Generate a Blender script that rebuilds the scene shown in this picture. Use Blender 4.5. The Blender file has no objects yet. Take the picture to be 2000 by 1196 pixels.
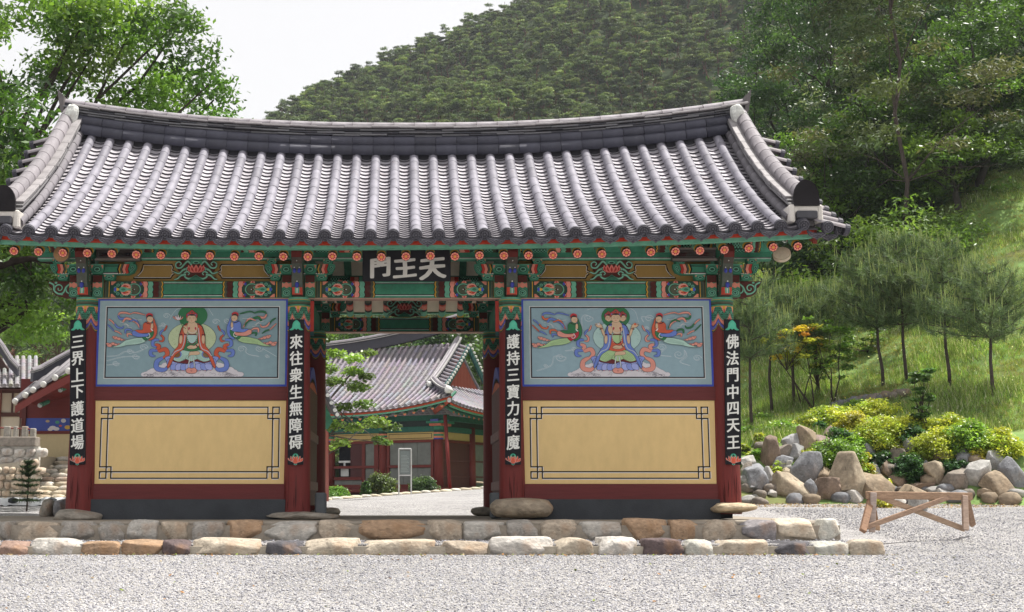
import bpy, math, random
import numpy as np
from mathutils import Vector, Matrix
R = math.radians
PI = math.pi
random.seed(7)
rng = np.random.default_rng(11)
scene = bpy.context.scene
COL = scene.collection

# ---------------------------------------------------------------- camera, sky, sun, exposure
EYE = 0.25; CAMY = -16.5; TILT = R(8.57); FPX = 2500.0; CX = 788.0; CY = 598.0
cd = bpy.data.cameras.new('camera'); cam = bpy.data.objects.new('camera', cd); COL.objects.link(cam)
cam.location = (0, CAMY, EYE); cam.rotation_euler = (R(90) + TILT, 0, 0)
cd.sensor_width = 36; cd.lens = 36 * FPX / 2000; cd.shift_x = (1000 - CX) / 2000
cd.clip_start = 0.1; cd.clip_end = 3000
scene.camera = cam
SUN = Vector((1.5, 0.52, 3.65)).normalized()
w = bpy.data.worlds.new('World'); scene.world = w; w.use_nodes = True
nt = w.node_tree; nt.nodes.clear()
sky = nt.nodes.new('ShaderNodeTexSky'); sky.sky_type = 'NISHITA'; sky.sun_disc = False
sky.sun_elevation = math.asin(SUN.z); sky.sun_rotation = math.atan2(SUN.x, SUN.y)
sky.dust_density = 4; sky.air_density = 1.2
mx = nt.nodes.new('ShaderNodeMix'); mx.data_type = 'RGBA'; mx.inputs[0].default_value = 0.78
mx.inputs[7].default_value = (5.0, 4.75, 4.5, 1)          # thin bright overcast haze
bg = nt.nodes.new('ShaderNodeBackground'); bg.inputs[1].default_value = 0.13
wo = nt.nodes.new('ShaderNodeOutputWorld')
nt.links.new(sky.outputs[0], mx.inputs[6]); nt.links.new(mx.outputs[2], bg.inputs[0]); nt.links.new(bg.outputs[0], wo.inputs[0])
sl = bpy.data.lights.new('sun', 'SUN'); so = bpy.data.objects.new('sun', sl); COL.objects.link(so)
sl.energy = 4.4; sl.angle = R(0.6); sl.color = (1, .965, .9)
so.rotation_euler = SUN.to_track_quat('Z', 'Y').to_euler(); so.location = (20, 5, 40)
scene.view_settings.view_transform = 'Standard'; scene.view_settings.look = 'None'
scene.view_settings.exposure = 0.75; scene.view_settings.gamma = 1
scene.cycles.max_bounces = 6; scene.cycles.transparent_max_bounces = 4
scene.cycles.diffuse_bounces = 3; scene.cycles.glossy_bounces = 2; scene.cycles.transmission_bounces = 4
scene.cycles.volume_bounces = 0

def ray(px, py):
    xc = (px - CX) / FPX; yc = (CY - py) / FPX
    return xc, math.cos(TILT) - yc * math.sin(TILT), math.sin(TILT) + yc * math.cos(TILT)
def P(px, py, Y):
    d = ray(px, py); t = (Y - CAMY) / d[1]
    return Vector((d[0] * t, Y, EYE + d[2] * t))
def PXM(Y):                                   # photo pixels per metre near the horizon at depth Y
    return FPX / (Y - CAMY)

# ---------------------------------------------------------------- helpers
def sm(t): t = max(0., min(1., t)); return t * t * (3 - 2 * t)
def lerp(a, b, t): return a + (b - a) * t
def mixc(a, b, t): return tuple(a[i] + (b[i] - a[i]) * t for i in range(3))
def crom(pts, n=5, closed=False):
    pts = [tuple(p) for p in pts]; N = len(pts); out = []
    rngs = range(N) if closed else range(N - 1)
    for i in rngs:
        if closed: p0, p1, p2, p3 = pts[(i - 1) % N], pts[i], pts[(i + 1) % N], pts[(i + 2) % N]
        else: p0, p1, p2, p3 = pts[max(i - 1, 0)], pts[i], pts[i + 1], pts[min(i + 2, N - 1)]
        for k in range(n):
            t = k / n
            out.append(tuple(.5 * (2 * b + (c - a) * t + (2 * a - 5 * b + 4 * c - d) * t * t + (3 * b - a - 3 * c + d) * t ** 3) for a, b, c, d in zip(p0, p1, p2, p3)))
    if not closed: out.append(pts[-1])
    return out

class MB:
    def __init__(s): s.v = []; s.f = []; s.c = []; s.col = (.5, .5, .5)
    def add(s, vs, fs, col=None):
        b = len(s.v); s.v.extend([tuple(p) for p in vs])
        for f in fs: s.f.append([b + i for i in f]); s.c.append(col or s.col)
    def box(s, x0, x1, y0, y1, z0, z1, col=None):
        s.add([(x0,y0,z0),(x1,y0,z0),(x1,y1,z0),(x0,y1,z0),(x0,y0,z1),(x1,y0,z1),(x1,y1,z1),(x0,y1,z1)],
              [(0,3,2,1),(4,5,6,7),(0,1,5,4),(1,2,6,5),(2,3,7,6),(3,0,4,7)], col)
    def cbox(s, x0, x1, y0, y1, z0, z1, b=.01, col=None, M=None):
        c = Vector(((x0+x1)/2,(y0+y1)/2,(z0+z1)/2)); h = Vector(((x1-x0)/2,(y1-y0)/2,(z1-z0)/2))
        b = min(b, h.x*.45, h.y*.45, h.z*.45)
        vs = []; idx = {}
        for sx in (-1,1):
            for sy in (-1,1):
                for sz in (-1,1):
                    for a in range(3):
                        q = Vector((sx*(h.x-(0 if a==0 else b)), sy*(h.y-(0 if a==1 else b)), sz*(h.z-(0 if a==2 else b))))
                        idx[(sx,sy,sz,a)] = len(vs); p = c+q; vs.append(M@p if M else p)
        fs = []
        def I(k, a): return idx[(k[0],k[1],k[2],a)]
        for a in range(3):
            u, w_ = (a+1)%3, (a+2)%3
            for sg in (-1,1):
                q = []
                for (su,sw) in ((-1,-1),(1,-1),(1,1),(-1,1)):
                    k = [0,0,0]; k[a] = sg; k[u] = su; k[w_] = sw; q.append(I(k,a))
                fs.append(q if sg > 0 else q[::-1])
            for su in (-1,1):
                for sw in (-1,1):
                    k0=[0,0,0]; k1=[0,0,0]; k0[a]=-1; k1[a]=1
                    for k in (k0,k1): k[u]=su; k[w_]=sw
                    q=[I(k0,u),I(k1,u),I(k1,w_),I(k0,w_)]
                    fs.append(q if su*sw>0 else q[::-1])
        for sx in (-1,1):
            for sy in (-1,1):
                for sz in (-1,1):
                    q=[idx[(sx,sy,sz,0)],idx[(sx,sy,sz,1)],idx[(sx,sy,sz,2)]]
                    fs.append(q if sx*sy*sz>0 else q[::-1])
        s.add(vs, fs, col)
    def tube(s, pts, r, n=8, col=None, caps=True):
        pts = [Vector(p) for p in pts]; N = len(pts)
        rs = r if isinstance(r, (list, tuple)) else [r]*N
        vs = []; up = Vector((.13,.21,.97))
        for i in range(N):
            d = (pts[min(i+1,N-1)]-pts[max(i-1,0)])
            d = d.normalized() if d.length > 1e-9 else Vector((0,0,1))
            a = d.cross(up)
            if a.length < .05: a = d.cross(Vector((1,0,0)))
            a.normalize(); b = a.cross(d)
            for k in range(n):
                t = 2*PI*k/n; vs.append(pts[i] + (a*math.cos(t)+b*math.sin(t))*rs[i])
        fs = [(i*n+k,(i+1)*n+k,(i+1)*n+(k+1)%n,i*n+(k+1)%n) for i in range(N-1) for k in range(n)]
        if caps: fs.append(tuple(range(n))); fs.append(tuple((N-1)*n+k for k in range(n-1,-1,-1)))
        s.add(vs, fs, col)
    def prism(s, poly, axis, a0, a1, col=None, edgecols=None):
        """extrude a polygon: axis 'y' -> points are (x,z); 'x' -> points are (y,z); 'z' -> (x,y)"""
        def m(p, a): return (p[0],a,p[1]) if axis=='y' else ((a,p[0],p[1]) if axis=='x' else (p[0],p[1],a))
        n = len(poly); vs = [m(p,a0) for p in poly]+[m(p,a1) for p in poly]
        s.add(vs, [tuple(range(n)), tuple(range(2*n-1,n-1,-1))], col)
        b = len(s.v)-2*n
        for i in range(n):
            j=(i+1)%n; s.f.append([b+i,b+n+i,b+n+j,b+j]); s.c.append((edgecols[i] if edgecols else None) or col or s.col)
    def disc(s, c, r, axis='y', n=16, col=None, off=0):
        vs=[]
        for k in range(n):
            t=2*PI*k/n; a,b=r*math.cos(t),r*math.sin(t)
            vs.append((c[0]+a,c[1]+off,c[2]+b) if axis=='y' else ((c[0]+off,c[1]+a,c[2]+b) if axis=='x' else (c[0]+a,c[1]+b,c[2]+off)))
        s.add(vs,[tuple(range(n))],col)
    def mesh(s, name, mat, smooth=False):
        me = bpy.data.meshes.new(name); me.from_pydata(s.v, [], s.f)
        cols = np.ones((len(me.loops),4),np.float32); k=0
        L = np.array([len(f) for f in s.f]); cc = np.array(s.c,np.float32).reshape(-1,3)
        cols[:,:3] = np.repeat(cc, L, axis=0)
        at = me.color_attributes.new('Col','FLOAT_COLOR','CORNER'); at.data.foreach_set('color', cols.ravel())
        if mat: me.materials.append(mat)
        if smooth: me.polygons.foreach_set('use_smooth',[True]*len(me.polygons))
        me.update(); return me
    def build(s, name, mat, parent=None, at=None, smooth=False, rz=0, scale=None):
        return ob(name, s.mesh(name, mat, smooth), parent, at, rz, scale)
def np_mesh(name, V, F, C, mat, smooth=False):
    """V (n,3), F (m,4) ints, C (m,3)"""
    me = bpy.data.meshes.new(name); n=len(V); m=len(F); k=F.shape[1]
    me.vertices.add(n); me.vertices.foreach_set('co', V.astype(np.float32).ravel())
    me.loops.add(m*k); me.loops.foreach_set('vertex_index', F.astype(np.int32).ravel())
    me.polygons.add(m); me.polygons.foreach_set('loop_start', np.arange(m,dtype=np.int32)*k)
    me.update(calc_edges=True)
    c = np.ones((m*k,4),np.float32); c[:,:3]=np.repeat(C,k,axis=0)
    at = me.color_attributes.new('Col','FLOAT_COLOR','CORNER'); at.data.foreach_set('color', c.ravel())
    if mat: me.materials.append(mat)
    if smooth: me.polygons.foreach_set('use_smooth',[True]*m)
    me.validate(); return me
def ob(name, data, parent=None, at=None, rz=0, scale=None):
    o = bpy.data.objects.new(name, data); COL.objects.link(o)
    if parent: o.parent = parent
    if at is not None: o.location = at
    if rz: o.rotation_euler = (0,0,rz) if not isinstance(rz,tuple) else rz
    if scale: o.scale = scale if isinstance(scale,(tuple,list,Vector)) else (scale,)*3
    return o
def tag(o, label=None, cat=None, group=None, kind=None):
    if label: o['label']=label
    if cat: o['category']=cat
    if group: o['group']=group
    if kind: o['kind']=kind
    return o
def thing(name, label, cat, at=(0,0,0), rz=0, group=None):
    return tag(ob(name, None, None, at, rz), label, cat, group)

# ---------------------------------------------------------------- materials
def mat_vc(name, rough=.6, noise=.25, nscale=6, bump=.2, bscale=30, trans=0., spec=.5, tint=None, coat=0, randob=0, detail=6, stain=None, nstretch=None):
    m = bpy.data.materials.new(name); m.use_nodes = True; n=m.node_tree.nodes; l=m.node_tree.links
    b = n['Principled BSDF']; out=n['Material Output']
    b.inputs['Roughness'].default_value=rough; b.inputs['Specular IOR Level'].default_value=spec
    at = n.new('ShaderNodeAttribute'); at.attribute_name='Col'
    tc = n.new('ShaderNodeTexCoord'); src = tc.outputs['Object']
    if nstretch:
        mp=n.new('ShaderNodeMapping'); mp.inputs['Scale'].default_value=nstretch; l.new(src,mp.inputs[0]); src=mp.outputs[0]
    no = n.new('ShaderNodeTexNoise'); no.inputs['Scale'].default_value=nscale; no.inputs['Detail'].default_value=detail; no.inputs['Roughness'].default_value=.62
    l.new(src,no.inputs['Vector'])
    mr = n.new('ShaderNodeMapRange'); mr.inputs[1].default_value=.3; mr.inputs[2].default_value=.7; mr.inputs[3].default_value=1-noise; mr.inputs[4].default_value=1+noise
    l.new(no.outputs[0],mr.inputs[0])
    mu = n.new('ShaderNodeVectorMath'); mu.operation='SCALE'; l.new(at.outputs[0],mu.inputs[0]); l.new(mr.outputs[0],mu.inputs['Scale'])
    c = mu.outputs[0]
    if randob:
        oi=n.new('ShaderNodeObjectInfo'); m2=n.new('ShaderNodeMapRange'); m2.inputs[3].default_value=1-randob; m2.inputs[4].default_value=1+randob
        l.new(oi.outputs['Random'],m2.inputs[0]); m3=n.new('ShaderNodeVectorMath'); m3.operation='SCALE'; l.new(c,m3.inputs[0]); l.new(m2.outputs[0],m3.inputs['Scale']); c=m3.outputs[0]
    if stain:
        n2=n.new('ShaderNodeTexNoise'); n2.inputs['Scale'].default_value=stain[1]; n2.inputs['Detail'].default_value=5; l.new(src,n2.inputs['Vector'])
        r2=n.new('ShaderNodeMapRange'); r2.inputs[1].default_value=stain[2]; r2.inputs[2].default_value=stain[2]+.12; r2.inputs[4].default_value=stain[3]; l.new(n2.outputs[0],r2.inputs[0])
        mm=n.new('ShaderNodeMix'); mm.data_type='RGBA'; l.new(r2.outputs[0],mm.inputs[0]); l.new(c,mm.inputs[6]); mm.inputs[7].default_value=(*stain[0],1); c=mm.outputs[2]
    l.new(c,b.inputs['Base Color'])
    if bump:
        bn=n.new('ShaderNodeTexNoise'); bn.inputs['Scale'].default_value=bscale; bn.inputs['Detail'].default_value=5; l.new(src,bn.inputs['Vector'])
        bu=n.new('ShaderNodeBump'); bu.inputs['Strength'].default_value=bump; bu.inputs['Distance'].default_value=.02; l.new(bn.outputs[0],bu.inputs['Height']); l.new(bu.outputs[0],b.inputs['Normal'])
    if trans:
        tr=n.new('ShaderNodeBsdfTranslucent'); sc=n.new('ShaderNodeVectorMath'); sc.operation='MULTIPLY'; sc.inputs[1].default_value=(1.5,1.5,.6)
        l.new(c,sc.inputs[0]); l.new(sc.outputs[0],tr.inputs[0])
        ms=n.new('ShaderNodeMixShader'); ms.inputs[0].default_value=trans; l.new(b.outputs[0],ms.inputs[1]); l.new(tr.outputs[0],ms.inputs[2]); l.new(ms.outputs[0],out.inputs[0])
    return m
M_PAINT = mat_vc('dancheong_paint', .7, .20, 11, .2, 45, spec=.2, detail=9, stain=((.09,.08,.07),5,.62,.35))
M_ART = mat_vc('wall_painting_paint', .7, .05, 14, .0, 60, spec=.2)
M_WOOD = mat_vc('red_painted_timber', .6, .16, 5, .35, 26, spec=.3, nstretch=(6,6,.45), stain=((.03,.012,.01),3.2,.63,.7))
M_BEAM = mat_vc('red_painted_beam', .6, .14, 5, .3, 22, spec=.3, nstretch=(.5,6,6))
M_PLASTER = mat_vc('plaster', .85, .05, 7, .35, 120, spec=.15, detail=9, stain=((.50,.37,.18),1.1,.62,.2), nstretch=(1.6,1,.7))
M_CEMENT = mat_vc('cement', .9, .16, 3.5, .3, 60, spec=.15)
M_TILE = mat_vc('fired_roof_tile', .62, .20, 7, .2, 60, spec=.3, randob=.10, stain=((.20,.16,.17),4.5,.62,.5))
M_RIDGE = mat_vc('ridge_tile', .6, .2, 7, .15, 60, spec=.5, randob=.18)
M_ROCK = mat_vc('rock', .85, .38, 3.2, .8, 11, spec=.25, detail=9, stain=((.20,.13,.075),1.7,.58,.45))
M_STONE = mat_vc('cut_stone', .85, .3, 7, .9, 22, spec=.25, detail=9, stain=((.24,.13,.06),3.5,.56,.5))
M_MORTAR = mat_vc('mortar', .95, .2, 8, .6, 30, spec=.1)
M_WHITEPL = mat_vc('white_plaster', .9, .12, 9, .5, 30, spec=.1, stain=((.35,.31,.27),6,.6,.6))
M_LEAF = mat_vc('leaf', .42, .25, 1.6, 0, 1, trans=.38, spec=.55)
M_NEEDLE = mat_vc('needle', .6, .25, 1.2, 0, 1, trans=.2, spec=.3)
M_FOREST = mat_vc('forest_needle', .6, .25, 1.2, 0, 1, trans=.2, spec=.25, randob=.38)
M_GRASS = mat_vc('grass', .6, .3, .5, 0, 1, trans=.35, spec=.2, randob=.3)
M_BARK = mat_vc('bark', .9, .35, 7, .8, 18, spec=.1)
M_TIMBER = mat_vc('bare_timber', .75, .25, 7, .4, 30, spec=.2, nstretch=(1,6,6))
M_METAL = mat_vc('galvanised_metal', .35, .1, 8, .05, 40, spec=.6)
M_GLASS = mat_vc('dull_glass', .12, .1, 3, 0, 1, spec=.8)
M_INK = mat_vc('signboard_black', .55, .15, 6, .05, 40, spec=.12)
M_LETTER = mat_vc('letter_white', .6, .05, 20, .05, 60, spec=.3)

# dancheong palette
GR = (.045,.20,.125); GRL=(.13,.36,.25); GRD=(.022,.06,.045); OLV=(.075,.085,.055); BLK=(.012,.012,.014)
WHT=(.62,.62,.60); GOLD=(.52,.30,.035); SAL=(.62,.20,.145); RED=(.50,.05,.025); MAR=(.075,.018,.014); BLU=(.05,.065,.34)
OCH=(.30,.19,.06); WRED=(.12,.018,.017); YEL=(.72,.53,.25); CREAM=(.80,.70,.57)

class Paint(MB):
    """flat paint: shapes stacked as thin films on a plane; map(u,v,l)->xyz"""
    def __init__(s, mp, step=.00006): super().__init__(); s.mp=mp; s.step=step; s.n=0
    def poly(s, pts, col, up=True):
        if up: s.n+=1
        l=s.n*s.step; s.add([s.mp(p[0],p[1],l) for p in pts],[tuple(range(len(pts)))],col)
    def rect(s,x0,y0,x1,y1,col,up=True): s.poly([(x0,y0),(x1,y0),(x1,y1),(x0,y1)],col,up)
    def ell(s,cx,cy,rx,ry,col,n=18,a0=0,a1=2*PI,up=True):
        s.poly([(cx+rx*math.cos(a0+(a1-a0)*k/n),cy+ry*math.sin(a0+(a1-a0)*k/n)) for k in range(n if a1-a0>6.2 else n+1)],col,up)
    def line(s,pts,wd,col,closed=False,up=True):
        if up: s.n+=1
        l=s.n*s.step; N=len(pts); L=[];Rr=[]
        for i in range(N):
            a=pts[(i-1)%N] if closed else pts[max(i-1,0)]; b=pts[(i+1)%N] if closed else pts[min(i+1,N-1)]
            dx,dy=b[0]-a[0],b[1]-a[1]; q=math.hypot(dx,dy) or 1; nx,ny=-dy/q,dx/q
            ww=(wd[i] if isinstance(wd,list) else wd)/2
            L.append((pts[i][0]+nx*ww,pts[i][1]+ny*ww)); Rr.append((pts[i][0]-nx*ww,pts[i][1]-ny*ww))
        vs=[s.mp(p[0],p[1],l) for p in L+Rr]
        fs=[(i,(i+1)%N,N+(i+1)%N,N+i) for i in range(N if closed else N-1)]
        s.add(vs,fs,col)
    def S(s,pts,col,n=4,ow=0,oc=BLK):
        q=crom(pts,n,True); s.poly(q,col)
        if ow: s.line(q,ow,oc,True)
    def ribbon(s,pts,wd,col,n=6,ow=0,oc=BLK):
        q=crom([(p[0],p[1]) for p in pts],n); m=len(q)
        ws=[wd*(math.sin(PI*min(1,.12+.88*i/(m-1)))**.6 if True else 1) for i in range(m)]
        if ow: s.line(q,[w_+2*ow for w_ in ws],oc)
        s.line(q,ws,col)
hz=bpy.data.materials.new('haze'); hz.use_nodes=True; hz.node_tree.nodes.clear(); _o=hz.node_tree.nodes.new('ShaderNodeOutputMaterial'); _v=hz.node_tree.nodes.new('ShaderNodeVolumePrincipled')
_v.inputs['Color'].default_value=(.82,.88,.95,1); _v.inputs['Density'].default_value=.0003; _v.inputs['Anisotropy'].default_value=.2; hz.node_tree.links.new(_v.outputs[0],_o.inputs['Volume'])
_m=MB(); _m.box(-410,410,-70,620,-7,160); _h=_m.build('haze',hz); tag(_h,'thin pale summer haze over the whole valley',kind='stuff')
# ---------------------------------------------------------------- terrain
def G(x, y):
    if y < -2.75: z = -.335 - .072*(-2.75-y)
    elif y < 6.5: z = -.335 + .0535*(y+2.75)
    elif y < 40: z = .16 + .0155*(y-6.5)
    else: z = .68 + .02*(min(y,70)-40)
    z += .06*(max(-3.2,min(3.5,x))-1)*sm((y-7)/13)
    if y > -2.75: z -= .06*sm((6.2-abs(x))/.8)*sm((y+1.7)/.3)*sm((7-y)/2)
    return z
def HS(x, y):                                   # planted bank and grass slope on the right
    yf = 6.3 + .25*math.sin(x*.9) + .12*math.sin(x*2.3) - .10*max(0,x-7)
    s = y - yf
    z = 1.1*sm((s-.15)/1.9) + .06*max(s-2,0) + max(0,x-7.3)*.045*min(max(s-1,0),15)
    z = min(z, 1.2 + .5*max(s-1,0)) if s>1 else z
    if s<.15: z=-.12
    z = min(z, 30 + (x-10)*.1)
    z *= sm((x-3.2-.06*max(0,y-10))/2.6)
    return G(x,y) - .02 + z + (.05*math.sin(x*2.1+y*1.3)+.04*math.sin(x*.9-y*2.2))*sm(s/2)
def HM(x):                                      # crest height of the mountain by x
    k=[(-260,60),(-130,42),(-60,38),(-40,54),(-20,71),(0,83),(27,94),(60,116),(110,128),(180,110),(260,90)]
    for (a,b),(c,d) in zip(k,k[1:]):
        if x<=c: return lerp(b,d,(x-a)/(c-a)) if x>=a else b
    return 90
def MT(x, y):
    t=(y-62)/150.
    if t<0: return G(x,y)-1.5
    h=HM(x)
    z = h*min(t,1)**1.02 - (0 if t<1 else (t-1)*60)
    b = 3.0*math.sin(x*.05+y*.021)+2.2*math.sin(x*.11-y*.043)+1.3*math.sin(x*.21+y*.12)
    return G(x,70)-1.5 + z + b*sm(t*3)*(.35+.65*sm((.95-t)*4))
def top(x,y): return max(G(x,y), HS(x,y) if x>3 else -99)
def hit(px,py,f=top,y0=-12,y1=240,st=.05):
    d=ray(px,py); y=y0
    while y<y1:
        t=(y-CAMY)/d[1]; x=d[0]*t; z=EYE+d[2]*t
        if z<=f(x,y): return Vector((x,y,f(x,y)))
        y+=st
    return None
def grid(name, xs, ys, f, mat, col=(.3,.3,.3), smooth=True):
    V=np.array([(x,y,f(x,y)) for y in ys for x in xs]); nx=len(xs); ny=len(ys)
    i=np.arange(nx-1)[None,:]+np.arange(ny-1)[:,None]*nx
    F=np.stack([i,i+1,i+1+nx,i+nx],-1).reshape(-1,4)
    return ob(name, np_mesh(name,V,F,np.tile(np.array(col),(len(F),1)),mat,smooth))
def mat_gravel():
    m=bpy.data.materials.new('granite_gravel'); m.use_nodes=True; n=m.node_tree.nodes; l=m.node_tree.links; b=n['Principled BSDF']
    tc=n.new('ShaderNodeTexCoord'); src=tc.outputs['Object']
    v=n.new('ShaderNodeTexVoronoi'); v.inputs['Scale'].default_value=62; v.inputs['Randomness'].default_value=1; l.new(src,v.inputs['Vector'])
    v2=n.new('ShaderNodeTexVoronoi'); v2.feature='DISTANCE_TO_EDGE'; v2.inputs['Scale'].default_value=62; l.new(src,v2.inputs['Vector'])
    r=n.new('ShaderNodeValToRGB'); e=r.color_ramp.elements; e[0].position=0; e[0].color=(.14,.135,.145,1); e[1].position=1; e[1].color=(.66,.64,.62,1)
    for p,c in ((.18,(.35,.34,.35,1)),(.5,(.48,.47,.48,1)),(.8,(.56,.54,.52,1))): q=e.new(p); q.color=c
    sep=n.new('ShaderNodeSeparateColor'); l.new(v.outputs['Color'],sep.inputs[0]); l.new(sep.outputs[0],r.inputs[0])
    mr=n.new('ShaderNodeMapRange'); mr.inputs[1].default_value=0; mr.inputs[2].default_value=.12; mr.inputs[3].default_value=.25; mr.inputs[4].default_value=1; l.new(v2.outputs[0],mr.inputs[0])
    no=n.new('ShaderNodeTexNoise'); no.inputs['Scale'].default_value=.55; no.inputs['Detail'].default_value=7; no.inputs['Roughness'].default_value=.7; l.new(src,no.inputs['Vector'])
    m2=n.new('ShaderNodeMapRange'); m2.inputs[1].default_value=.3; m2.inputs[2].default_value=.7; m2.inputs[3].default_value=.66; m2.inputs[4].default_value=1.12; l.new(no.outputs[0],m2.inputs[0])
    mu=n.new('ShaderNodeMath'); mu.operation='MULTIPLY'; l.new(mr.outputs[0],mu.inputs[0]); l.new(m2.outputs[0],mu.inputs[1])
    sc=n.new('ShaderNodeVectorMath'); sc.operation='SCALE'; l.new(r.outputs[0],sc.inputs[0]); l.new(mu.outputs[0],sc.inputs['Scale']); l.new(sc.outputs[0],b.inputs['Base Color'])
    b.inputs['Roughness'].default_value=.9; b.inputs['Specular IOR Level'].default_value=.2
    bu=n.new('ShaderNodeBump'); bu.inputs['Strength'].default_value=1; bu.inputs['Distance'].default_value=.012; l.new(v2.outputs[0],bu.inputs['Height']); l.new(bu.outputs[0],b.inputs['Normal'])
    return m
M_GRAVEL=mat_gravel()
def frange(a,b,s):
    o=[]; x=a
    while x<b-1e-6: o.append(x); x+=s
    return o+[b]
xs=[-400,-200,-100,-60]+frange(-40,40,1.0)+[60,100,200,400]
ys=[-60,-40]+frange(-20,-3,1)+[-2.75,-2.3,-1.9,-1.7,-1.55,-1.4]+frange(-1,8,.5)+frange(9,40,2)+[50,60,70,120,300,600]
ground=grid('ground',xs,ys,G,M_GRAVEL); tag(ground,'pale grey gravel ground of the temple yard',kind='structure')
M_SOIL=mat_vc('grassy_soil',.95,.45,1.1,.5,14,spec=.1,stain=((.16,.12,.06),.8,.55,.6))
hs=grid('hillside',frange(2.8,44,.5),frange(4.5,60,.5),HS,M_SOIL,(.16,.25,.08)); tag(hs,'grassy slope rising to the right of the gate',kind='structure')
mt=grid('mountain',frange(-260,260,5),frange(62,262,5),MT,M_SOIL,(.03,.045,.018)); tag(mt,'pine covered mountain behind the gate',kind='structure')

# loose gravel as real pebbles: geometry nodes scatter over given points
def scatter(name, pts, rots, scales, variants, idx, label, kind='stuff'):
    me=bpy.data.meshes.new(name+'_points'); n=len(pts); me.vertices.add(n); me.vertices.foreach_set('co',np.asarray(pts,np.float32).ravel())
    a=me.attributes.new('rot','FLOAT_VECTOR','POINT'); a.data.foreach_set('vector',np.asarray(rots,np.float32).ravel())
    a=me.attributes.new('scl','FLOAT_VECTOR','POINT'); a.data.foreach_set('vector',np.asarray(scales,np.float32).ravel())
    a=me.attributes.new('idx','INT','POINT'); a.data.foreach_set('value',np.asarray(idx,np.int32))
    o=ob(name,me)
    ng=bpy.data.node_groups.new(name+'_nodes','GeometryNodeTree')
    ng.interface.new_socket('Geometry',in_out='INPUT',socket_type='NodeSocketGeometry'); ng.interface.new_socket('Geometry',in_out='OUTPUT',socket_type='NodeSocketGeometry')
    N=ng.nodes; L=ng.links; gi=N.new('NodeGroupInput'); go=N.new('NodeGroupOutput')
    def attr(nm,ty):
        q=N.new('GeometryNodeInputNamedAttribute'); q.data_type=ty; q.inputs['Name'].default_value=nm; return [s for s in q.outputs if s.enabled][0]
    jo=N.new('GeometryNodeJoinGeometry'); 
    m2p=N.new('GeometryNodeMeshToPoints'); L.new(gi.outputs[0],m2p.inputs[0])
    for k,vo in enumerate(variants):
        oi=N.new('GeometryNodeObjectInfo'); oi.inputs['Object'].default_value=vo; oi.inputs['As Instance'].default_value=True
        ip=N.new('GeometryNodeInstanceOnPoints'); L.new(m2p.outputs[0],ip.inputs['Points']); L.new(oi.outputs['Geometry'],ip.inputs['Instance'])
        L.new(attr('rot','FLOAT_VECTOR'),ip.inputs['Rotation']); L.new(attr('scl','FLOAT_VECTOR'),ip.inputs['Scale'])
        cp=N.new('FunctionNodeCompare'); cp.data_type='INT'; cp.operation='EQUAL'
        ins=[s for s in cp.inputs if s.enabled]; L.new(attr('idx','INT'),ins[0]); ins[1].default_value=k
        L.new(cp.outputs[0],ip.inputs['Selection']); L.new(ip.outputs[0],jo.inputs[0])
    L.new(jo.outputs[0],go.inputs[0])
    md=o.modifiers.new('scatter','NODES'); md.node_group=ng
    tag(o,label,kind=kind); return o
def loose(name, me): return bpy.data.objects.new(name, me)      # source mesh, not linked to the scene
def ico(sub=1):
    import bmesh
    bm=bmesh.new(); bmesh.ops.create_icosphere(bm,subdivisions=sub,radius=1)
    v=np.array([p.co for p in bm.verts]); f=np.array([[q.index for q in a.verts] for a in bm.faces]); bm.free(); return v,f
ICO1=ico(1); ICO2=ico(2); ICO3=ico(3); ICO4=ico(4)
def rock_mesh(name, size, seed, mat, col, base=ICO3, cuts=9, rough=.07, flat=.62, boxy=.45):
    """angular boulder: sphere clipped by random planes then roughened"""
    r=np.random.default_rng(seed); v=base[0].copy()
    v/=np.abs(v).max(axis=1,keepdims=True)**boxy
    for k in range(cuts):
        n=r.normal(size=3); n/=np.linalg.norm(n); d=flat+r.random()*.25
        h=v@n; over=np.maximum(h-d,0); v-=over[:,None]*n
    ph=r.random(9)*6
    q=sum(np.sin(v@r.normal(size=3)*f+ph[i])*a for i,(f,a) in enumerate(((2.5,.5),(4.5,.35),(8,.22),(13,.16),(20,.1))))
    v*= (1+rough*q)[:,None]
    v/=np.abs(v).max(axis=0); v*=np.array(size)/2
    c=np.tile(np.array(col),(len(base[1]),1))*(1+.10*r.normal(size=(len(base[1]),1)))
    return np_mesh(name,v,base[1],np.clip(c,0,1),mat,False)
pv=[loose('pebble%d'%i, rock_mesh('pebble',(1,1*.8,.6),50+i,mat_vc('pebble_stone%d'%i,.85,.1,3,0,1,spec=.2),c,ICO1,6,.1)) for i,c in enumerate([(.45,.445,.465),(.34,.335,.36),(.49,.47,.435),(.19,.19,.215),(.39,.39,.42)])]
pts=[];rt=[];sc=[];ix=[]
n=0
while n<64000:
    px=random.uniform(-30,2030); 
    y=-2.8-abs(random.random()**1.15)*4.6
    t=(y-CAMY); x=(px-CX)/FPX*t*1.0
    s=random.choice((.009,.012,.015,.018,.024))*random.uniform(.8,1.25)
    pts.append((x,y,G(x,y)+s*.12)); rt.append((random.uniform(-.6,.6),random.uniform(-.6,.6),random.uniform(0,6.3))); sc.append((s,s*random.uniform(.7,1),s*random.uniform(.7,1.1))); ix.append(random.choice((0,0,0,1,1,2,2,3,4,4))); n+=1
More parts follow.
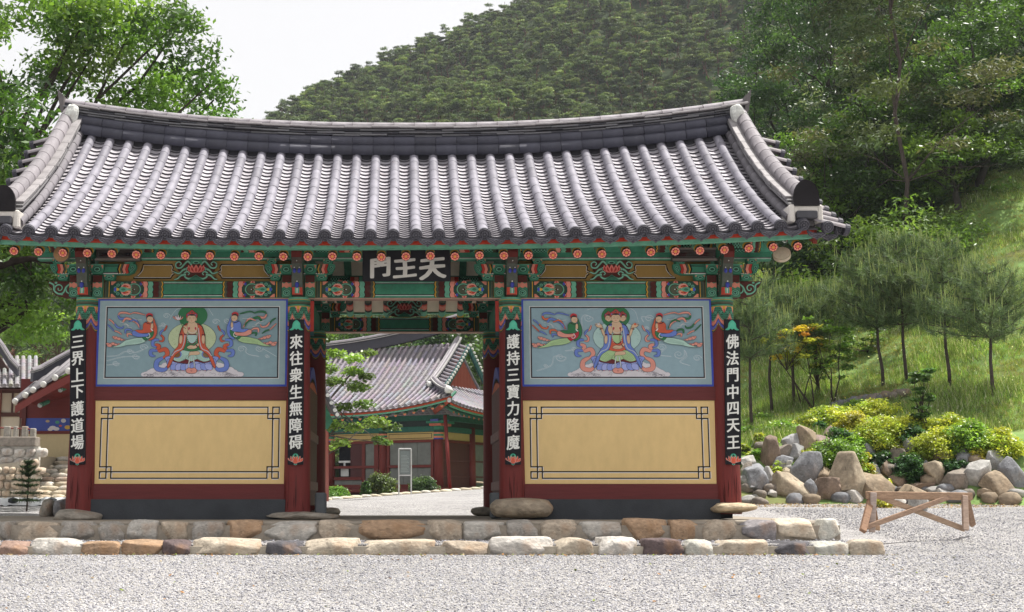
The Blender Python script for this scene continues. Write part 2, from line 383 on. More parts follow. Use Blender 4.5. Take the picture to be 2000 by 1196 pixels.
for k in range(34000):                                            # tread between the two stone courses and gravel to the right
    if k<5200: x=random.uniform(-5.8,5.3); y=random.uniform(-2.5,-1.75)
    else: x=random.uniform(5.12,10.5)+.0; y=random.uniform(-2.85,5.2)
    s=random.choice((.009,.012,.015,.018,.024)); zz=(-.218+random.uniform(-.012,.012)) if k<5200 else G(x,y)
    pts.append((x,y,zz+s*.12)); rt.append((random.uniform(-.6,.6),random.uniform(-.6,.6),random.uniform(0,6.3))); sc.append((s,s*.85,s*.9)); ix.append(random.choice((0,1,1,2,3,4)))
scatter('loose_gravel',pts,rt,sc,pv,ix,'loose grey granite gravel covering the yard in front of the steps')

# ---------------------------------------------------------------- platform and two courses of kerb stones
mb=MB(); mb.cbox(-7.2,5.02,-1.52,4.1,-.45,-.008,.02,(.30,.265,.22)); platform=mb.build('platform',M_CEMENT); tag(platform,'tan cement platform under the gate, edged by rough stones',kind='structure')
mb=MB(); mb.box(-7.2,5.0,-1.625,-1.525,-.42,-.05,(.33,.29,.24)); mb.build('mortar',M_MORTAR,platform)
mb=MB(); mb.cbox(-7.2,5.1,-2.62,-1.67,-.5,-.222,.01,(.2,.2,.21)); step=mb.build('step',M_GRAVEL); tag(step,'low gravel filled step in front of the platform, edged by rough stones',kind='structure')
mb=MB(); mb.box(-7.2,5.0,-2.685,-2.625,-.45,-.25,(.38,.34,.28)); mb.build('mortar',M_MORTAR,step)
def kerb(row, yfront, ztop, zbot, parent, seed):
    for i,(a,b,col,dt) in enumerate(row):
        A=P(a,1030,yfront).x; B=P(b,1030,yfront).x; w_=(B-A)*1.03; h=ztop-zbot+.035+dt*.014
        me=rock_mesh('stone',(w_,.36,h+.02),seed+i,M_STONE,[lerp(sum(col)/3,c,.66)*(.95 if yfront<-2 else 1.2) for c in col],ICO4,11,.035,.90,.80)  # upper course lightened in colour to offset the shade it lies in
        o=ob('stone',me,parent,((A+B)/2,yfront+.15,(ztop+zbot)/2-.02+dt*.01)); o.rotation_euler=(0,random.uniform(-.03,.03),random.uniform(-.04,.04))
TB=(.40,.31,.21); GB=(.30,.27,.23); OB=(.38,.22,.10); PG=(.40,.37,.32); BE=(.48,.39,.27); DG=(.10,.095,.11); PW=(.52,.48,.42); MD=(.13,.085,.085); RB=(.33,.19,.13); PS=(.46,.45,.38)
up=[(-260,-170,GB,0),(-170,-92,TB,0),(-92,-2,GB,0),(-2,24,GB,0),(26,113,TB,0),(115,187,GB,0),(188,243,GB,0),(247,308,PG,1),(312,370,TB,0),(374,438,GB,0),(440,512,OB,1),(514,620,PG,0),(621,692,TB,1),(697,833,OB,1),(834,903,TB,1),(905,988,PG,0),(989,1052,GB,1),(1056,1132,TB,1),(1132,1215,PG,0),(1218,1306,OB,2),(1309,1368,OB,1),(1371,1448,TB,1),(1449,1518,(.2,.18,.19),1),(1519,1596,BE,2),(1597,1648,PS,2)]
lo=[(-270,-180,BE,0),(-180,-95,TB,0),(-95,-8,BE,1),(-8,55,RB,0),(57,157,PW,2),(158,235,OB,0),(235,318,OB,1),(318,372,MD,1),(372,510,BE,2),(518,592,DG,0),(594,706,BE,2),(708,852,BE,1),(853,955,TB,0),(956,1082,PW,3),(1086,1165,BE,2),(1166,1246,PW,3),(1254,1337,MD,2),(1337,1394,PS,1),(1404,1502,BE,1),(1508,1592,DG,0),(1592,1664,PS,0),(1656,1728,BE,1)]
kerb(up,-1.66,-.008,-.195,platform,300); kerb(lo,-2.72,-.20,-.37,step,400)
# pad stones under the pillars belong to the platform
def pad(px0,px1,py0,py1,Y,col,seed,fl=.7,d=.5):
    a=P(px0,py1,Y); b=P(px1,py0,Y); me=rock_mesh('pad_stone',(b.x-a.x,d,b.z-a.z+.04),seed,M_STONE,col,ICO3,8,.03,fl)
    ob('pad_stone',me,platform,((a.x+b.x)/2,Y+d*.42,(a.z+b.z)/2-.01))
pad(92,190,996,1017,-.42,GB,501,.75,.7); pad(514,665,1001,1013,-.42,GB,502,.72,.7); pad(958,1086,974,1009,-.45,(.34,.28,.21),503,.9,.7); pad(1397,1489,983,999,-.42,BE,504,.72,.7)
pad(604,664,992,1006,3.1,GB,505,.75,.6); pad(921,985,990,1005,3.1,GB,506,.75,.6)
for (x0,x1,s_,c) in ((75,104,507,GB),(103,134,508,(.22,.22,.23))):
    a=P(x0,998,2.6); b=P(x1,975,2.6); me=rock_mesh('rough_block',(b.x-a.x,.4,.30),s_,M_STONE,c,ICO3,7,.03,.75)
    tag(ob('rough_block',me,None,((a.x+b.x)/2,2.7,.1)),'rough %s stone block behind the left corner of the platform'%('brown' if s_==507 else 'dark grey'),'stone block')

def leafbit(seed,c):
    m=MB(); m.add([(-.5,0,.05),(0,-.28,0),(.5,0,.12),(0,.28,.05)],[(0,1,2,3)],c); return loose('dry_leaf%d'%seed,m.mesh('dry_leaf',M_SOIL))
lb=[leafbit(0,(.40,.20,.07)),leafbit(1,(.30,.22,.12)),leafbit(2,(.22,.28,.06)),leafbit(3,(.45,.36,.20))]
pts=[];rt=[];sc=[];ix=[]
for k in range(5600):
    if k<260: x=random.uniform(-7,7); y=-2.8-random.random()*4
    elif k<700: x=random.uniform(-6,5.2); y=-2.79-abs(random.gauss(0,.05))
    else: x=random.uniform(5.4,15); y=5.3+.2*math.sin(x*1.3)+abs(random.gauss(0,.75)) 
    s=random.uniform(.02,.05)
    pts.append((x,y,top(x,y)+.012)); rt.append((random.uniform(-.5,.5),random.uniform(-.5,.5),random.uniform(0,6.3))); sc.append((s,s,s)); ix.append(random.choice((0,1,1,2,3)) if k<700 else random.choice((0,1,1,1,3,3)))
scatter('leaf_litter',pts,rt,sc,lb,ix,'dry brown leaves and twigs scattered on the gravel and along the rock foot')
# ---------------------------------------------------------------- the gate
gate=thing('temple_gate','four pillar temple gate with painted green beams and grey tiled gable roof','gate',(0,0,0))
PX=[-4.11,-1.36,1.39,4.14]; YR=3.36
X0=.015
# --- roof surface
YE,YT=-1.30,1.65
def rise(x,t): return (abs(x-X0)/4.9)**2.3*(.10+.25*t)+.007*x*(1-t)
def RS(x,t,side=1):
    y=lerp(YE,YT,t); z=3.385+1.81*(t-.085*math.sin(PI*min(max(t,0),1)))+rise(x,t)
    return Vector((x, y if side>0 else 2*YT-y, z))
def RN(x,t,side=1):
    a=RS(x,t-.01,side); b=RS(x,t+.01,side); d=(b-a).normalized(); n=Vector((1,0,0)).cross(d)
    return d, (n if n.z>0 else -n)
mb=MB(); roof_pts=frange(-5.0,5.03,.3); NT=14
for side in (1,-1):
    for off,colr in ((-.05,(.12,.11,.12)),(-.19,CREAM)):
        vs=[RS(x,(k/NT if off>-.1 else .055+.945*k/NT),side)+Vector((0,0,off)) for k in range(NT+1) for x in roof_pts]; nx=len(roof_pts)
        mb.add(vs,[(k*nx+i,k*nx+i+1,(k+1)*nx+i+1,(k+1)*nx+i) for k in range(NT) for i in range(nx-1)],colr)
roof=mb.build('roof',M_PLASTER,gate)
# --- tile meshes
def cover_mesh(L=.34,r=.068,r2=.0645,n=8,lip=True):
    m=MB(); vs=[]
    for (y,rr) in ((0,r),(L,r2)):
        for k in range(n+1):
            t=PI*k/n; vs.append((-rr*math.cos(t),y,rr*math.sin(t)*1.0-.0))
    fs=[(k,k+1,n+1+k+1,n+1+k) for k in range(n)]
    vs+=[(-q*math.cos(PI*k/n),0,q*math.sin(PI*k/n)) for q in (r,r-.016) for k in range(n+1)]
    fs+=[(2*(n+1)+k+1,2*(n+1)+k,3*(n+1)+k,3*(n+1)+k+1) for k in range(n)]
    m.add(vs,fs,(.222,.214,.252)); return m.mesh('cover_tile',M_TILE,True)
COVER=cover_mesh()
COVER.shade_flat() if False else None
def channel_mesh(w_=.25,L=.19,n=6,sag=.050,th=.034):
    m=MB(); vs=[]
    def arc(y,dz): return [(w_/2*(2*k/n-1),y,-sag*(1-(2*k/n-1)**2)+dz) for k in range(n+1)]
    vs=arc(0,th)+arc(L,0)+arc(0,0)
    m.add(vs,[(k,k+1,n+1+k+1,n+1+k) for k in range(n)],(.39,.37,.40)); m.add(vs,[(k+1,k,2*(n+1)+k,2*(n+1)+k+1) for k in range(n)],(.10,.095,.11)); return m.mesh('channel_tile',M_TILE,False)  # front lip coloured darker to stand for the shade on it
CHAN=channel_mesh()
def cap_mesh():
    m=MB(); c1=(.045,.044,.058)
    m.tube([(0,-.002,0),(0,.05,0)],.076,16,c1)
    ring=[(0.062*math.cos(2*PI*k/16),-.006,.062*math.sin(2*PI*k/16)) for k in range(16)]
    for k in range(8):
        t=2*PI*k/8; m.tube([(.034*math.cos(t),-.012,.034*math.sin(t)),(.034*math.cos(t),0,.034*math.sin(t))],.012,5,(.085,.083,.10))
    m.tube([(0,-.014,0),(0,0,0)],.014,6,(.085,.083,.10))
    for k in range(16):
        a=ring[k]; b=ring[(k+1)%16]; m.tube([a,b],.006,4,(.09,.088,.105),False)
    return m.mesh('tile_end_cap',M_TILE,False)
CAP=cap_mesh()
def drip_mesh():
    m=MB(); w_=.128; top_=[(-w_+2*w_*k/6, -.042*(1-(2*k/6-1)**2)) for k in range(7)]
    bot=[(.118,-.035),(.098,-.072),(.058,-.098),(.022,-.108),(0,-.128),(-.022,-.108),(-.058,-.098),(-.098,-.072),(-.118,-.035)]
    m.prism(top_+bot,'y',-.012,.012,(.055,.054,.07))
    def wavy(pts,r=.0045): m.tube([(a,-.016,b) for a,b in pts],r,4,(.13,.125,.145),False)
    wavy([(p[0]*.88,p[1]*.88-.006) for p in bot])
    for s in (-1,1):
        wavy([(s*(.022+.020*math.cos(t)),-.070+.014*math.sin(t)) for t in [k*.9 for k in range(7)]])
        wavy([(s*(.065+.018*math.cos(t)),-.062+.013*math.sin(t)) for t in [k*.9 for k in range(7)]])
    return m.mesh('drip_tile',M_TILE,False)
DRIP=drip_mesh()
def orient(d,n):                                  # local +Y up the slope, +Z along the normal
    x=d.cross(n).normalized(); return Matrix((x,d,n)).transposed()
PITCH=.2757; ROWS=36; NC=11; NCH=29
rowx=[X0+(k-17.5)*PITCH for k in range(ROWS)]
def place(me,name,p,d,n,parent):
    o=ob(name,me,parent); M=orient(d,n).to_4x4(); M.translation=p; o.matrix_basis=M; return o
stuffcover=[];stuffchan=[]
for i,x in enumerate(rowx):
    for k in range(NC):
        t=(k+0.0)/NC*.985; p=RS(x,t); d,n_=RN(x,t+.5/NC); p=p+n_*.026
        jt=random.uniform(-.004,.004)
        if k<8:
            dd=(d+Vector((random.uniform(-.012,.012),0,random.uniform(-.006,.006)))).normalized(); place(COVER,'cover_tile',p+Vector((jt,0,0)),dd,(n_-dd*n_.dot(dd)).normalized(),roof)
        else: stuffcover.append((p,d,n_))
    d,n_=RN(x,.02); p=RS(x,0)+n_*.03
    place(CAP,'tile_end_cap',p-d*.035,d,n_,roof)
for i in range(ROWS-1):
    x=(rowx[i]+rowx[i+1])/2
    for k in range(NCH):
        t=k/NCH*.99; p=RS(x,t); d,n_=RN(x,t+.5/NCH); p=p+n_*.012+Vector((random.uniform(-.004,.004),0,random.uniform(-.002,.002)))
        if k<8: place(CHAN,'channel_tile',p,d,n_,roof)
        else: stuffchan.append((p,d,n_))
    d,n_=RN(x,.02); place(DRIP,'drip_tile',RS(x,0)+n_*.02-d*.035+Vector((0,-.012,-.012)),Vector((0,.94,.34)).normalized(),Vector((0,-.34,.94)).normalized(),roof)
def merge(src,items,name,mat,parent,label=None,smooth=True):
    sv=np.array([v.co for v in src.vertices]); sf=[list(p.vertices) for p in src.polygons]; m=len(sf[0])
    sf=np.array(sf); cc=np.zeros((len(src.loops),4),np.float32); src.color_attributes['Col'].data.foreach_get('color',(b:=np.zeros(len(src.loops)*4,np.float32))); fc=b.reshape(len(sf),m,4)[:,0,:3]
    V=[];F=[];C=[]
    for j,(p,d,n_) in enumerate(items):
        M=np.array(orient(d,n_)); V.append(sv@M.T+np.array(p)); F.append(sf+j*len(sv)); C.append(fc*random.uniform(.85,1.15))
    o=ob(name,np_mesh(name,np.concatenate(V),np.concatenate(F),np.concatenate(C),mat,smooth),parent); tag(o,label,kind='stuff'); return o
for i,x in enumerate(rowx):                        # the rear slope
    for k in range(NC):
        t=k/NC; p=RS(x,t,-1); d,n_=RN(x,t+.04,-1); stuffcover.append((p+n_*.026,d,n_))
    if i<ROWS-1:
        x2=x+PITCH/2
        for k in range(0,NCH): 
            t=k/NCH; p=RS(x2,t,-1); d,n_=RN(x2,t+.02,-1); stuffchan.append((p+n_*.012,d,n_))
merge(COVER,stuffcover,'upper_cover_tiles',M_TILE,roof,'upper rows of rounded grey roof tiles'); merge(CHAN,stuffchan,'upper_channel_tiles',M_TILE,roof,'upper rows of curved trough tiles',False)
# --- main ridge
RDK=(.040,.041,.060)
def ridge_z(x): return RS(x,1).z
seg=.302; nseg=33; rx0=X0-seg*nseg/2
m=MB(); n=7
def halfround(L,r,col,name,mat=M_RIDGE,full=False,n=10):
    m=MB(); a0,a1=(-.35*PI,1.35*PI) if full else (0,PI)
    vs=[(x,-rr*math.cos(a0+(a1-a0)*k/n),rr*math.sin(a0+(a1-a0)*k/n)) for x,rr in ((0,r),(L,r*.965)) for k in range(n+1)]
    m.add(vs,[(k,k+1,n+2+k,n+1+k) for k in range(n)]+[tuple(range(n+1))],col); return m.mesh(name,mat,True)
HR=halfround(seg-.004,.088,RDK,'ridge_round_tile',full=True); HT=halfround(seg-.003,.072,(.2,.185,.205),'ridge_cap_tile',M_TILE)
mb=MB(); xs_=[rx0+seg*k for k in range(nseg+1)]
for a,b in zip(xs_,xs_[1:]):
    za,zb=ridge_z(a),ridge_z(b)
    mb.add([(a,YT-.10,za-.1),(b,YT-.10,zb-.1),(b,YT+.10,zb-.1),(a,YT+.10,za-.1),(a,YT-.10,za+.42),(b,YT-.10,zb+.42),(b,YT+.10,zb+.42),(a,YT+.10,za+.42)],[(4,5,6,7),(0,1,5,4),(2,3,7,6),(1,2,6,5),(3,0,4,7)],(.05,.05,.06))
mb.build('ridge_core',M_CEMENT,roof)
flatm=[]
for v_ in range(3):
    m=MB(); m.cbox(0,.395,-.155,.155,0,.024,.004,[(.13,.13,.14),(.36,.34,.345),(.045,.045,.055)][v_]); flatm.append(m.mesh('ridge_flat_tile',M_TILE))
for k in range(nseg):
    a=xs_[k]; b=xs_[k+1]; za,zb=ridge_z(a),ridge_z(b); ang=-math.atan2(zb-za,seg)
    for side in (-1,1):
        for (dz,dy,r) in ((.045,.135,1.0),(.180,.115,.96)):
            if side>0 and dz>.1: continue
            o=ob('ridge_round_tile',HR,roof,(a,YT+side*dy,za+dz)); o.rotation_euler=(0,ang,0); o.scale=(1,r,r)
    o=ob('ridge_cap_tile',HT,roof,(a,YT,za+.435)); o.rotation_euler=(0,ang,0)
for layer in range(4):
    L=.397; nn=25; xx=X0-nn*L/2+ (layer%2)*.17-.05
    for k in range(nn+ (0)):
        a=max(xx+k*L,-4.97); 
        if a+L>5.02: a=5.02-L
        za,zb=ridge_z(a),ridge_z(a+L); ang=-math.atan2(zb-za,L)
        o=ob('ridge_flat_tile',flatm[1 if layer==3 else (0 if (k+layer)%3 else 2)],roof,(a,YT+random.uniform(-.02,.02)-(.03 if layer==3 else 0),za+.258+layer*.041+random.uniform(-.006,.006))); o.rotation_euler=(random.uniform(-.03,.03),ang+random.uniform(-.014,.014),0)
for s in (-1,1):                                    # upturned end plates and plaster lumps
    x=X0+s*4.99; z=ridge_z(x)+.05
    m=MB(); m.prism([(x-s*.03,z+.2),(x+s*.02,z+.22),(x+s*.06,z+.45),(x+s*.075,z+.56),(x+s*.03,z+.50),(x-s*.02,z+.46)],'y',YT-.15,YT+.15,(.10,.09,.09)); m.build('ridge_end_plate',M_RIDGE,roof)
# --- descending gable ridges
def maru(s):
    X=X0+s*4.885
    def Q(t,h,dx=0):
        d,n_=RN(X,t); return RS(X,t)+Vector((0,0,h))+Vector((dx,0,0))
    T0,T1=.035,.99
    nt_=13
    m=MB()
    for k in range(nt_):
        t0=lerp(T0,T1,k/nt_); t1=lerp(T0,T1,(k+1)/nt_); a=Q(t0,0); b=Q(t1,0); w_=.11
        m.add([(X-w_,a.y,a.z-.03),(X+w_,a.y,a.z-.03),(X+w_,b.y,b.z-.03),(X-w_,b.y,b.z-.03),(X-w_,a.y,a.z+.26),(X+w_,a.y,a.z+.26),(X+w_,b.y,b.z+.26),(X-w_,b.y,b.z+.26)],[(4,5,6,7),(0,1,5,4),(0,4,7,3),(1,2,6,5),(2,3,7,6)],(.16,.15,.15))
    m.build('hip_core',M_CEMENT,roof)
    RT=halfround(.275,.098,(.2,.185,.2),'gable_ridge_tile',M_TILE,True,12)
    SIDE=halfround(.275,.075,(.16,.15,.165),'gable_side_tile',M_TILE,True,8)
    fl=[]
    for v_ in range(2):
        mm=MB(); mm.cbox(-.14,.14,0,.30,0,.028,.005,[(.27,.255,.26),(.16,.155,.16)][v_]); fl.append(mm.mesh('gable_flat_tile',M_TILE))
    for k in range(nt_):
        t=lerp(T0,T1,k/nt_); d,n_=RN(X,t+.03); 
        Mt=Matrix((d,Vector((1,0,0)).cross(d)*0+n_.cross(d)*-1,n_)).transposed()
        # local x along the slope
        for me,nm,p in ((RT,'gable_ridge_tile',Q(t,.36)),(SIDE,'gable_side_tile',Q(t,.075,-s*.155))):
            o=ob(nm,me,roof); M4=Matrix((d,n_.cross(d),n_)).transposed().to_4x4(); M4.translation=p; o.matrix_basis=M4
        for layer in range(3):
            p=Q(t+.015*layer,.225+layer*.034,-s*(.05+.015*random.random()) ); o=ob('gable_flat_tile',fl[1 if layer<2 else 0],roof)
            M4=orient(d,n_).to_4x4(); M4.translation=p; o.matrix_basis=M4
    # big end tile with plaster and dark tiles under it
    p=Q(T0,0); m=MB(); c=Vector((X,p.y-.05,p.z+.30))
    arc=[(X+.155*math.cos(t),c.z+.30*math.sin(t)*.75-.0) for t in [PI*k/12 for k in range(13)]]
    m.prism([(X+.155,c.z-.10)]+arc+[(X-.155,c.z-.10)],'y',c.y-.07,c.y-.03,(.018,.016,.018))
    m.build('end_face_tile',M_CEMENT,roof)
    m=MB(); m.cbox(X-.17,X+.17,c.y-.05,c.y+.25,c.z-.20,c.z-.08,.03,(.60,.57,.53)); m.cbox(X-.21,X-.14,c.y-.06,c.y+.3,c.z-.3,c.z-.08,.03,(.60,.57,.53)); m.cbox(X+.12,X+.2,c.y-.05,c.y+.25,c.z-.3,c.z-.08,.03,(.60,.57,.53))
    m.build('end_plaster',M_WHITEPL,roof)
    m=MB(); m.cbox(X-.13,X+.12,c.y-.09,c.y+.1,c.z-.26,c.z-.165,.01,(.045,.045,.055)); m.build('end_block_tile',M_RIDGE,roof)
    q=RS(X,.99); me=rock_mesh('ridge_plaster',(.19,.22,.38),600+int(s),M_WHITEPL,(.62,.63,.60),ICO3,5,.06,.8)
    o=ob('ridge_plaster',me,roof,(X-s*.06,YT-.24,q.z+.21)); o.rotation_euler=(.5,s*-.3,0)
    # short side tiles running outwards
    mm=MB(); L=.5
    for k in range(12):
        t=lerp(.02,.93,k/11); a=RS(X,t)+Vector((s*.08,0,.04)); d=Vector((s,0,-.26)).normalized(); n_=Vector((s*.26,0,1)).normalized()
        sd=Vector((0,1,0)); M4=Matrix((sd.cross(n_)*0+Vector((0,1,0)).cross(n_),Vector((0,1,0)),n_)).transposed().to_4x4()
        # local x along d
        xax=d; yax=n_.cross(d); M4=Matrix((xax,yax,n_)).transposed().to_4x4(); M4.translation=a
        o=ob('verge_tile',VERGE,roof); o.matrix_basis=M4
        if k<11:
            a2=RS(X,t+.04)+Vector((s*.08,0,.0)); M4=Matrix((xax,yax,n_)).transposed().to_4x4(); M4.translation=a2; o=ob('verge_channel_tile',VCH,roof); o.matrix_basis=M4
        o=ob('verge_end_cap',CAP,roof); cdir=-d; M4=Matrix((cdir.cross(n_),cdir,n_)).transposed().to_4x4(); M4.translation=a+d*.44; o.matrix_basis=M4
    for (dx,dy) in ((.24,.02),(.42,.12)):             # two rows fanning round the corner
        q=RS(X,0)+Vector((s*dx,dy,-.005)); d=Vector((-s*.35*dx/.2*.5,1,.28)).normalized(); n_=Vector((0,-.28,1)).normalized(); n_=(n_-d*n_.dot(d)).normalized()
        place(COVER,'cover_tile',q,d,n_,roof); place(CAP,'tile_end_cap',q-d*.03,d,n_,roof); place(DRIP,'drip_tile',q+Vector((-s*.12,.0,-.03)),Vector((0,.94,.34)),Vector((0,-.34,.94)),roof)
m=MB(); nn=8
m.add([(x,-rr*math.cos(PI*k/nn),rr*math.sin(PI*k/nn)) for x,rr in ((0,.062),(.44,.066)) for k in range(nn+1)],[(k,k+1,nn+2+k,nn+1+k) for k in range(nn)],(.2,.185,.2)); VERGE=m.mesh('verge_tile',M_TILE,True)
m=MB(); m.add([(x,.1*(2*k/4-1),.02-.03*(1-(2*k/4-1)**2)) for x in (0,.40) for k in range(5)],[(k,k+1,6+k,5+k) for k in range(4)],(.16,.15,.16)); VCH=m.mesh('verge_channel_tile',M_TILE,True)
maru(1); maru(-1)
# --- eave boards, rafters
def strip_eave(y,dz0,dz1,th,col,name,mat,side=1):
    m=MB(); xs2=frange(-4.98,5.01,.25)
    for a,b in zip(xs2,xs2[1:]):
        za=RS(a,0).z; zb=RS(b,0).z; Y=y if side>0 else 2*YT-y
        y0,y1=min(Y,Y+side*th),max(Y,Y+side*th)
        m.add([(a,y0,za+dz0),(b,y0,zb+dz0),(b,y1,zb+dz0),(a,y1,za+dz0),(a,y0,za+dz1),(b,y0,zb+dz1),(b,y1,zb+dz1),(a,y1,za+dz1)],[(0,3,2,1),(4,5,6,7),(0,1,5,4),(2,3,7,6)]+([(3,0,4,7)] if a==xs2[0] else [])+([(1,2,6,5)] if b==xs2[-1] else []),col)
    m.build(name,mat,gate)
for sd in (1,-1):
    strip_eave(-1.17,-.118,-.074,.09,GRL,'eave_board',M_PAINT,sd); strip_eave(-1.20,-.072,-.008,.08,RED,'eave_fillet',M_PAINT,sd)
def flower():
    m=Paint(lambda u,v,l:(u,-l*1.0,v),.0008)
    m.ell(0,0,.058,.058,BLK,20)
    q=[]; 
    for k in range(48):
        t=2*PI*k/48; r=.053*(.90+.10*abs(math.cos(4*t))); q.append((r*math.cos(t),r*math.sin(t)))
    m.poly(q,(.70,.27,.20))
    for k in range(8):
        t=2*PI*k/8+.39; c,s=math.cos(t),math.sin(t); m.poly([(.012*c,.012*s),(.028*c-.010*s,.028*s+.010*c),(.044*c,.044*s),(.028*c+.010*s,.028*s-.010*c)],(.42,.03,.03),k==0)
    m.ell(0,0,.015,.015,(.62,.33,.05),10)
    return m.mesh('rafter_flower',M_PAINT)
FLOWER=flower()
def rafter_mesh(nm='rafter'):
    m=MB(); a=Vector((0,-1.05,3.195)); b=Vector((0,1.62,4.72)); d=b-a
    segs=[(0,.012,BLK),(.012,.03,GOLD),(.03,.07,(.13,.36,.25)),(.07,.085,BLK),(.085,.12,SAL),(.12,.13,RED),(.13,.15,BLK),(.15,.19,OLV),(.19,.2,WHT),(.2,1,(.05,.17,.11))]
    for t0,t1,c in segs: m.tube([a+d*t0,a+d*t1],.058,10,c,t0==0)
    return m.mesh(nm,M_PAINT,True)
RAFT=rafter_mesh()
for k in range(-16,17):
    x=.03+k*.301; rz=rise(x,.05)*.9+random.uniform(-.006,.006)
    o=ob('rafter',RAFT,gate,(x,0,rz)); f=ob('rafter_flower',FLOWER,o,(0,-1.0545,3.1925)); f.rotation_euler=(math.atan2(1.50,2.67),0,0)
    o=ob('rafter',RAFT,gate,(x,2*YT,rz),rz=PI)
# barge boards
for s in (-1,1):
    m=MB()
    for side in (1,-1):
        for k in range(10):
            a=RS(s*4.99+X0,.05+.95*k/10,side); b=RS(s*4.99+X0,.05+.95*(k+1)/10,side); x0,x1=sorted((a.x,a.x+s*.05))
            m.add([(x0,a.y,a.z-.27),(x1,a.y,a.z-.27),(x1,b.y,b.z-.27),(x0,b.y,b.z-.27),(x0,a.y,a.z-.08),(x1,a.y,a.z-.08),(x1,b.y,b.z-.08),(x0,b.y,b.z-.08)],[(0,1,5,4),(1,2,6,5),(2,3,7,6),(3,0,4,7),(4,5,6,7),(0,3,2,1)],(.20,.03,.02))
    m.build('barge_board',M_BEAM,gate)
    m=MB(); tri=[(RS(4,t,1).y,RS(4,t,1).z-.12) for t in (0.42,.6,.8,1)]+[(RS(4,t,-1).y,RS(4,t,-1).z-.12) for t in (.8,.6,.42)]
    m.prism(tri,'x',s*4.14-.03,s*4.14+.03,CREAM); m.build('gable_wall',M_PLASTER,gate)
# ---------------------------------------------------------------- pillars
def scal(u,n,amp): return amp*abs(math.sin(n*u))
def capital_color(a,v):
    """painted wrap of a pillar head; a = angle from the front (-pi..pi), v = metres below the top"""
    q=((a/(PI/3)+.5)%1)-.5; q*=2; c=q
    if v<.028: return GRL
    if v<.036: return GOLD
    if v<.060: return GR
    if v<.085: return OLV
    if v<.092: return BLK
    if v<.118: return GR
    if v<.128: return GOLD
    drop=.10*(1-c*c)                                 # scalloped apron, deepest at the centre
    w_=v-.128
    if w_<.085*(1-abs(c)*1.9): 
        if w_<.03 and abs(c)<.18: return GOLD
        return (.40,.05,.05) if (abs(c)<.14 or .33<abs(c)<.42) and w_>.02 else (.66,.26,.20)
    lim=.085+drop
    if w_<lim:
        rr=math.hypot((abs(c)-.55)*.17,w_-.05-.02)
        if rr<.012: return GRD
        if rr<.022: return GRL
        if rr<.030: return GRD
        e=lim-w_
        if e<.012: return GRL
        if e<.03: return OLV
        return GR if (math.sin(w_*220)+math.sin(c*28))>-.3 else GRD
    w2=w_-lim
    if w2<.012: return (.42,.05,.04)
    if w2<.055: return (.62,.22,.16)
    if w2<.062: return MAR
    if w2<.105: return (.11,.12,.42) if w2>.075 else (.05,.06,.25)
    if w2<.115: return OLV
    if w2<.125: return GOLD
    if w2<.14: return GRD
    return None
def pillar(x,y,zb,r0,r1,front=True,seed=0):
    r=random.Random(seed); m=MB(); n=28; Z=[zb+(2.83-zb)*k/20 for k in range(21)]
    rr=lambda z: lerp(r0,r1,sm((z-zb)/(2.83-zb)*1.05)**.8)
    vs=[(rr(z)*math.cos(2*PI*k/n),rr(z)*math.sin(2*PI*k/n),z) for z in Z for k in range(n)]
    m.add(vs,[(i*n+k,i*n+(k+1)%n,(i+1)*n+(k+1)%n,(i+1)*n+k) for i in range(20) for k in range(n)]+[tuple(range(20*n,21*n))],(.155,.022,.02))
    p=m.build('pillar',M_WOOD,gate,(x,y,0),True)
    m=MB(); NA,NV=120,64; h=.47; fs=[];cs=[]; vs=[]
    for j in range(NV+1):
        z=2.835-h*j/NV
        for k in range(NA): a=2*PI*k/NA; R_=rr(z)+.004; vs.append((R_*math.sin(a),-R_*math.cos(a),z))
    for j in range(NV):
        for k in range(NA):
            a=2*PI*(k+.5)/NA; a=a-2*PI if a>PI else a
            c=capital_color(a,h*(j+.5)/NV)
            if c: fs.append((j*NA+k,(j+1)*NA+k,(j+1)*NA+(k+1)%NA,j*NA+(k+1)%NA)); cs.append(c)
    m.v=vs; m.f=[list(f) for f in fs]; m.c=cs; m.build('painted_capital',M_PAINT,p)
    if front:                                         # drying cracks near the foot
        m=MB()
        for k in range(9):
            a=-PI/2+r.uniform(-1.1,1.1); z0=zb+r.uniform(.0,.25); L=r.uniform(.12,.4); R_=rr(z0)+.0015
            w_=r.uniform(.002,.004); q=[]
            for t in range(7): aa=a+.02*math.sin(t*1.7+k)+.008*t*(k%3-1); q.append((aa,z0+L*t/6))
            vs=[(R_*math.cos(b_-w_/R_*math.sin(PI*i/6)),R_*math.sin(b_-w_/R_*math.sin(PI*i/6)),z) for i,(b_,z) in enumerate(q)]+[(R_*math.cos(b_+w_/R_*math.sin(PI*i/6)),R_*math.sin(b_+w_/R_*math.sin(PI*i/6)),z) for i,(b_,z) in enumerate(q)]
            m.add(vs,[(i,i+1,8+i,7+i) for i in range(6)],(.02,.005,.005))
        m.build('drying_crack',M_CEMENT,p)
    return p
for i,x in enumerate(PX):
    pillar(x,0,(.02,.0,.06,.06)[i],(.19,.176,.17,.165)[i],.147,True,i); pillar(x,YR,-.01,.165,.147,False,9+i)
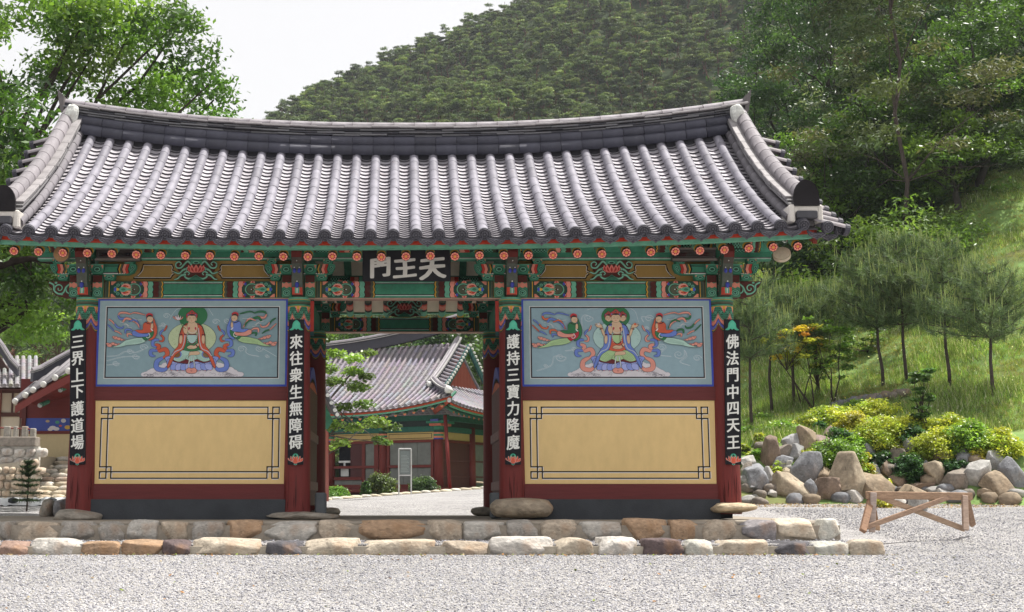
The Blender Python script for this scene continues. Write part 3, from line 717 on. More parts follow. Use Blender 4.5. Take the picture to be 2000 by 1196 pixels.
# ---------------------------------------------------------------- beams
def plane(y): return lambda u,v,l: (u,y-l,v)
def scallop_band(p,xa,xb,z0,z1,col,d,n=3,amp=.012):
    """band from xa to xb, far edge scalloped"""
    pts=[(xa,z0)]+[(xb+d*amp*abs(math.sin(PI*n*k/24)),lerp(z0,z1,k/24)) for k in range(25)]+[(xa,z1)]
    p.poly(pts,col)
def beam_head(p,x0,d,z0,z1,L=.86):
    """painted end of a beam; x0 outer edge, d=+1/-1 towards the middle"""
    h=z1-z0; zc=(z0+z1)/2; s=L/.86
    def X(a): return x0+d*a*s
    n=3
    scallop_band(p,X(0),X(.845),z0,z1,BLK,d,n); scallop_band(p,X(0),X(.835),z0,z1,GOLD,d,n); scallop_band(p,X(0),X(.82),z0,z1,OLV,d,n); scallop_band(p,X(0),X(.79),z0,z1,(.05,.03,.03),d,n)
    scallop_band(p,X(0),X(.775),z0,z1,MAR,d,n); scallop_band(p,X(0),X(.715),z0,z1,BLK,d,n); scallop_band(p,X(0),X(.705),z0,z1,GRL,d,n); scallop_band(p,X(0),X(.645),z0,z1,BLK,d,n)
    scallop_band(p,X(0),X(.635),z0,z1,(.66,.26,.20),d,n); scallop_band(p,X(0),X(.585),z0,z1,(.42,.04,.03),d,n,.004)
    p.poly([(X(.15),z0),(X(.55),z0),(X(.60),zc-.03),(X(.60),zc+.03),(X(.55),z1),(X(.15),z1)],GRD)
    # gold arcs and corner jewels
    for sg in (-1,1):
        p.ell(X(.555),zc+sg*h*.34,.016,.02,BLU,10); p.ell(X(.575),zc+sg*h*.34,.006,.006,WHT,6)
        p.line([(X(.47),zc+sg*h*.5),(X(.55),zc+sg*h*.16)],.008,GOLD)
        p.ell(X(.46),zc+sg*h*.44,.03,.022,(.66,.26,.20),10); p.ell(X(.46),zc+sg*h*.47,.014,.010,(.42,.04,.03),8)
        p.poly([(X(.17),zc+sg*h*.5),(X(.24),zc+sg*h*.5),(X(.19),zc+sg*h*.28),(X(.17),zc+sg*h*.28)],(.62,.22,.15))
    for r_,c in ((.088,OLV),(.08,GRL),(.068,GRD),(.06,OLV)): p.ell(X(.47),zc,r_*1.1*s,min(r_,h*.46),c,22)
    # ring of small curls
    for k in range(11):
        t=2*PI*k/11; cx,cz=X(.33)+.105*math.cos(t)*s,zc+h*.36*math.sin(t)
        p.ell(cx,cz,.023,.020,GRL,10); p.ell(cx,cz,.014,.012,GRD,8); p.ell(cx,cz,.007,.006,GRL,6)
    # the open flower
    for sg in (-1,1):
        p.S([(X(.30),zc+sg*h*.10),(X(.33),zc+sg*h*.34),(X(.40),zc+sg*h*.33),(X(.43),zc+sg*h*.12),(X(.38),zc+sg*h*.06)],(.68,.30,.24)); p.S([(X(.32),zc+sg*h*.16),(X(.345),zc+sg*h*.28),(X(.40),zc+sg*h*.20),(X(.37),zc+sg*h*.12)],(.42,.03,.03))
    p.S([(X(.27),zc),(X(.32),zc+h*.17),(X(.40),zc+h*.05),(X(.43),zc),(X(.40),zc-h*.05),(X(.32),zc-h*.17)],GRL); p.S([(X(.30),zc),(X(.33),zc+h*.08),(X(.36),zc),(X(.33),zc-h*.08)],GR)
    p.line([(X(.36),zc+h*.2),(X(.44),zc),(X(.36),zc-h*.2)],.006,GOLD)
    p.ell(X(.255),zc,.022,.020,(.62,.36,.05),10); p.ell(X(.225),zc,.017,.026,(.06,.09,.5),10); p.ell(X(.455),zc,.011,.016,MAR,8); p.ell(X(.475),zc,.007,.007,WHT,6)
    # outer stripes
    for a,b,c in ((0,.06,GR),(.06,.066,BLK),(.066,.078,GOLD),(.078,.088,BLK),(.088,.115,OLV),(.115,.13,GRD),(.13,.142,OLV),(.142,.152,GOLD),(.152,.16,BLK)):
        p.rect(min(X(a),X(b)),z0,max(X(a),X(b)),z1,c,a==0)
def beam_mid(p,xa,xb,z0,z1):
    p.rect(xa,z0,xb,z1,GR)
    for k,(a,b,c) in enumerate(((0,.10,(.07,.25,.17)),(.11,.14,WHT),(.15,.20,BLK),(.84,.89,BLK),(.90,.925,WHT),(.93,1,(.07,.25,.17)))): p.rect(xa,lerp(z0,z1,a),xb,lerp(z0,z1,b),c,k==0)
def facade(Y,dr,front):
    """dr=-1: faces the camera (the front), +1 faces away; painted on both faces so each reads from either side"""
    out=-dr
    for i in range(3):
        xa,xb=PX[i]+.13,PX[i+1]-.13
        m=MB(); m.cbox(xa,xb,Y-.085,Y+.085,2.83,3.05,.006,GR); lt=m.build('lintel',M_PAINT,gate)
        p=Paint(plane(Y-.0855)); beam_mid(p,xa+.8,xb-.8,2.836,3.046); beam_head(p,xa+.01,1,2.836,3.046); beam_head(p,xb-.01,-1,2.836,3.046); p.build('painted_ornament',M_PAINT,lt)
        m=MB(); m.box(xa,xb,Y-.088,Y+.088,2.818,2.829,(.42,.26,.20)); m.build('lower_edge',M_PAINT,lt)
    # purlin support and purlin run the whole width, past the end pillars
    m=MB(); m.cbox(-4.78,4.81,Y-.06,Y+.06,3.335,3.44,.005,GR); js=m.build('purlin_support',M_PAINT,gate)
    m=MB(); m.tube([(-4.8,Y,3.575),(4.83,Y,3.575)],.15,20,GR); pu=m.build('purlin',M_PAINT,gate,None,True)
    Rp=.1515
    def cyl(u,v,l): a=(v-3.47)/Rp; r=Rp+l; return (u,Y-r*math.cos(a),3.575+r*math.sin(a)-.0)
    p=Paint(plane(Y-.0605)); 
    for (a,b,c) in ((0,.18,GRL),(.18,.26,WHT),(.26,.34,BLK)): p.rect(-4.77,lerp(3.337,3.438,a),4.80,lerp(3.337,3.438,b),c,False)
    p.build('painted_line',M_PAINT,js)
    m=MB(); NV=14
    for i,x in enumerate(PX):
        for d in (-1,1):
            if (i==0 and d<0) or (i==3 and d>0): L=.5; 
            else: L=.86
            seq=((.10,.14,GOLD),(.14,.17,BLK),(.17,.22,OLV),(.22,.52,None),(.52,.585,(.42,.04,.03)),(.585,.65,(.66,.26,.20)),(.65,.66,BLK),(.66,.72,GRL),(.72,.79,MAR),(.79,.82,OLV),(.82,.835,GOLD),(.835,.85,BLK))
            for a,b,c in seq:
                if L==.5: a,b=a*.6,b*.6
                for j in range(NV):
                    a0=-1.25+2.1*j/NV; a1=-1.25+2.1*(j+1)/NV; r=Rp+.0015; am=(a0+a1)/2
                    sc=.012*abs(math.sin(am*9))
                    nb=max(1,int((b-a)/.02)) if c is None else 1
                    for q in range(nb):
                        aa=lerp(a,b,q/nb); bb=lerp(a,b,(q+1)/nb)
                        cc=c
                        if c is None:
                            u=(aa+bb)/2; rr=math.hypot((u-.37)*1.0,am*.15)
                            cc=(.66,.26,.20) if .03<rr<.055 else (GOLD if rr<.03 else ((GRL if math.sin(u*160)*math.sin(am*26)>0.1 else GRD)))
                        xx=[x+d*(t+sc*(0 if c is None else 1)) for t in (aa,bb)]
                        m.add([(xx[0],Y-r*math.cos(a0),3.575+r*math.sin(a0)),(xx[1],Y-r*math.cos(a0),3.575+r*math.sin(a0)),(xx[1],Y-r*math.cos(a1),3.575+r*math.sin(a1)),(xx[0],Y-r*math.cos(a1),3.575+r*math.sin(a1))],[(0,1,2,3)],cc)
    m.build('painted_ornament',M_PAINT,pu)
    # bracket arms at each pillar
    for i,x in enumerate(PX):
        br=ob('bracket',None,gate,(x,Y,0))
        lL=-.66; lR=.66
        def arm(x0,x1,z0,z1,yf,nm):
            h=z1-z0; prof=[(x0+.10,z0),(x1-.10,z0),(x1-.03,z0+.03),(x1,z0+.09),(x1,z1),(x0,z1),(x0,z0+.09),(x0+.03,z0+.03)]
            m=MB(); m.prism(prof,'y',yf-.045,yf+.045,GR); a=m.build(nm,M_PAINT,br)
            p=Paint(lambda u,v,l:(u,yf-.0455-l,v))
            p.rect(x0+.14,z0+.006,x1-.14,z0+.02,WHT); p.rect(x0+.14,z0+.02,x1-.14,z0+.032,BLK,False); p.rect(x0+.14,z1-.03,x1-.14,z1-.02,BLK,False)
            for e,d in ((x0,1),(x1,-1)):
                def band(a,b,c):
                    pts=[(e+d*a,z0+.03+0*a),(e+d*(a+.02),lerp(z0,z1,.5)),(e+d*a,z1),(e+d*b,z1),(e+d*(b+.02),lerp(z0,z1,.5)),(e+d*b,z0+.004)]
                    p.poly(pts,c)
                band(.205,.225,BLK); band(.19,.205,GOLD); band(.165,.19,OLV); band(.155,.165,BLK); band(.12,.155,(.62,.24,.18)); band(.085,.12,(.42,.04,.03)); band(.078,.085,BLK)
                for (cu,cv,r_) in ((.045,.7,.026),(.05,.42,.026),(.03,.56,.02)): 
                    p.ell(e+d*cu,lerp(z0,z1,cv),r_,r_,GRD,12); p.ell(e+d*cu,lerp(z0,z1,cv),r_*.75,r_*.75,GRL,12); p.ell(e+d*cu,lerp(z0,z1,cv),r_*.45,r_*.45,GRD,8)
            p.build('painted_ornament',M_PAINT,a)
        def block(xc,z0,z1,w_,yf):
            m=MB(); m.prism([(xc-w_*.36,z0),(xc+w_*.36,z0),(xc+w_*.5,lerp(z0,z1,.5)),(xc+w_*.5,z1),(xc-w_*.5,z1),(xc-w_*.5,lerp(z0,z1,.5))],'y',yf-.06,yf+.06,GR); b_=m.build('bearing_block',M_PAINT,br)
            p=Paint(lambda u,v,l:(u,yf-.0605-l,v)); zc=lerp(z0,z1,.45)
            p.rect(xc-w_*.5+.006,z1-.012,xc+w_*.5-.006,z1-.004,GRL); p.ell(xc,zc,w_*.3,(z1-z0)*.33,GRD,14); p.ell(xc,zc,w_*.24,(z1-z0)*.25,GRL,12); p.ell(xc,zc,w_*.16,(z1-z0)*.15,GRD,10)
            for sg in (-1,1): p.poly([(xc+sg*w_*.46,z1-.014),(xc+sg*w_*.28,z1-.014),(xc+sg*w_*.42,lerp(z0,z1,.5))],(.6,.2,.14))
            p.build('painted_ornament',M_PAINT,b_)
        yf=dr*.115 if dr<0 else -.115
        aL,aR=((-.47,.64),(-.44,.47),(-.47,.44),(-.64,.47))[i]
        arm(aL,aR,3.125,3.262,yf,'bracket_arm')
        for xc in (aL+.09,aR-.09): block(xc,3.262,3.335,.13,yf)
        for xc in (-.30,.30): block(xc,3.052,3.125,.14,yf)
        # flat carved board hugging the pillar head, under the arm
        for sg in (-1,1):
            x0,x1=sorted((sg*.085,sg*.215))
            m=MB(); m.cbox(x0,x1,yf-.05,yf+.03,2.835,3.12,.006,GR); b_=m.build('side_board',M_PAINT,br)
            p=Paint(lambda u,v,l:(u,yf-.0505-l,v))
            p.rect(x0+.004,3.02,x1-.004,3.115,MAR); 
            p.poly([(x0+.004,2.95),(x0+.03,2.965),(x0+.065,2.945),(x0+.1,2.965),(x1-.004,2.95),(x1-.004,3.02),(x1-.04,3.005),(x0+.06,3.025),(x0+.03,3.005),(x0+.004,3.02)],(.62,.22,.16))
            xc=(x0+x1)/2
            for r_,c in ((.058,OLV),(.05,GRL),(.038,GRD),(.028,GRL),(.016,GRD)): p.ell(xc,2.885,r_,r_*.85,c,14)
            p.build('painted_ornament',M_PAINT,b_)
        # capped block beside the head (upper)
        for sg in (-1,1): block(sg*.155,3.125,3.25,.17,yf-.055)
        # forward carved head (ikgong)
        prof=[(0,2.84),(-.30,2.84),(-.33,2.93),(-.37,2.985),(-.40,3.10),(-.44,3.22),(-.50,3.29),(-.53,3.36),(-.50,3.44),(-.42,3.475),(-.25,3.48),(0,3.48)]
        ec=[MAR,(.55,.08,.05),(.08,.10,.09),(.08,.09,.075),(.08,.09,.075),(.07,.06,.05),(.12,.02,.017),(.12,.02,.017),(.12,.02,.017),GR,GR,GR]
        if dr<0 or True:
            pr=[(y_*(1 if dr<0 else -1),z) for y_,z in prof]
            m=MB(); m.prism(pr,'x',-.066,.066,(.06,.11,.075),ec); hd=m.build('bracket_head',M_PAINT,br)
            if dr<0:
                p=Paint(lambda u,v,l:(u,-.332-l,v)); 
                m=MB(); m.cbox(-.05,.05,-.345,-.30,2.845,2.93,.004,(.55,.08,.05)); m.build('red_face',M_PAINT,hd)
                m=MB(); m.box(-.028,.028,-.3475,-.346,2.85,2.925,GRL); m.box(-.006,.006,-.349,-.3476,2.85,2.925,WHT); m.build('striped_face',M_PAINT,hd)
                for (u,yy,z,r_,c) in ((0,-.382,3.00,.011,WHT),(-.032,-.43,3.17,.010,WHT),(.032,-.43,3.17,.010,WHT),(0,-.475,3.25,.009,WHT),(0,-.37,2.955,.03,BLU),(-.03,-.425,3.13,.024,BLU),(.03,-.425,3.13,.024,BLU)):
                    mm=MB(); vv,ff=ICO1; mm.add([(u+v_[0]*r_,yy+v_[1]*r_*.7,z+v_[2]*r_*(1.5 if c==BLU else 1)) for v_ in vv],[tuple(f) for f in ff],c); mm.build('painted_bead',M_PAINT,hd,None,True)
                for sg in (-1,1):
                    p=Paint(lambda u,v,l:(sg*(.0665+l),u,v))
                    for (cy,cz,r_) in ((-.16,3.36,.055),(-.28,3.38,.05),(-.40,3.38,.045),(-.33,3.25,.05),(-.22,3.2,.05),(-.25,3.07,.05),(-.15,2.95,.05)):
                        p.ell(cy,cz,r_,r_,(.45,.05,.04),14); p.ell(cy,cz,r_*.85,r_*.85,GRL,14); p.ell(cy,cz,r_*.6,r_*.6,GRD,12); p.ell(cy,cz,r_*.3,r_*.3,GRL,8)
                    p.build('painted_ornament',M_PAINT,hd)
        # round painted beam end above the head
        if dr<0:
            m=MB(); m.tube([(0,-.30,3.50),(0,0,3.52)],.115,18,GR); be=m.build('beam_end',M_PAINT,br,None,True)
            p=Paint(lambda u,v,l:(u,-.3015-l,v)); p.ell(0,3.50,.10,.10,BLK,18); 
            for k in range(6): t=2*PI*k/6; p.ell(.05*math.cos(t),3.5+.05*math.sin(t),.026,.026,(.35,.40,.38),10)
            for k in range(6): t=2*PI*k/6; p.ell(.05*math.cos(t),3.5+.05*math.sin(t),.016,.016,BLK,8)
            p.ell(0,3.5,.02,.02,(.35,.40,.38),8); p.build('painted_ornament',M_PAINT,be)
    # carved lintel ends past the corner pillars
    for s,xp in ((-1,PX[0]),(1,PX[3])):
        prof=[(.13,2.85),(.22,2.835),(.25,2.85),(.31,2.838),(.35,2.865),(.41,2.87),(.45,2.91),(.455,2.95),(.49,2.98),(.52,3.05),(.13,3.05)]
        pr=[(xp+s*a,b) for a,b in prof]; m=MB(); m.prism(pr,'y',Y-.08,Y+.08,MAR); ce=m.build('carved_beam_end',M_PAINT,gate)
        p=Paint(plane(Y-.0805))
        def spiral(cx,cz,r0,turns,ph,col,wd,d):
            pts=[]
            for k in range(30):
                t=k/29; a=ph+d*turns*2*PI*t; r=r0*(1-t*.85); pts.append((xp+s*(cx+r*math.cos(a)),cz+r*math.sin(a)))
            p.line(pts,[w_*1.0+.008 for w_ in [wd*(1-.5*k/29) for k in range(30)]],GRD); p.line(pts,[wd*(1-.5*k/29) for k in range(30)],GRL); p.line(pts,.003,(.35,.5,.42))
        spiral(.22,2.935,.075,1.25,PI*.75,GRL,.020,-1); spiral(.365,2.955,.065,1.2,-PI*.2,GRL,.018,1)
        q=[(.14,3.0),(.19,3.03),(.27,2.98),(.31,2.90),(.37,2.885),(.43,2.93),(.44,3.0),(.50,3.035)]
        q=crom([(xp+s*a,b) for a,b in q],5); p.line(q,.028,GRD); p.line(q,.020,GRL); p.line(q,.003,(.35,.5,.42))
        for c_ in ((.33,2.88),(.41,3.03)): p.ell(xp+s*c_[0],c_[1],.018,.014,GRL,10)
        p.build('painted_scroll',M_PAINT,ce)
facade(0,-1,True); facade(YR,1,False)
# lotus carving that stands between beams in a bay
def hwaban(xc,y,parent,dark=False):
    o=ob('lotus_carving',None,parent,(xc,y,0))
    prof=[(-.10,3.06),(.10,3.06),(.2,3.075),(.26,3.11),(.17,3.14),(.24,3.20),(.26,3.27),(.20,3.33),(-.20,3.33),(-.26,3.27),(-.24,3.20),(-.17,3.14),(-.26,3.11),(-.2,3.075)]
    m=MB(); m.prism(prof,'y',-.02,.02,MAR); m.build('backing',M_PAINT,o)
    p=Paint(lambda u,v,l:(u,-.021-l,v))
    for s in (-1,1):
        def sc(pts,w0=.026):
            q=crom([(s*a,b) for a,b in pts],6); nq=len(q); ws=[w0*(1-.55*k/(nq-1)) for k in range(nq)]
            p.line(q,[w_+.008 for w_ in ws],GRD); p.line(q,ws,GRL); p.line(q,.004,(.36,.52,.44))
        sc([(.06,3.27),(.11,3.315),(.16,3.27),(.20,3.23),(.255,3.235),(.265,3.285),(.225,3.31),(.195,3.285),(.215,3.262)])
        sc([(.03,3.10),(.09,3.085),(.14,3.11),(.15,3.16),(.11,3.18),(.085,3.155),(.105,3.135)])
        sc([(.12,3.22),(.17,3.20),(.22,3.155),(.285,3.175)],.03)
        sc([(.13,3.14),(.19,3.13),(.24,3.085),(.28,3.075)],.03)
        sc([(.075,3.20),(.10,3.235),(.13,3.22),(.12,3.195)],.02)
    p.poly([(-.11,3.062),(-.06,3.10),(0,3.14),(.06,3.10),(.11,3.062)],GR)
    for k in range(-4,5): p.line([(0,3.13),(k*.022,3.065)],.004,GRD,up=(k==-4))
    for a,w_ in ((-.085,.8),(.085,.8),(-.05,1),(.05,1),(0,1.15)):
        p.S([(a*.5,3.165),(a-.03*w_,3.20),(a*1.15,3.26+.01*w_),(a+.03*w_,3.20)],(.62,.17,.14)); p.S([(a*.55,3.175),(a-.013,3.205),(a*1.1,3.24),(a+.013,3.205)],(.36,.03,.03))
    p.rect(-.075,3.285,.075,3.33,GR); p.ell(0,3.30,.045,.022,GRL,12); p.ell(0,3.297,.03,.013,GRD,10)
    p.build('painted_lotus',M_PAINT,o); return o
def gold_board(i,Y):
    xa,xb=PX[i]+.12,PX[i+1]-.12; xc=(xa+xb)/2+(.03 if i==0 else -.05)
    m=MB(); m.cbox(xa,xb,Y-.02,Y+.02,3.053,3.333,.002,OCH); g=m.build('gold_board',M_PLASTER,gate)
    p=Paint(plane(Y-.0205))
    for s in (-1,1):
        e=abs((xa if s<0 else xb)-xc)
        sh=0 if ((i==0)==(s<0)) else .24
        pts=[(.33,3.10),(.315,3.135),(.29,3.15),(.315,3.175),(.275,3.19),(.315,3.21),(.305,3.25),(.32,3.283),(e-.58+sh,3.283),(e-.57+sh,3.22),(e-.55+sh,3.17),(e-.51+sh,3.125),(e-.46+sh,3.10)]
        q=[(xc+s*a,b) for a,b in pts]; p.line(q,.018,BLK,True); 
        q2=[(xc+s*(a+(.012 if a<.7 else -.014)),b+(.010 if b<3.18 else -.010)) for a,b in pts]; p.line(q2,.006,WHT,True)
    p.build('painted_line',M_PAINT,g)
    hwaban(xc,Y-.045,gate)
gold_board(0,0); gold_board(2,0)
hwaban(.015,YR-.05,gate)
for i in (0,2):
    m=MB(); m.box(PX[i]+.12,PX[i+1]-.12,YR-.02,YR+.02,3.053,3.333,OCH); m.build('gold_board',M_PLASTER,gate)
# ---------------------------------------------------------------- wall bays
def fret(p,xa,xb,za,zb):
    """double-line border with interlaced corner squares, black with a white shade line"""
    o=.093; g=.073; w_=.016; ww=.009
    x0,x1=xa+.085,xb-.085; z0,z1=za+.07,zb-.085
    def seg(a,b,first=True):
        (ax,az),(bx,bz)=a,b
        p.rect(min(ax,bx)-w_/2,min(az,bz)-w_/2,max(ax,bx)+w_/2,max(az,bz)+w_/2,BLK,False)
    segs=[]
    e=.083; e2=.145                                  # offsets measured from the outer corner of the fret
    # four sides: outer line (stops short) and inner line (runs to the corner square)
    segs+=[((x0+e2,z1),(x1-e2,z1)),((x0,z1-e),(x1,z1-e)),((x0+e2,z0),(x1-e2,z0)),((x0,z0+e),(x1,z0+e))]
    segs+=[((x0,z0+e2),(x0,z1-e2)),((x0+e,z0),(x0+e,z1)),((x1,z0+e2),(x1,z1-e2)),((x1-e,z0),(x1-e,z1))]
    for sx,cx in ((1,x0),(-1,x1)):
        for sz,cz in ((1,z0),(-1,z1)):
            segs+=[((cx,cz),(cx+sx*e,cz)),((cx,cz),(cx,cz+sz*e)),((cx+sx*e2,cz),(cx+sx*e2,cz+sz*e2)),((cx,cz+sz*e2),(cx+sx*e2,cz+sz*e2))]
    p.n+=1
    for (a,b) in segs:                                # white shade on the inner/lower right side
        hor=abs(a[1]-b[1])<1e-6; dx,dz=(0,-(w_+ww)/2) if hor else ((w_+ww)/2,0)
        p.rect(min(a[0],b[0])+dx-(ww/2 if not hor else 0),min(a[1],b[1])+dz-(ww/2 if hor else 0),max(a[0],b[0])+dx+(ww/2 if not hor else 0),max(a[1],b[1])+dz+(ww/2 if hor else 0),(.72,.68,.66),False)
    p.n+=1
    for (a,b) in segs: seg(a,b)
def wall_bay(i):
    xa,xb=PX[i]+.15,PX[i+1]-.15
    m=MB(); m.cbox(xa-.02,xb+.02,-.11,.11,-.01,.246,.004,(.055,.06,.068)); m.build('plinth_wall',M_CEMENT,gate)
    m=MB(); m.cbox(xa-.03,xb+.03,-.075,.075,.24,.438,.006,(.125,.022,.022)); m.build('sill_beam',M_BEAM,gate)
    m=MB(); m.cbox(xa-.03,xb+.03,-.075,.075,1.502,1.678,.006,(.115,.020,.020)); m.build('middle_beam',M_BEAM,gate)
    m=MB(); m.box(xa-.02,xb+.02,-.05,.05,.44,1.50,YEL); yp=m.build('yellow_panel',M_PLASTER,gate)
    p=Paint(plane(-.0505)); fret(p,xa,xb,.44,1.50); p.build('painted_fret',M_ART,yp)
    m=MB(); m.box(xa-.02,xb+.02,-.05,.05,1.68,2.828,(.19,.275,.29)); wp=m.build('painted_wall_panel',M_ART,gate)
    return wp,xa-.01,xb+.01
# ---------------------------------------------------------------- the two wall paintings (drawn in 2000 x 973 units)
SKIN=(.56,.40,.27); AR=(.50,.10,.055); AB=(.13,.20,.52); AM=(.36,.54,.47); AS=(.62,.27,.22); AG=(.035,.16,.07); ALG=(.34,.50,.26); AMAR=(.12,.02,.025); INK=(.03,.025,.03); LIL=(.22,.28,.60); CLD=(.58,.56,.60)
def painting(parent,xa,xb,za,zb,variant):
    W=xb-xa; H=zb-za
    p=Paint(lambda u,v,l:(xa+u/2000*W,-.0505-l,zb-v/973*H),.00005)
    k_=1
    def frame(x0,y0,x1,y1,wd,c): p.line([(x0,y0),(x1,y0),(x1,y1),(x0,y1)],wd,c,True)
    bgc=(.22,.325,.365) if variant==0 else (.25,.365,.42)
    p.rect(0,0,2000,973,(.05,.08,.42)); p.rect(22,22,1978,951,(.275,.375,.405)); p.rect(85,85,1915,888,(.60,.62,.62)); p.rect(92,92,1908,881,INK); p.rect(106,106,1894,867,bgc)
    SW=(.52,.58,.62)
    def swirl(cx,cy,r,d=1,tail=None,turns=1.6,a0=0):
        q=[(cx+r*(1-t*.9)*math.cos(a0+d*turns*2*PI*t),cy+r*(1-t*.9)*math.sin(a0+d*turns*2*PI*t)*.8) for t in [k/26 for k in range(27)]]
        if tail: q=crom(tail+[q[0]],6)[:-1]+q
        p.line(q,3.4,SW)
        p.line([(a+9,b+7) for a,b in q[:len(q)*2//3]],2.2,SW)
    if variant==0:
        swirl(350,580,38,1,[(110,640),(220,630),(290,590)]); swirl(490,540,45,-1,[(380,600),(430,590)]); swirl(410,640,40,1,[(110,690),(230,655),(330,640)]); swirl(205,715,38,1,[(110,735),(160,730)]); swirl(720,190,38,-1); swirl(690,285,30,1,[(640,310)]); swirl(1240,255,40,-1); swirl(1360,245,40,1); swirl(1520,560,48,-1,[(1700,640),(1600,620),(1560,590)]); swirl(1700,555,42,1,[(1880,640),(1800,590)]); swirl(1785,635,24,1)
        p.line(crom([(760,230),(790,170),(830,120),(870,106)],6),3,SW); p.line(crom([(1215,190),(1190,150),(1165,110)],6),3,SW)
    else:
        swirl(700,215,52,1,[(640,340),(630,230),(670,180)]); swirl(1340,220,50,-1,[(1280,260),(1265,200)]); swirl(1310,320,26,1); swirl(250,490,46,-1); swirl(400,650,60,1,[(150,800),(300,740),(340,640)]); swirl(550,560,38,1,[(450,580)]); swirl(1460,540,50,-1,[(1560,640),(1440,620)]); swirl(1640,620,60,1,[(1750,740),(1650,700),(1720,640),(1700,570)]); swirl(1830,660,46,-1); swirl(245,740,24,1)
        p.line(crom([(690,130),(740,110),(810,108)],6),3,SW); p.line(crom([(1150,108),(1200,150),(1230,260)],6),3,SW)
    # cloud bank
    r=random.Random(3+variant)
    base=[]
    for k in range(46):
        t=k/45; x=505+t*1010; top_=860-175*math.sin(PI*t)**.75; 
        base.append((x,top_,r.uniform(26,42)))
    p.poly([(500,866),(1520,866)]+[(x,y) for x,y,_ in base[::-1]],CLD)
    p.n+=1
    for x,y,q in base: p.ell(x,min(y+10,866-q*.8),q*1.1,q*.85,(.16,.16,.2),12)
    p.n+=1
    for x,y,q in base: p.ell(x,min(y+10,866-q*.8),q*1.1-2.2,q*.85-2.2,CLD,12)
    for k in range(70):
        t=r.random(); x=520+t*960; mt_=866-165*math.sin(PI*t)**.8; y=r.uniform(mt_+20,858) if mt_<830 else 850
        q=r.uniform(12,24); p.line([(x+q*math.cos(a),min(864,y+q*.7*math.sin(a))) for a in [PI+PI*1.5*j/8 for j in range(9)]],2.3,(.16,.16,.2),up=(k%20==0))
    # body halo and head halo
    if variant==0:
        p.ell(1000,440,252,178,INK,40); p.ell(1000,440,249,175,(.44,.52,.33),40)
        for k in range(240):
            a=r.random()*6.28; q=math.sqrt(r.random()); p.ell(1000+240*q*math.cos(a),440+168*q*math.sin(a),4,3,(.27,.36,.2),5,up=(k%12==0))
        p.poly([(1000+155*math.cos(a),min(1e9,max(107,190+130*math.sin(a)))) for a in [2*PI*j/40 for j in range(40)]],AG)
    else:
        p.ell(1000,430,254,178,INK,40); p.ell(1000,430,251,175,(.36,.52,.50),40)
        for k in range(60):
            a=r.random()*6.28; q=math.sqrt(r.random()); cx,cy=1000+225*q*math.cos(a),430+155*q*math.sin(a); p.line([(cx+9*math.cos(b),cy+7*math.sin(b)) for b in [j*.8+a for j in range(6)]],2,(.2,.33,.32),up=(k==0))
        p.poly([(990+150*math.cos(a),max(107,205+128*math.sin(a))) for a in [2*PI*j/40 for j in range(40)]],AG)
    C1,C2=(AR,AB) if variant==0 else (AB,AR); RC1,RC2=(AR,AB) if variant==0 else (AS,AB)
    # ribbons at both sides
    def mir(pts,s): return [(1000+s*(x-1000),y) for x,y in pts]
    for s in (1,-1):
        segs=[([(733,300),(715,345),(690,365)],16,RC1),([(700,345),(665,385),(680,425)],18,RC2),([(672,405),(700,440),(690,475),(650,470)],20,RC1),([(655,462),(600,465),(590,520),(640,540)],32,RC2),([(615,510),(655,530),(640,570),(590,575)],38,RC1),([(640,580),(575,580),(575,630),(625,640)],36,RC2),([(650,590),(720,565),(745,620),(690,670)],46,RC1),([(700,660),(640,700),(640,775),(720,790),(760,740)],50,RC2 if variant==0 else RC1)]
        for q,wd,c in segs: p.ribbon(mir(q,s),wd,c,6,3,INK)
    # lotus seat
    pet=[(720,660),(760,640),(830,650),(1170,650),(1240,640),(1285,660),(1262,700),(1245,740),(1200,770),(1160,800),(1090,790),(1000,812),(910,790),(840,800),(800,770),(755,740),(738,700)]
    p.S(pet,LIL,3,4,INK)
    for row,(yy,hh,nn) in enumerate(((690,70,9),(750,70,8))):
        for k in range(nn):
            t=(k+.5)/nn; x=760+t*480 if row==0 else 800+t*400; lean=(t-.5)*90
            p.S([(x-30,yy-20),(x+30,yy-20),(x+34+lean*.3,yy+hh*.4),(x+lean*.7,yy+hh*.8-abs(lean)*.25),(x-34+lean*.3,yy+hh*.4)],mixc(LIL,(.38,.42,.72),.6*(k%2)),3,3,INK)
            p.ell(x+lean*.7,yy+hh*.8-abs(lean)*.25,5,8,AS,6)
    p.S([(945,790),(975,768),(1000,776),(1030,768),(1058,792),(1050,824),(1000,832),(955,822)],AS,3,4,INK); p.line([(1000+12*(1-t)*math.cos(t*9),800+10*(1-t)*math.sin(t*9)) for t in [j/12 for j in range(13)]],2.5,AMAR)
    # skirt over crossed legs
    SK=AM if variant==0 else ALG
    p.S([(800,620),(870,580),(940,570),(1060,570),(1130,580),(1200,620),(1218,670),(1185,705),(1120,715),(1050,700),(1000,712),(945,725),(880,715),(820,705),(790,670)],AMAR,3,4,INK)
    p.S([(805,620),(870,583),(940,575),(1060,575),(1130,583),(1195,620),(1208,662),(1180,692),(1120,700),(1060,672),(1000,700),(940,672),(880,702),(825,690),(797,660)],SK,3,3,INK)
    dk=tuple(c*.55 for c in SK)
    for s in (1,-1):
        for k in range(6): p.line(crom(mir([(815+k*14,640-k*8),(850+k*14,680-k*9),(910+k*10,690-k*12),(945+k*6,660-k*12)],s),5),2.6,dk,up=(k==0))
        if variant==0: p.ell(1000+s*155,620,52,44,(.12,.18,.5),16); p.ell(1000+s*158,622,42,36,(.20,.10,.04),16)
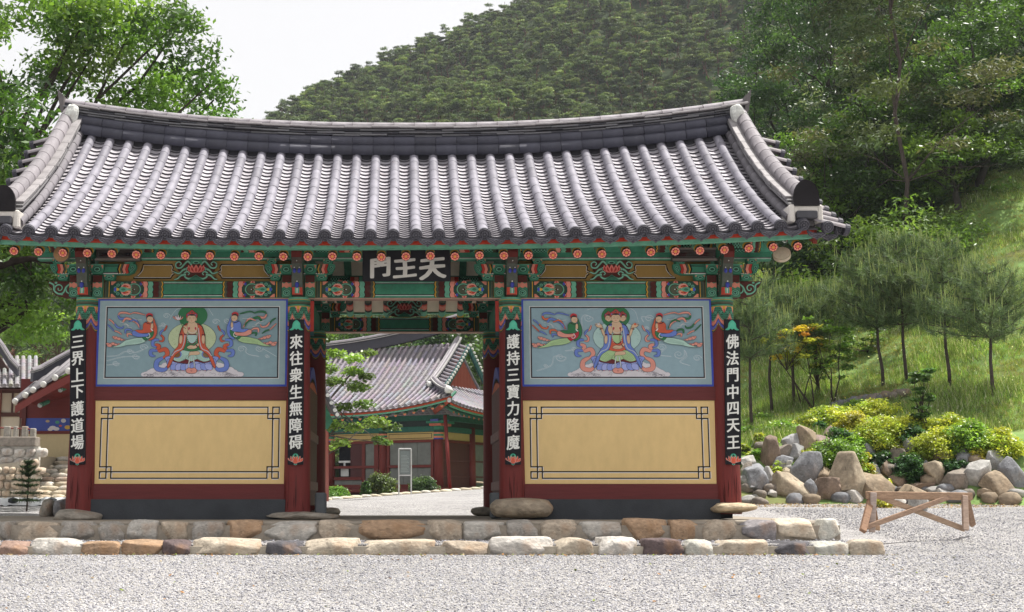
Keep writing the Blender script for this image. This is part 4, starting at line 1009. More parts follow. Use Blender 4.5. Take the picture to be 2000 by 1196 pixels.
    p.S([(975,600),(1010,585),(1075,590),(1085,615),(1060,628),(1000,630),(975,640),(960,670),(972,625)],SKIN,3,3,INK)
    for dx in (-30,32): p.ribbon([(1000+dx*.4,640),(1000+dx*.8,700),(1000+dx*1.1,775)],10,(.55,.6,.62),6,2,INK)
    # inner garment, belt
    p.S([(900,470),(950,430),(1050,430),(1110,480),(1100,560),(1000,590),(895,560)],AG if variant==0 else AR,3,3,INK)
    p.S([(955,400),(1045,400),(1040,470),(1000,500),(960,470)],(.36,.52,.50) if variant==0 else ALG,3,3,INK); p.rect(955,398,1045,408,AMAR)
    p.line(crom([(960,480),(990,505),(1010,505),(1045,480)],5),8,AMAR)
    # robe with long sleeves
    for s in (1,-1):
        p.S(mir([(955,275),(905,300),(880,350),(862,430),(858,520),(830,560),(800,610),(770,680),(745,760),(765,768),(800,700),(830,630),(880,590),(915,560),(938,480),(940,400),(948,330)],s),C1,3,4,INK)
        p.line(crom(mir([(935,330),(925,420),(915,500),(890,560),(830,590),(790,640)],s),6),9,(.40,.45,.5)); p.line(crom(mir([(900,330),(885,420),(880,520)],s),6),3,INK)
        p.line(crom(mir([(955,285),(905,305),(880,360),(865,430)],s),6),8,INK)
        p.S(mir([(868,420),(895,415),(900,455),(888,500),(868,495)],s),SKIN,3,2.5,INK)
        p.line(crom(mir([(862,400),(900,405)],s),3),12,AMAR)
    # torso, neck
    p.S([(952,280),(985,262),(1018,262),(1048,280),(1058,330),(1042,385),(1000,398),(960,385),(944,330)],SKIN,3,3,INK)
    for s in (1,-1): p.S(mir([(960,320),(975,325),(970,345),(958,350)],s),(.35,.03,.06),3); p.line(crom(mir([(950,360),(965,375),(980,372)],s),4),4,(.55,.55,.5))
    # forearms and hands
    p.S([(950,540),(985,520),(1030,525),(1055,500),(1078,505),(1062,540),(1020,562),(960,558)],SKIN,3,3,INK); p.line([(1040,510),(1062,540)],12,AMAR); p.line([(950,552),(985,548),(1010,556)],2.5,INK)
    p.S([(930,310),(945,315),(955,355),(945,390),(922,392),(905,350),(912,320)],SKIN,3,3,INK)
    for k in range(4): p.line([(918+k*7,345),(912+k*9,308-abs(k-2)*3)],7,SKIN,up=(k==0))
    p.line([(915,398),(945,402)],13,AMAR)
    if variant==0:
        p.line(crom([(935,340),(900,310),(870,260)],5),6,AG)
        for a in (-1,-.5,0,.5,1): p.S([(850+a*10,245),(850+a*46-8,215),(850+a*52,198-20*(1-abs(a))),(850+a*34+10,225)],(.62,.52,.55) if abs(a)<.8 else AS,3,2,INK)
        p.ell(850,222,16,14,(.55,.55,.58),10)
    else:
        for s in (1,-1):                               # raised outer arms
            p.S(mir([(870,430),(848,400),(832,350),(822,320),(845,315),(862,350),(872,390)],s),SKIN,3,3,INK); p.S(mir([(818,325),(790,318),(768,290),(790,295),(805,275),(830,285),(850,315)],s),SKIN,3,3,INK)
            for k in range(3): p.line(mir([(800+k*12,296),(776+k*20,278-k*5)],s),6,SKIN)
            p.line(mir([(818,342),(850,336)],s),13,AMAR); p.ell(1000+s*(-192),288,13,12,(.55,.55,.58) if s==1 else (.55,.1,.05),12)
        p.line([(1040,330),(1028,430),(1030,500)],5,AMAR); p.S([(1045,320),(1060,330),(1058,360),(1040,360)],SKIN,3,2,INK)
    # necklaces
    for k in range(9): p.ell(962+k*9.5,372+12*math.sin(PI*k/8),4,4,(.6,.6,.58),6,up=(k==0))
    for s in (1,-1):
        for k in range(6): p.ell(1000+s*(58-k*3),395+k*18,4,4,(.6,.6,.62),6,up=(k==0))
    # heads
    def headf(cx,cy,w_,h_,turn=0,crown=True):
        p.S([(cx-w_*1.35,cy-h_*.35),(cx-w_*1.3,cy-h_*1.1),(cx-w_*.6,cy-h_*1.6),(cx,cy-h_*2.05),(cx+w_*.6,cy-h_*1.6),(cx+w_*1.3,cy-h_*1.1),(cx+w_*1.35,cy-h_*.35),(cx+w_,cy-h_*.2),(cx-w_,cy-h_*.2)],(.40,.05,.06),3,3,INK)
        for a,b,c in ((-.9,-.95,AB),(-.4,-1.25,AR),(0,-1.0,AB),(.45,-1.25,AR),(.9,-.95,AB),(0,-1.55,AG),(-1.15,-.55,AR),(1.15,-.55,AR),(-.6,-.85,(.5,.2,.1)),(.6,-.85,(.5,.2,.1))): p.ell(cx+a*w_,cy+b*h_,w_*.24,h_*.17,INK,8); p.ell(cx+a*w_,cy+b*h_,w_*.18,h_*.12,c,8)
        p.ell(cx,cy-h_*.12,w_*1.06,h_*1.02,INK,22); 
        for s in (1,-1): p.ell(cx+s*w_*1.04,cy+h_*.1,w_*.15,h_*.42,SKIN,10)
        p.S([(cx-w_*.92,cy-h_*.55),(cx-w_*.5,cy-h_*.78),(cx,cy-h_*.72),(cx+w_*.5,cy-h_*.78),(cx+w_*.92,cy-h_*.55),(cx+w_*.97,cy+h_*.1),(cx+w_*.72,cy+h_*.68),(cx,cy+h_*.98),(cx-w_*.72,cy+h_*.68),(cx-w_*.97,cy+h_*.1)],SKIN,3,2.2,INK)
        f=w_*.12*turn
        for s in (1,-1): p.line([(cx+f+s*w_*.22,cy-h_*.03),(cx+f+s*w_*.42,cy+h_*.0),(cx+f+s*w_*.62,cy-h_*.04)],2.6,INK); p.line([(cx+f+s*w_*.18,cy-h_*.24),(cx+f+s*w_*.42,cy-h_*.34),(cx+f+s*w_*.7,cy-h_*.26)],2.0,INK)
        p.line([(cx+f,cy-h_*.1),(cx+f-w_*.07,cy+h_*.25),(cx+f+w_*.08,cy+h_*.27)],1.6,(.3,.15,.1)); p.ell(cx+f,cy+h_*.48,w_*.14,h_*.065,(.5,.05,.05),8)
    if variant==0: p.S([(968,255),(1018,255),(1030,285),(960,285)],SKIN,3); headf(992,228,44,48)
    else:
        headf(915,220,31,38,-1); headf(1062,220,31,38,1); p.S([(962,255),(1020,255),(1034,285),(950,285)],SKIN,3); headf(990,222,46,50)
    # flying attendants
    def flying(s,ca,cb,cc,cs,rb1,rb2,dy=0):
        def T(q): return [((x if s>0 else 1995-x),y+dy) for x,y in q]
        for q,wd,c in (([(500,185),(430,165),(380,160),(340,180)],14,rb1),([(345,175),(290,160),(235,165),(218,205)],20,rb1),([(218,190),(240,225),(290,222),(305,205)],22,rb2),([(120,230),(160,260),(190,300)],14,rb1),([(185,280),(215,320),(265,330),(280,300)],18,rb2),([(112,290),(150,330),(190,370)],12,rb2),([(185,360),(225,375),(265,405)],14,rb1),([(270,265),(300,225),(350,235),(395,265)],24,rb1),([(330,260),(400,240),(440,300),(460,340)],16,rb2),([(300,390),(305,350),(350,350),(375,370)],20,rb2),([(330,430),(320,400),(350,395),(375,410)],16,rb1),([(395,260),(430,290),(445,330)],14,rb1)):
            p.ribbon(T(q),wd,c,6,2.5,INK)
        for q in ([(270,300),(310,290),(330,320),(370,330)],[(370,215),(420,240),(470,235)],[(240,262),(300,280),(340,310)]): p.line(crom(T(q),5),4,(.55,.55,.56))
        p.S(T([(500,440),(420,440),(350,455),(300,470),(240,515),(160,545),(250,540),(330,520),(430,510),(495,490),(520,465)]),cc,3,3,INK)
        for k in range(3): p.line(crom(T([(480,455+k*12),(400,465+k*12),(300,500+k*8)]),4),2.2,tuple(c*.5 for c in cc),up=(k==0))
        for (x,y,q) in ((140,520,30),(175,505,24),(205,515,20),(120,505,18),(235,508,12),(200,440,26),(235,450,24),(180,430,16),(265,460,18),(290,462,10)): p.ell(*T([(x,y)])[0],q,q*.75,INK,12); p.ell(*T([(x,y)])[0],q-2.5,q*.75-2.5,AS,12)
        p.S(T([(590,215),(612,270),(632,330),(628,400),(600,450),(545,470),(575,420),(590,360),(592,300)]),ca,3,3,INK)
        p.S(T([(480,440),(470,400),(520,380),(580,350),(600,380),(585,430),(540,455),(510,470)]),AG if ca!=AG else (.4,.03,.05),3,3,INK)
        p.S(T([(500,270),(540,262),(590,290),(600,330),(575,375),(520,385),(450,390),(395,370),(420,350),(480,350),(482,300)]),cb,3,3,INK)
        p.S(T([(372,370),(400,360),(450,388),(520,392),(552,385),(540,420),(500,428),(440,430),(400,420),(375,405)]),cs,3,3,INK)
        for (x,y,q) in ((395,395,22),(430,402,18),(465,408,14)): p.ell(*T([(x,y)])[0],q,q*.8,cs,10)
        p.line(crom(T([(545,385),(560,420),(540,440),(520,430)]),4),7,(.6,.6,.62)); p.line(crom(T([(570,330),(575,350),(590,360)]),4),12,(.6,.6,.62))
        p.S(T([(568,285),(585,278),(592,300),(588,335),(566,330)]),SKIN,3,2.2,INK)
        p.line(crom(T([(505,262),(530,278),(560,285)]),4),9,INK)
        p.ell(*T([(548,200)])[0],36,32,(.40,.03,.04),14); p.ell(*T([(550,218)])[0],34,34,INK,14)
        p.S(T([(525,215),(540,203),(575,205),(588,225),(582,255),(562,270),(538,262),(522,240)]),SKIN,3,2,INK)
        a=T([(572,235)])[0]; p.line([(a[0]-6,a[1]),(a[0]+6,a[1])],2.5,INK); a=T([(552,235)])[0]; p.line([(a[0]-6,a[1]),(a[0]+6,a[1])],2.5,INK); a=T([(568,252)])[0]; p.ell(a[0],a[1],5,3,(.5,.05,.05),6)
        p.line(crom(T([(515,190),(535,170),(560,172),(580,185)]),4),12,(.45,.04,.05))
    if variant==0: flying(1,AR,AR,AM,AB,AS,AB,0); flying(-1,AB,AB,ALG,AS,AG,AS,-12)
    else: flying(1,AG,AG,ALG,AS,AB,(.55,.13,.07),5); flying(-1,AR,AR,AM,AB,AS,AG,0)
    p.build('wall_painting',M_ART,parent)
wp,xa,xb=wall_bay(0); wp['label']='pale blue wall panel painted with a red robed seated figure and two flying attendants'; painting(wp,xa,xb,1.682,2.826,0)
wp,xa,xb=wall_bay(2); wp['label']='pale blue wall panel painted with a three headed blue robed seated figure and two flying attendants'; painting(wp,xa,xb,1.682,2.826,1)
# plain side walls, inner jambs, open door leaves
for s,x in ((-1,PX[0]),(1,PX[3])):
    m=MB(); m.box(x-.04,x+.04,.15,YR-.15,.24,2.83,(.13,.022,.022)); m.build('side_wall',M_BEAM,gate)
    m=MB(); m.box(x-.08,x+.08,.12,YR-.12,0,.235,(.055,.06,.068)); m.build('side_plinth',M_CEMENT,gate)
    m=MB(); m.box(x-.07,x+.07,.1,YR-.1,2.84,3.05,GR); m.build('side_lintel',M_PAINT,gate)
    m=MB(); m.cbox(x-.12,x+.12,-.3,YR+.3,3.34,3.56,.02,GR); m.build('cross_beam',M_PAINT,gate)
for i in (0,2):
    m=MB(); m.box(PX[i]+.15,PX[i+1]-.15,YR-.05,YR+.05,.24,2.83,(.13,.022,.022)); m.build('rear_wall',M_BEAM,gate)
for s,x in ((-1,PX[1]),(1,PX[2])):
    m=MB(); m.cbox(x-.12,x+.12,-.3,YR+.3,3.34,3.56,.02,GR); m.build('cross_beam',M_PAINT,gate)
    m=MB(); m.box(x-.06,x+.06,.14,YR-.14,2.84,3.05,GR); m.build('side_lintel',M_PAINT,gate)
    # door leaf swung inwards against the pillar line
    xi=x-s*.10; L0,L1=.35,1.85
    leaf=ob('door_leaf',None,gate,(xi,0,0))
    for k in range(6):
        a=lerp(L0,L1,k/6)+.004; b=lerp(L0,L1,(k+1)/6)-.004; m=MB(); m.cbox(-.025,.025,a,b,.16,1.72,.006,(.085,.02,.02)); m.build('plank',M_WOOD,leaf)
    for z in (.36,1.02):
        m=MB(); m.cbox(-.045,.045,L0-.02,L1+.02,z,z+.12,.006,(.17,.08,.075)); m.build('batten',M_BEAM,leaf)
    m=MB(); xx=-s*.03
    for k in range(16):
        a=lerp(L0,L1,k/16); b=lerp(L0,L1,(k+1)/16); f=lambda t,h:1.72+.30*math.sin(PI*min(max((t-L0)/(L1-L0),0),1))*h
        for h0,h1,c in ((0,.35,(.50,.12,.06)),(.35,.5,BLK),(.5,1,(.10,.11,.36))):
            m.add([(-.02,a,f(a,h0)),(-.02,b,f(b,h0)),(-.02,b,f(b,h1)+.02),(-.02,a,f(a,h1)+.02),(.02,a,f(a,h0)),(.02,b,f(b,h0)),(.02,b,f(b,h1)+.02),(.02,a,f(a,h1)+.02)],[(0,1,2,3),(4,5,6,7),(2,3,7,6)],c)
    m.build('painted_arch',M_PAINT,leaf)
    m=MB(); m.cbox(x-s*.30-.07 if s<0 else x-.28,x-s*.30+.07 if s<0 else x-.14,.0,.22,.0,.33,.02,(.10,.11,.12)); m.build('cement_cap',M_CEMENT,gate)
    m=MB(); m.cbox(x-s*.15-.04,x-s*.15+.04,-.02,.10,2.35,2.83,.01,(.02,.06,.06)); m.box(x-s*.15-.045,x-s*.15+.045,-.025,-.0205,2.4,2.8,(.35,.04,.03)); m.build('jamb_bracket',M_PAINT,gate)
m=MB(); m.box(-1.2,1.24,.09,.11,2.56,2.62,GRD); m.build('inner_rail',M_PAINT,gate) if False else None
# ---------------------------------------------------------------- signs
def glyph_mesh(ch,size,off,ext,mat,hx=1.,col=(.72,.73,.70),jit=0,seed=0):
    c=bpy.data.curves.new('t','FONT'); c.body=ch; c.size=size; c.extrude=ext; c.align_x='CENTER'; c.align_y='CENTER'; c.resolution_u=3
    o=bpy.data.objects.new('t',c); COL.objects.link(o); bpy.context.view_layer.update()
    me=bpy.data.meshes.new_from_object(o.evaluated_get(bpy.context.evaluated_depsgraph_get())); bpy.data.objects.remove(o); me.name='character'
    n=len(me.vertices); v=np.zeros(n*3,np.float32); me.vertices.foreach_get('co',v); v=v.reshape(-1,3)
    cx=(v[:,0].max()+v[:,0].min())/2; cy=(v[:,1].max()+v[:,1].min())/2; v[:,0]-=cx; v[:,1]-=cy; w_=v[:,0].max()-v[:,0].min(); h_=v[:,1].max()-v[:,1].min()
    v[:,0]*=hx
    v[:,1]+=v[:,0]*.10                                # brush hand: strokes rise to the right
    if jit: v[:,0]+=jit*size*np.sin(v[:,1]/size*7+seed); v[:,1]+=jit*size*np.sin(v[:,0]/size*6+seed*2)
    me.vertices.foreach_set('co',v.ravel())
    if off:
        import bmesh
        bm=bmesh.new(); src=me
        for i,(dx,dy) in enumerate([(0,0),(1,0),(-1,0),(0,.55),(0,-.55),(.8,.45),(-.8,-.45),(.8,-.45),(-.8,.45)]):
            k0=len(bm.verts); bm.from_mesh(src); bm.verts.ensure_lookup_table()
            for q in bm.verts[k0:]: q.co.x+=dx*off; q.co.y+=dy*off; q.co.z+=i*.00006
        m2=bpy.data.meshes.new('character'); bm.to_mesh(m2); bm.free(); me=m2
    at=me.color_attributes.new('Col','FLOAT_COLOR','CORNER'); k=np.ones((len(me.loops),4),np.float32); k[:,:3]=col; at.data.foreach_set('color',k.ravel())
    me.materials.clear(); me.materials.append(mat); me.update(); return me
def lotus_top(p,cx,z,s,col=(.07,.40,.27)):
    p.S([(cx-.09*s,z-.05*s),(cx-.055*s,z-.02*s),(cx-.045*s,z+.035*s),(cx,z+.075*s),(cx+.045*s,z+.035*s),(cx+.055*s,z-.02*s),(cx+.09*s,z-.05*s),(cx+.05*s,z-.055*s),(cx+.02*s,z-.035*s),(cx,z-.05*s),(cx-.02*s,z-.035*s),(cx-.05*s,z-.055*s)],col,3)
    for k in range(-3,4): p.line([(cx+k*.006*s,z+.05*s),(cx+k*.014*s,z-.03*s)],.0025*s,(.15,.55,.40),up=(k==-3))
def lotus_foot(p,cx,z,s):
    p.S([(cx-.04*s,z+.01*s),(cx-.03*s,z+.06*s),(cx,z+.075*s),(cx+.03*s,z+.06*s),(cx+.04*s,z+.01*s)],(.07,.40,.27),3); p.ell(cx,z+.045*s,.014*s,.02*s,(.02,.08,.05),10)
    for a,hh in ((-1.25,.02),(1.25,.02),(-.8,.045),(.8,.045),(-.35,.05),(.35,.05)):
        x=cx+a*.06*s; p.S([(cx+a*.02*s,z-.035*s),(x-.014*s,z-.005*s),(x+a*.012*s,z+hh*s),(x+.014*s,z-.02*s)],(.60,.10,.06),3,.002,(.65,.55,.5))
    p.S([(cx-.03*s,z-.035*s),(cx-.02*s,z+.01*s),(cx,z+.035*s),(cx+.02*s,z+.01*s),(cx+.03*s,z-.035*s),(cx,z-.05*s)],(.62,.12,.07),3,.002,(.65,.55,.5))
    p.line(crom([(cx-.02*s,z-.055*s),(cx,z-.068*s),(cx+.02*s,z-.055*s)],4),.006*s,(.15,.5,.4))
def board(i,text,label):
    x=PX[i]+(-.01,-.005,-.005,.03)[i]; z0=P(0,908,-.19).z; z1=P(0,625,-.19).z; tilt=(-.0,.0,.0,.0)[i]
    t=thing('pillar_board',label,'signboard',(x,-.195,z0),0,'lettered boards on the four front pillars')
    t.rotation_euler=(.016,(-.03,-.004,.012,.024)[i]*-1*-1*1,0)
    h=z1-z0; m=MB(); m.cbox(-.1,.1,-.018,.012,0,h,.005,(.014,.014,.018)); b=m.build('board',M_INK,t)
    n=7; ctop=h-.205; step_=(ctop-.13-.02)/n
    for k,ch in enumerate(text):
        me=glyph_mesh(ch,.195,.0045,.0015,M_LETTER,.86,jit=.004,seed=k+i*3); o=ob('character',me,t,(0,-.0195,ctop-step_*(k+.38))); o.rotation_euler=(R(90),0,0)
    p=Paint(lambda u,v,l:(u,-.0185-l,v)); lotus_top(p,0,h-.085,1.0); lotus_foot(p,0,.065,1.0); p.build('painted_lotus',M_PAINT,t)
    return t
board(0,'三界上下護道場','black board on the leftmost pillar with white characters beginning with three strokes')
board(1,'來往衆生無障碍','black lettered board on the pillar left of the doorway')
board(2,'護持三寶力降魔','black lettered board on the pillar right of the doorway')
board(3,'佛法門中四天王','black lettered board on the rightmost pillar beside the hillside')
a=P(708,550,-.42); b=P(880,490,-.42); 
nb=thing('name_board','large black name board with three bold white characters over the doorway','signboard',((a.x+b.x)/2,-.42,a.z)); nb.rotation_euler=(.10,0,0)
W_=b.x-a.x; H_=.415
m=MB(); m.cbox(-W_/2,W_/2,-.02,.02,0,H_,.006,(.016,.016,.02)); m.build('board',M_INK,nb)
for k,ch in enumerate('門王天'):
    me=glyph_mesh(ch,(.265,.27,.30)[k],.0155,.002,M_LETTER,(1.06,1.12,1.15)[k],(.58,.57,.54),.014,k*2); o=ob('character',me,nb,((-.335,-.02,.33)[k],-.0225,(.175,.165,.165)[k])); o.rotation_euler=(R(90),0,0)
for s in (-1,1):
    m=MB(); m.tube([(s*.4,.0,H_-.02),(s*.4,.2,H_+.12)],.012,6,(.03,.03,.03)); m.build('hanger',M_METAL,nb)
# lamps and fixtures under the eaves
for nm,px,py,rw,rh,cc,lab in (('eave_lamp',121,497,16.5,16.5,(.34,.20,.10),'round brown disc lamp under the left end of the eaves'),('eave_lamp',1527,498,17.5,13.5,(.62,.56,.44),'round cream disc lamp hanging under the right end of the eaves')):
    c=P(px,py,-.55); t=thing(nm,lab,'lamp',tuple(c),0,'round lamps under the eaves'); t.rotation_euler=(0,0,0) if px<500 else (R(-32),R(-14),R(-12))
    q=PXM(-.55); rr=rw/q
    m=MB(); m.tube([(0,-.03,0),(0,-.025,0),(0,.02,0),(0,.07,0)],[rr*.93,rr,rr,rr*.5],24,(.45,.38,.28) if px>500 else (.10,.08,.06)); m.build('housing',M_METAL,t)
    m=MB(); vs=[(0,-.045,0)]+[(r_*math.cos(2*PI*k/24),-.045+.014*(r_/rr)**2,r_*math.sin(2*PI*k/24)) for r_ in (rr*.5,rr*.92) for k in range(24)]
    m.add(vs,[(0,1+k,1+(k+1)%24) for k in range(24)]+[(1+k,25+k,25+(k+1)%24,1+(k+1)%24) for k in range(24)],cc); m.build('lens',M_WHITEPL,t,None,True)
    m=MB(); m.tube([(0,.06,0),(0,.10,.30)],.015,6,(.05,.05,.05)); m.build('stem',M_METAL,t)
for px0,px1,lab in ((189,274,'dark rectangular light fixture tucked under the left eaves'),(1313,1396,'dark rectangular light fixture tucked under the right eaves')):
    a=P(px0,509,-.35); b=P(px1,487,-.35); t=thing('light_fixture',lab,'light fixture',((a.x+b.x)/2,-.35,a.z),0,'rectangular light fixtures under the eaves'); w_=(b.x-a.x)/2; h=b.z-a.z
    m=MB(); m.cbox(-w_,w_,-.05,.10,0,h,.008,(.03,.025,.025)); m.build('housing',M_METAL,t)
    m=MB(); m.cbox(-w_-.01,w_+.01,-.065,-.04,-.01,.018,.003,(.14,.12,.11)); m.cbox(-w_-.01,w_+.01,-.065,-.04,h-.012,h+.01,.003,(.14,.12,.11)); m.build('rim',M_METAL,t)
    m=MB(); m.cbox(-w_*.9,w_*.9,-.056,-.05,h*.30,h*.62,.002,(.012,.012,.015)); m.build('glass',M_GLASS,t)
    m=MB(); m.cbox(-.02,.02,.09,.30,h*.4,h*.6,.004,(.03,.03,.03)); m.build('arm',M_METAL,t)
# ---------------------------------------------------------------- vegetation builders
def leaf_cloud(centers, radii, n_each, size, cols, seed, flatten=.6, up=.5, aspect=.55, hollow=.35, tone=.22, droop=0):
    """small leaf-shaped faces spread through clumps; returns V,F,C"""
    r=np.random.default_rng(seed); V=[];C=[]
    for i,(c,q) in enumerate(zip(centers,radii)):
        n=max(3,int(n_each*(q/np.mean(radii))**2)) if not np.isscalar(n_each) or True else n_each
        d=r.normal(size=(n,3)); d/=np.linalg.norm(d,axis=1,keepdims=True); rad=(hollow+(1-hollow)*r.random(n)**.6)[:,None]*q
        p=np.array(c)+d*rad*np.array([1,1,flatten])*(1+.14*r.normal(size=(n,1)))
        p[:,2]-=droop*q*(d[:,0]**2+d[:,1]**2)
        nr=r.normal(size=(n,3))*.8+np.array([0,0,up*1.6])+d*.4; nr/=np.linalg.norm(nr,axis=1,keepdims=True)
        a=np.cross(nr,r.normal(size=(n,3))); a/=np.linalg.norm(a,axis=1,keepdims=True)+1e-9; b=np.cross(nr,a)
        s=size*(.6+.8*r.random((n,1)))
        V.append(np.stack([p-a*s,p-b*s*aspect,p+a*s,p+b*s*aspect],1))
        base=np.array(cols[r.integers(len(cols))])*(1+tone*r.normal()); C.append(np.clip(base[None,:]*(1+.20*r.normal(size=(n,1))),.004,1))
    V=np.concatenate(V); C=np.concatenate(C); m=len(V); return V.reshape(-1,3),np.arange(m*4).reshape(m,4),C
def needle_cloud(tips, dirs, n_each, L, wd, cols, seed, candle=None):
    r=np.random.default_rng(seed); V=[];C=[]
    for t,d in zip(tips,dirs):
        t=np.array(t); d=np.array(d)/np.linalg.norm(d); n=n_each
        q=r.normal(size=(n,3))*.75+d*1.0; q/=np.linalg.norm(q,axis=1,keepdims=True); o=t-d*r.random((n,1))*L*1.6
        s=np.cross(q,r.normal(size=(n,3))); s/=np.linalg.norm(s,axis=1,keepdims=True)+1e-9; l=L*(.6+.6*r.random((n,1)))
        V.append(np.stack([o-s*wd,o+s*wd,o+q*l+s*wd*.3,o+q*l-s*wd*.3],1))
        C.append(np.clip(np.array(cols[r.integers(len(cols))])*(1+.25*r.normal(size=(n,1))),.004,1))
        if candle and r.random()<candle[2]:
            o=t[None,:]; q=np.array([[r.normal()*.12,r.normal()*.12,1]]); s=np.array([[1.,r.normal()*.4,0]]); V.append(np.stack([o-s*wd*1.3,o+s*wd*1.3,o+q*candle[0]+s*wd*.6,o+q*candle[0]-s*wd*.6],1)); C.append(np.array([candle[1]]))
    V=np.concatenate(V); C=np.concatenate(C); m=len(V); return V.reshape(-1,3),np.arange(m*4).reshape(m,4),C
def wobble(a,b,r_,n=5,amp=.06,seed=0):
    a=Vector(a);b=Vector(b); q=random.Random(seed); L=(b-a).length; out=[]
    for k in range(n+1):
        t=k/n; out.append(a.lerp(b,t)+Vector((q.gauss(0,1),q.gauss(0,1),q.gauss(0,.6)))*amp*L*math.sin(PI*t)*.5)
    return out
def broadleaf(name,label,cat,base,h,crown,n_cl,cr,n_leaf,size,cols,seed,group=None,trunk_r=.14,bark=(.10,.08,.065),limbs=14,flatten=.6,aspect=.55,lean=(0,0),shapefn=None,mat=None,top_z=None,up=.5,inner=.0,droop=0,tone=.22):
    """crown = (cx,cy,cz, rx,ry,rz) relative to the base"""
    r=random.Random(seed); t=thing(name,label,cat,tuple(base),0,group)
    cx,cy,cz,rx,ry,rz=crown; cs=[];rd=[]
    while len(cs)<n_cl:
        u=Vector((r.gauss(0,1),r.gauss(0,1),r.gauss(0,1))).normalized()*(.45+.55*r.random()**.45)
        if shapefn and not shapefn(u): continue
        c=(cx+u.x*rx,cy+u.y*ry,cz+u.z*rz); cs.append(c); rd.append(cr*r.uniform(.6,1.35))
    V,F,C=leaf_cloud(cs,rd,n_leaf,size,cols,seed,flatten,up,aspect,droop=droop,tone=tone)
    ob('crown',np_mesh('crown',V,F,C,mat or M_LEAF),t)
    m=MB(); tt=Vector((cx*.6+lean[0],cy*.6+lean[1],cz+rz*.35)); tr=wobble((0,0,-.3),tt,0,7,.08,seed); N=len(tr)
    m.tube(tr,[lerp(trunk_r,trunk_r*.2,(k/(N-1))**.8) for k in range(N)],8,bark)
    for k in range(limbs):
        c=Vector(cs[r.randrange(len(cs))]); f=r.uniform(.35,.85); s=tr[int(f*(N-1))]; mid=wobble(s,c,0,4,.12,seed+k)
        m.tube(mid,[trunk_r*.33*(1-.8*j/4)*(1.1-f*.5) for j in range(5)],5,bark,False)
    m.build('trunk',M_BARK,t,None,True); return t
def young_pine(name,label,base,h,zc0,rc,seed,group,n_sh=320,cols=None,trunk_r=.045,copyof=None):
    r=random.Random(seed); t=thing(name,label,'tree',tuple(base),0,group)
    cols=cols or [(.12,.18,.09),(.14,.21,.10),(.095,.15,.075),(.18,.24,.12)]
    tips=[];dirs=[]; m=MB(); lean=(r.uniform(-.12,.12),r.uniform(-.1,.1))
    tr=wobble((0,0,-.2),(lean[0],lean[1],h*.97),0,6,.012,seed); m.tube(tr,[lerp(trunk_r,.01,k/6) for k in range(7)],7,(.075,.06,.055))
    z=zc0; lev=0
    while z<h*.98:
        f=(z-zc0)/(h-zc0); rr=rc*(1-f**1.5)**.7*(1 if lev else .8)+.10; nb=7 if f<.6 else 5; a0=r.uniform(0,6.3)
        for k in range(nb):
            a=a0+2*PI*k/nb+r.uniform(-.25,.25); L=rr*r.uniform(.6,1.15); e=Vector((math.cos(a)*L+lean[0]*z/h,math.sin(a)*L+lean[1]*z/h,z+L*r.uniform(.18,.5))); o=Vector((lean[0]*z/h,lean[1]*z/h,z))
            m.tube([o,o.lerp(e,.5)-Vector((0,0,.03*L)),e],[.013,.009,.004],4,(.10,.08,.07),False)
            ns=max(3,int(L*13))
            for j in range(ns):
                u=lerp(.30,1,(j+r.random())/ns); q=o.lerp(e,u)+Vector((r.gauss(0,.09*L),r.gauss(0,.09*L),r.uniform(-.02,.10))); tips.append(tuple(q)); dirs.append((math.cos(a)*.6+r.gauss(0,.3),math.sin(a)*.6+r.gauss(0,.3),.6+.5*f))
        z+=r.uniform(.24,.40)*(1-.3*f); lev+=1
    tips.append((lean[0],lean[1],h)); dirs.append((0,0,1))
    V,F,C=needle_cloud(tips,dirs,34,.15,.0050,cols,seed,(.26,(.30,.36,.14),.7))
    ob('crown',np_mesh('crown',V,F,C,M_NEEDLE),t); m.build('trunk',M_BARK,t,None,True); return t
# ---------------------------------------------------------------- forest on the mountain (scattered trees)
def pine_variant(seed,dark=1.):
    r=random.Random(seed); cs=[];rd=[]; n=r.randint(9,14)
    for k in range(n):
        z=r.uniform(2.6,6.2); q=(1-(z-2.4)/5.2)*2.3*r.uniform(.5,1.05); a=r.uniform(0,6.3); cs.append((q*math.cos(a),q*math.sin(a),z)); rd.append(r.uniform(.6,1.15))
    cols=[(.115*dark,.160*dark,.060*dark),(.145*dark,.185*dark,.068*dark),(.09*dark,.135*dark,.055*dark)]
    V,F,C=leaf_cloud(cs,rd,150,.17,cols,seed,.28,1.0,.42,.2,.26)
    m=MB(); m.tube(wobble((0,0,-1),(r.uniform(-.4,.4),0,6),0,5,.08,seed),[.22,.2,.16,.12,.09,.04],5,(.12,.06,.04))
    for c in cs[:6]: m.tube([(0,0,c[2]-1.0),c],[.07,.03],4,(.12,.06,.04),False)
    v=np.array([tuple(p) for p in m.v]); q4=[f for f in m.f if len(f)==4]; cc=np.array([m.c[i] for i,f in enumerate(m.f) if len(f)==4])
    V2=np.concatenate([V,v]); F2=np.concatenate([F,np.array(q4)+len(V)]); C2=np.concatenate([C,cc]); return loose('pine_source%d'%seed,np_mesh('pine',V2,F2,C2,M_FOREST))
pines=[pine_variant(900+i,(1.1,.85,1.25,1.0,1.4,.75)[i]) for i in range(6)]
pts=[];rt=[];sc=[];ix=[]
r=random.Random(5)
def vis(x,y,z,pad=130):
    v=Vector((x,y-CAMY,z-EYE)); dep=v.y*math.cos(TILT)+v.z*math.sin(TILT); up_=-v.y*math.sin(TILT)+v.z*math.cos(TILT)
    px=CX+FPX*v.x/dep; py=CY-FPX*up_/dep; return -pad<px<2000+pad and py<1100
y=66.
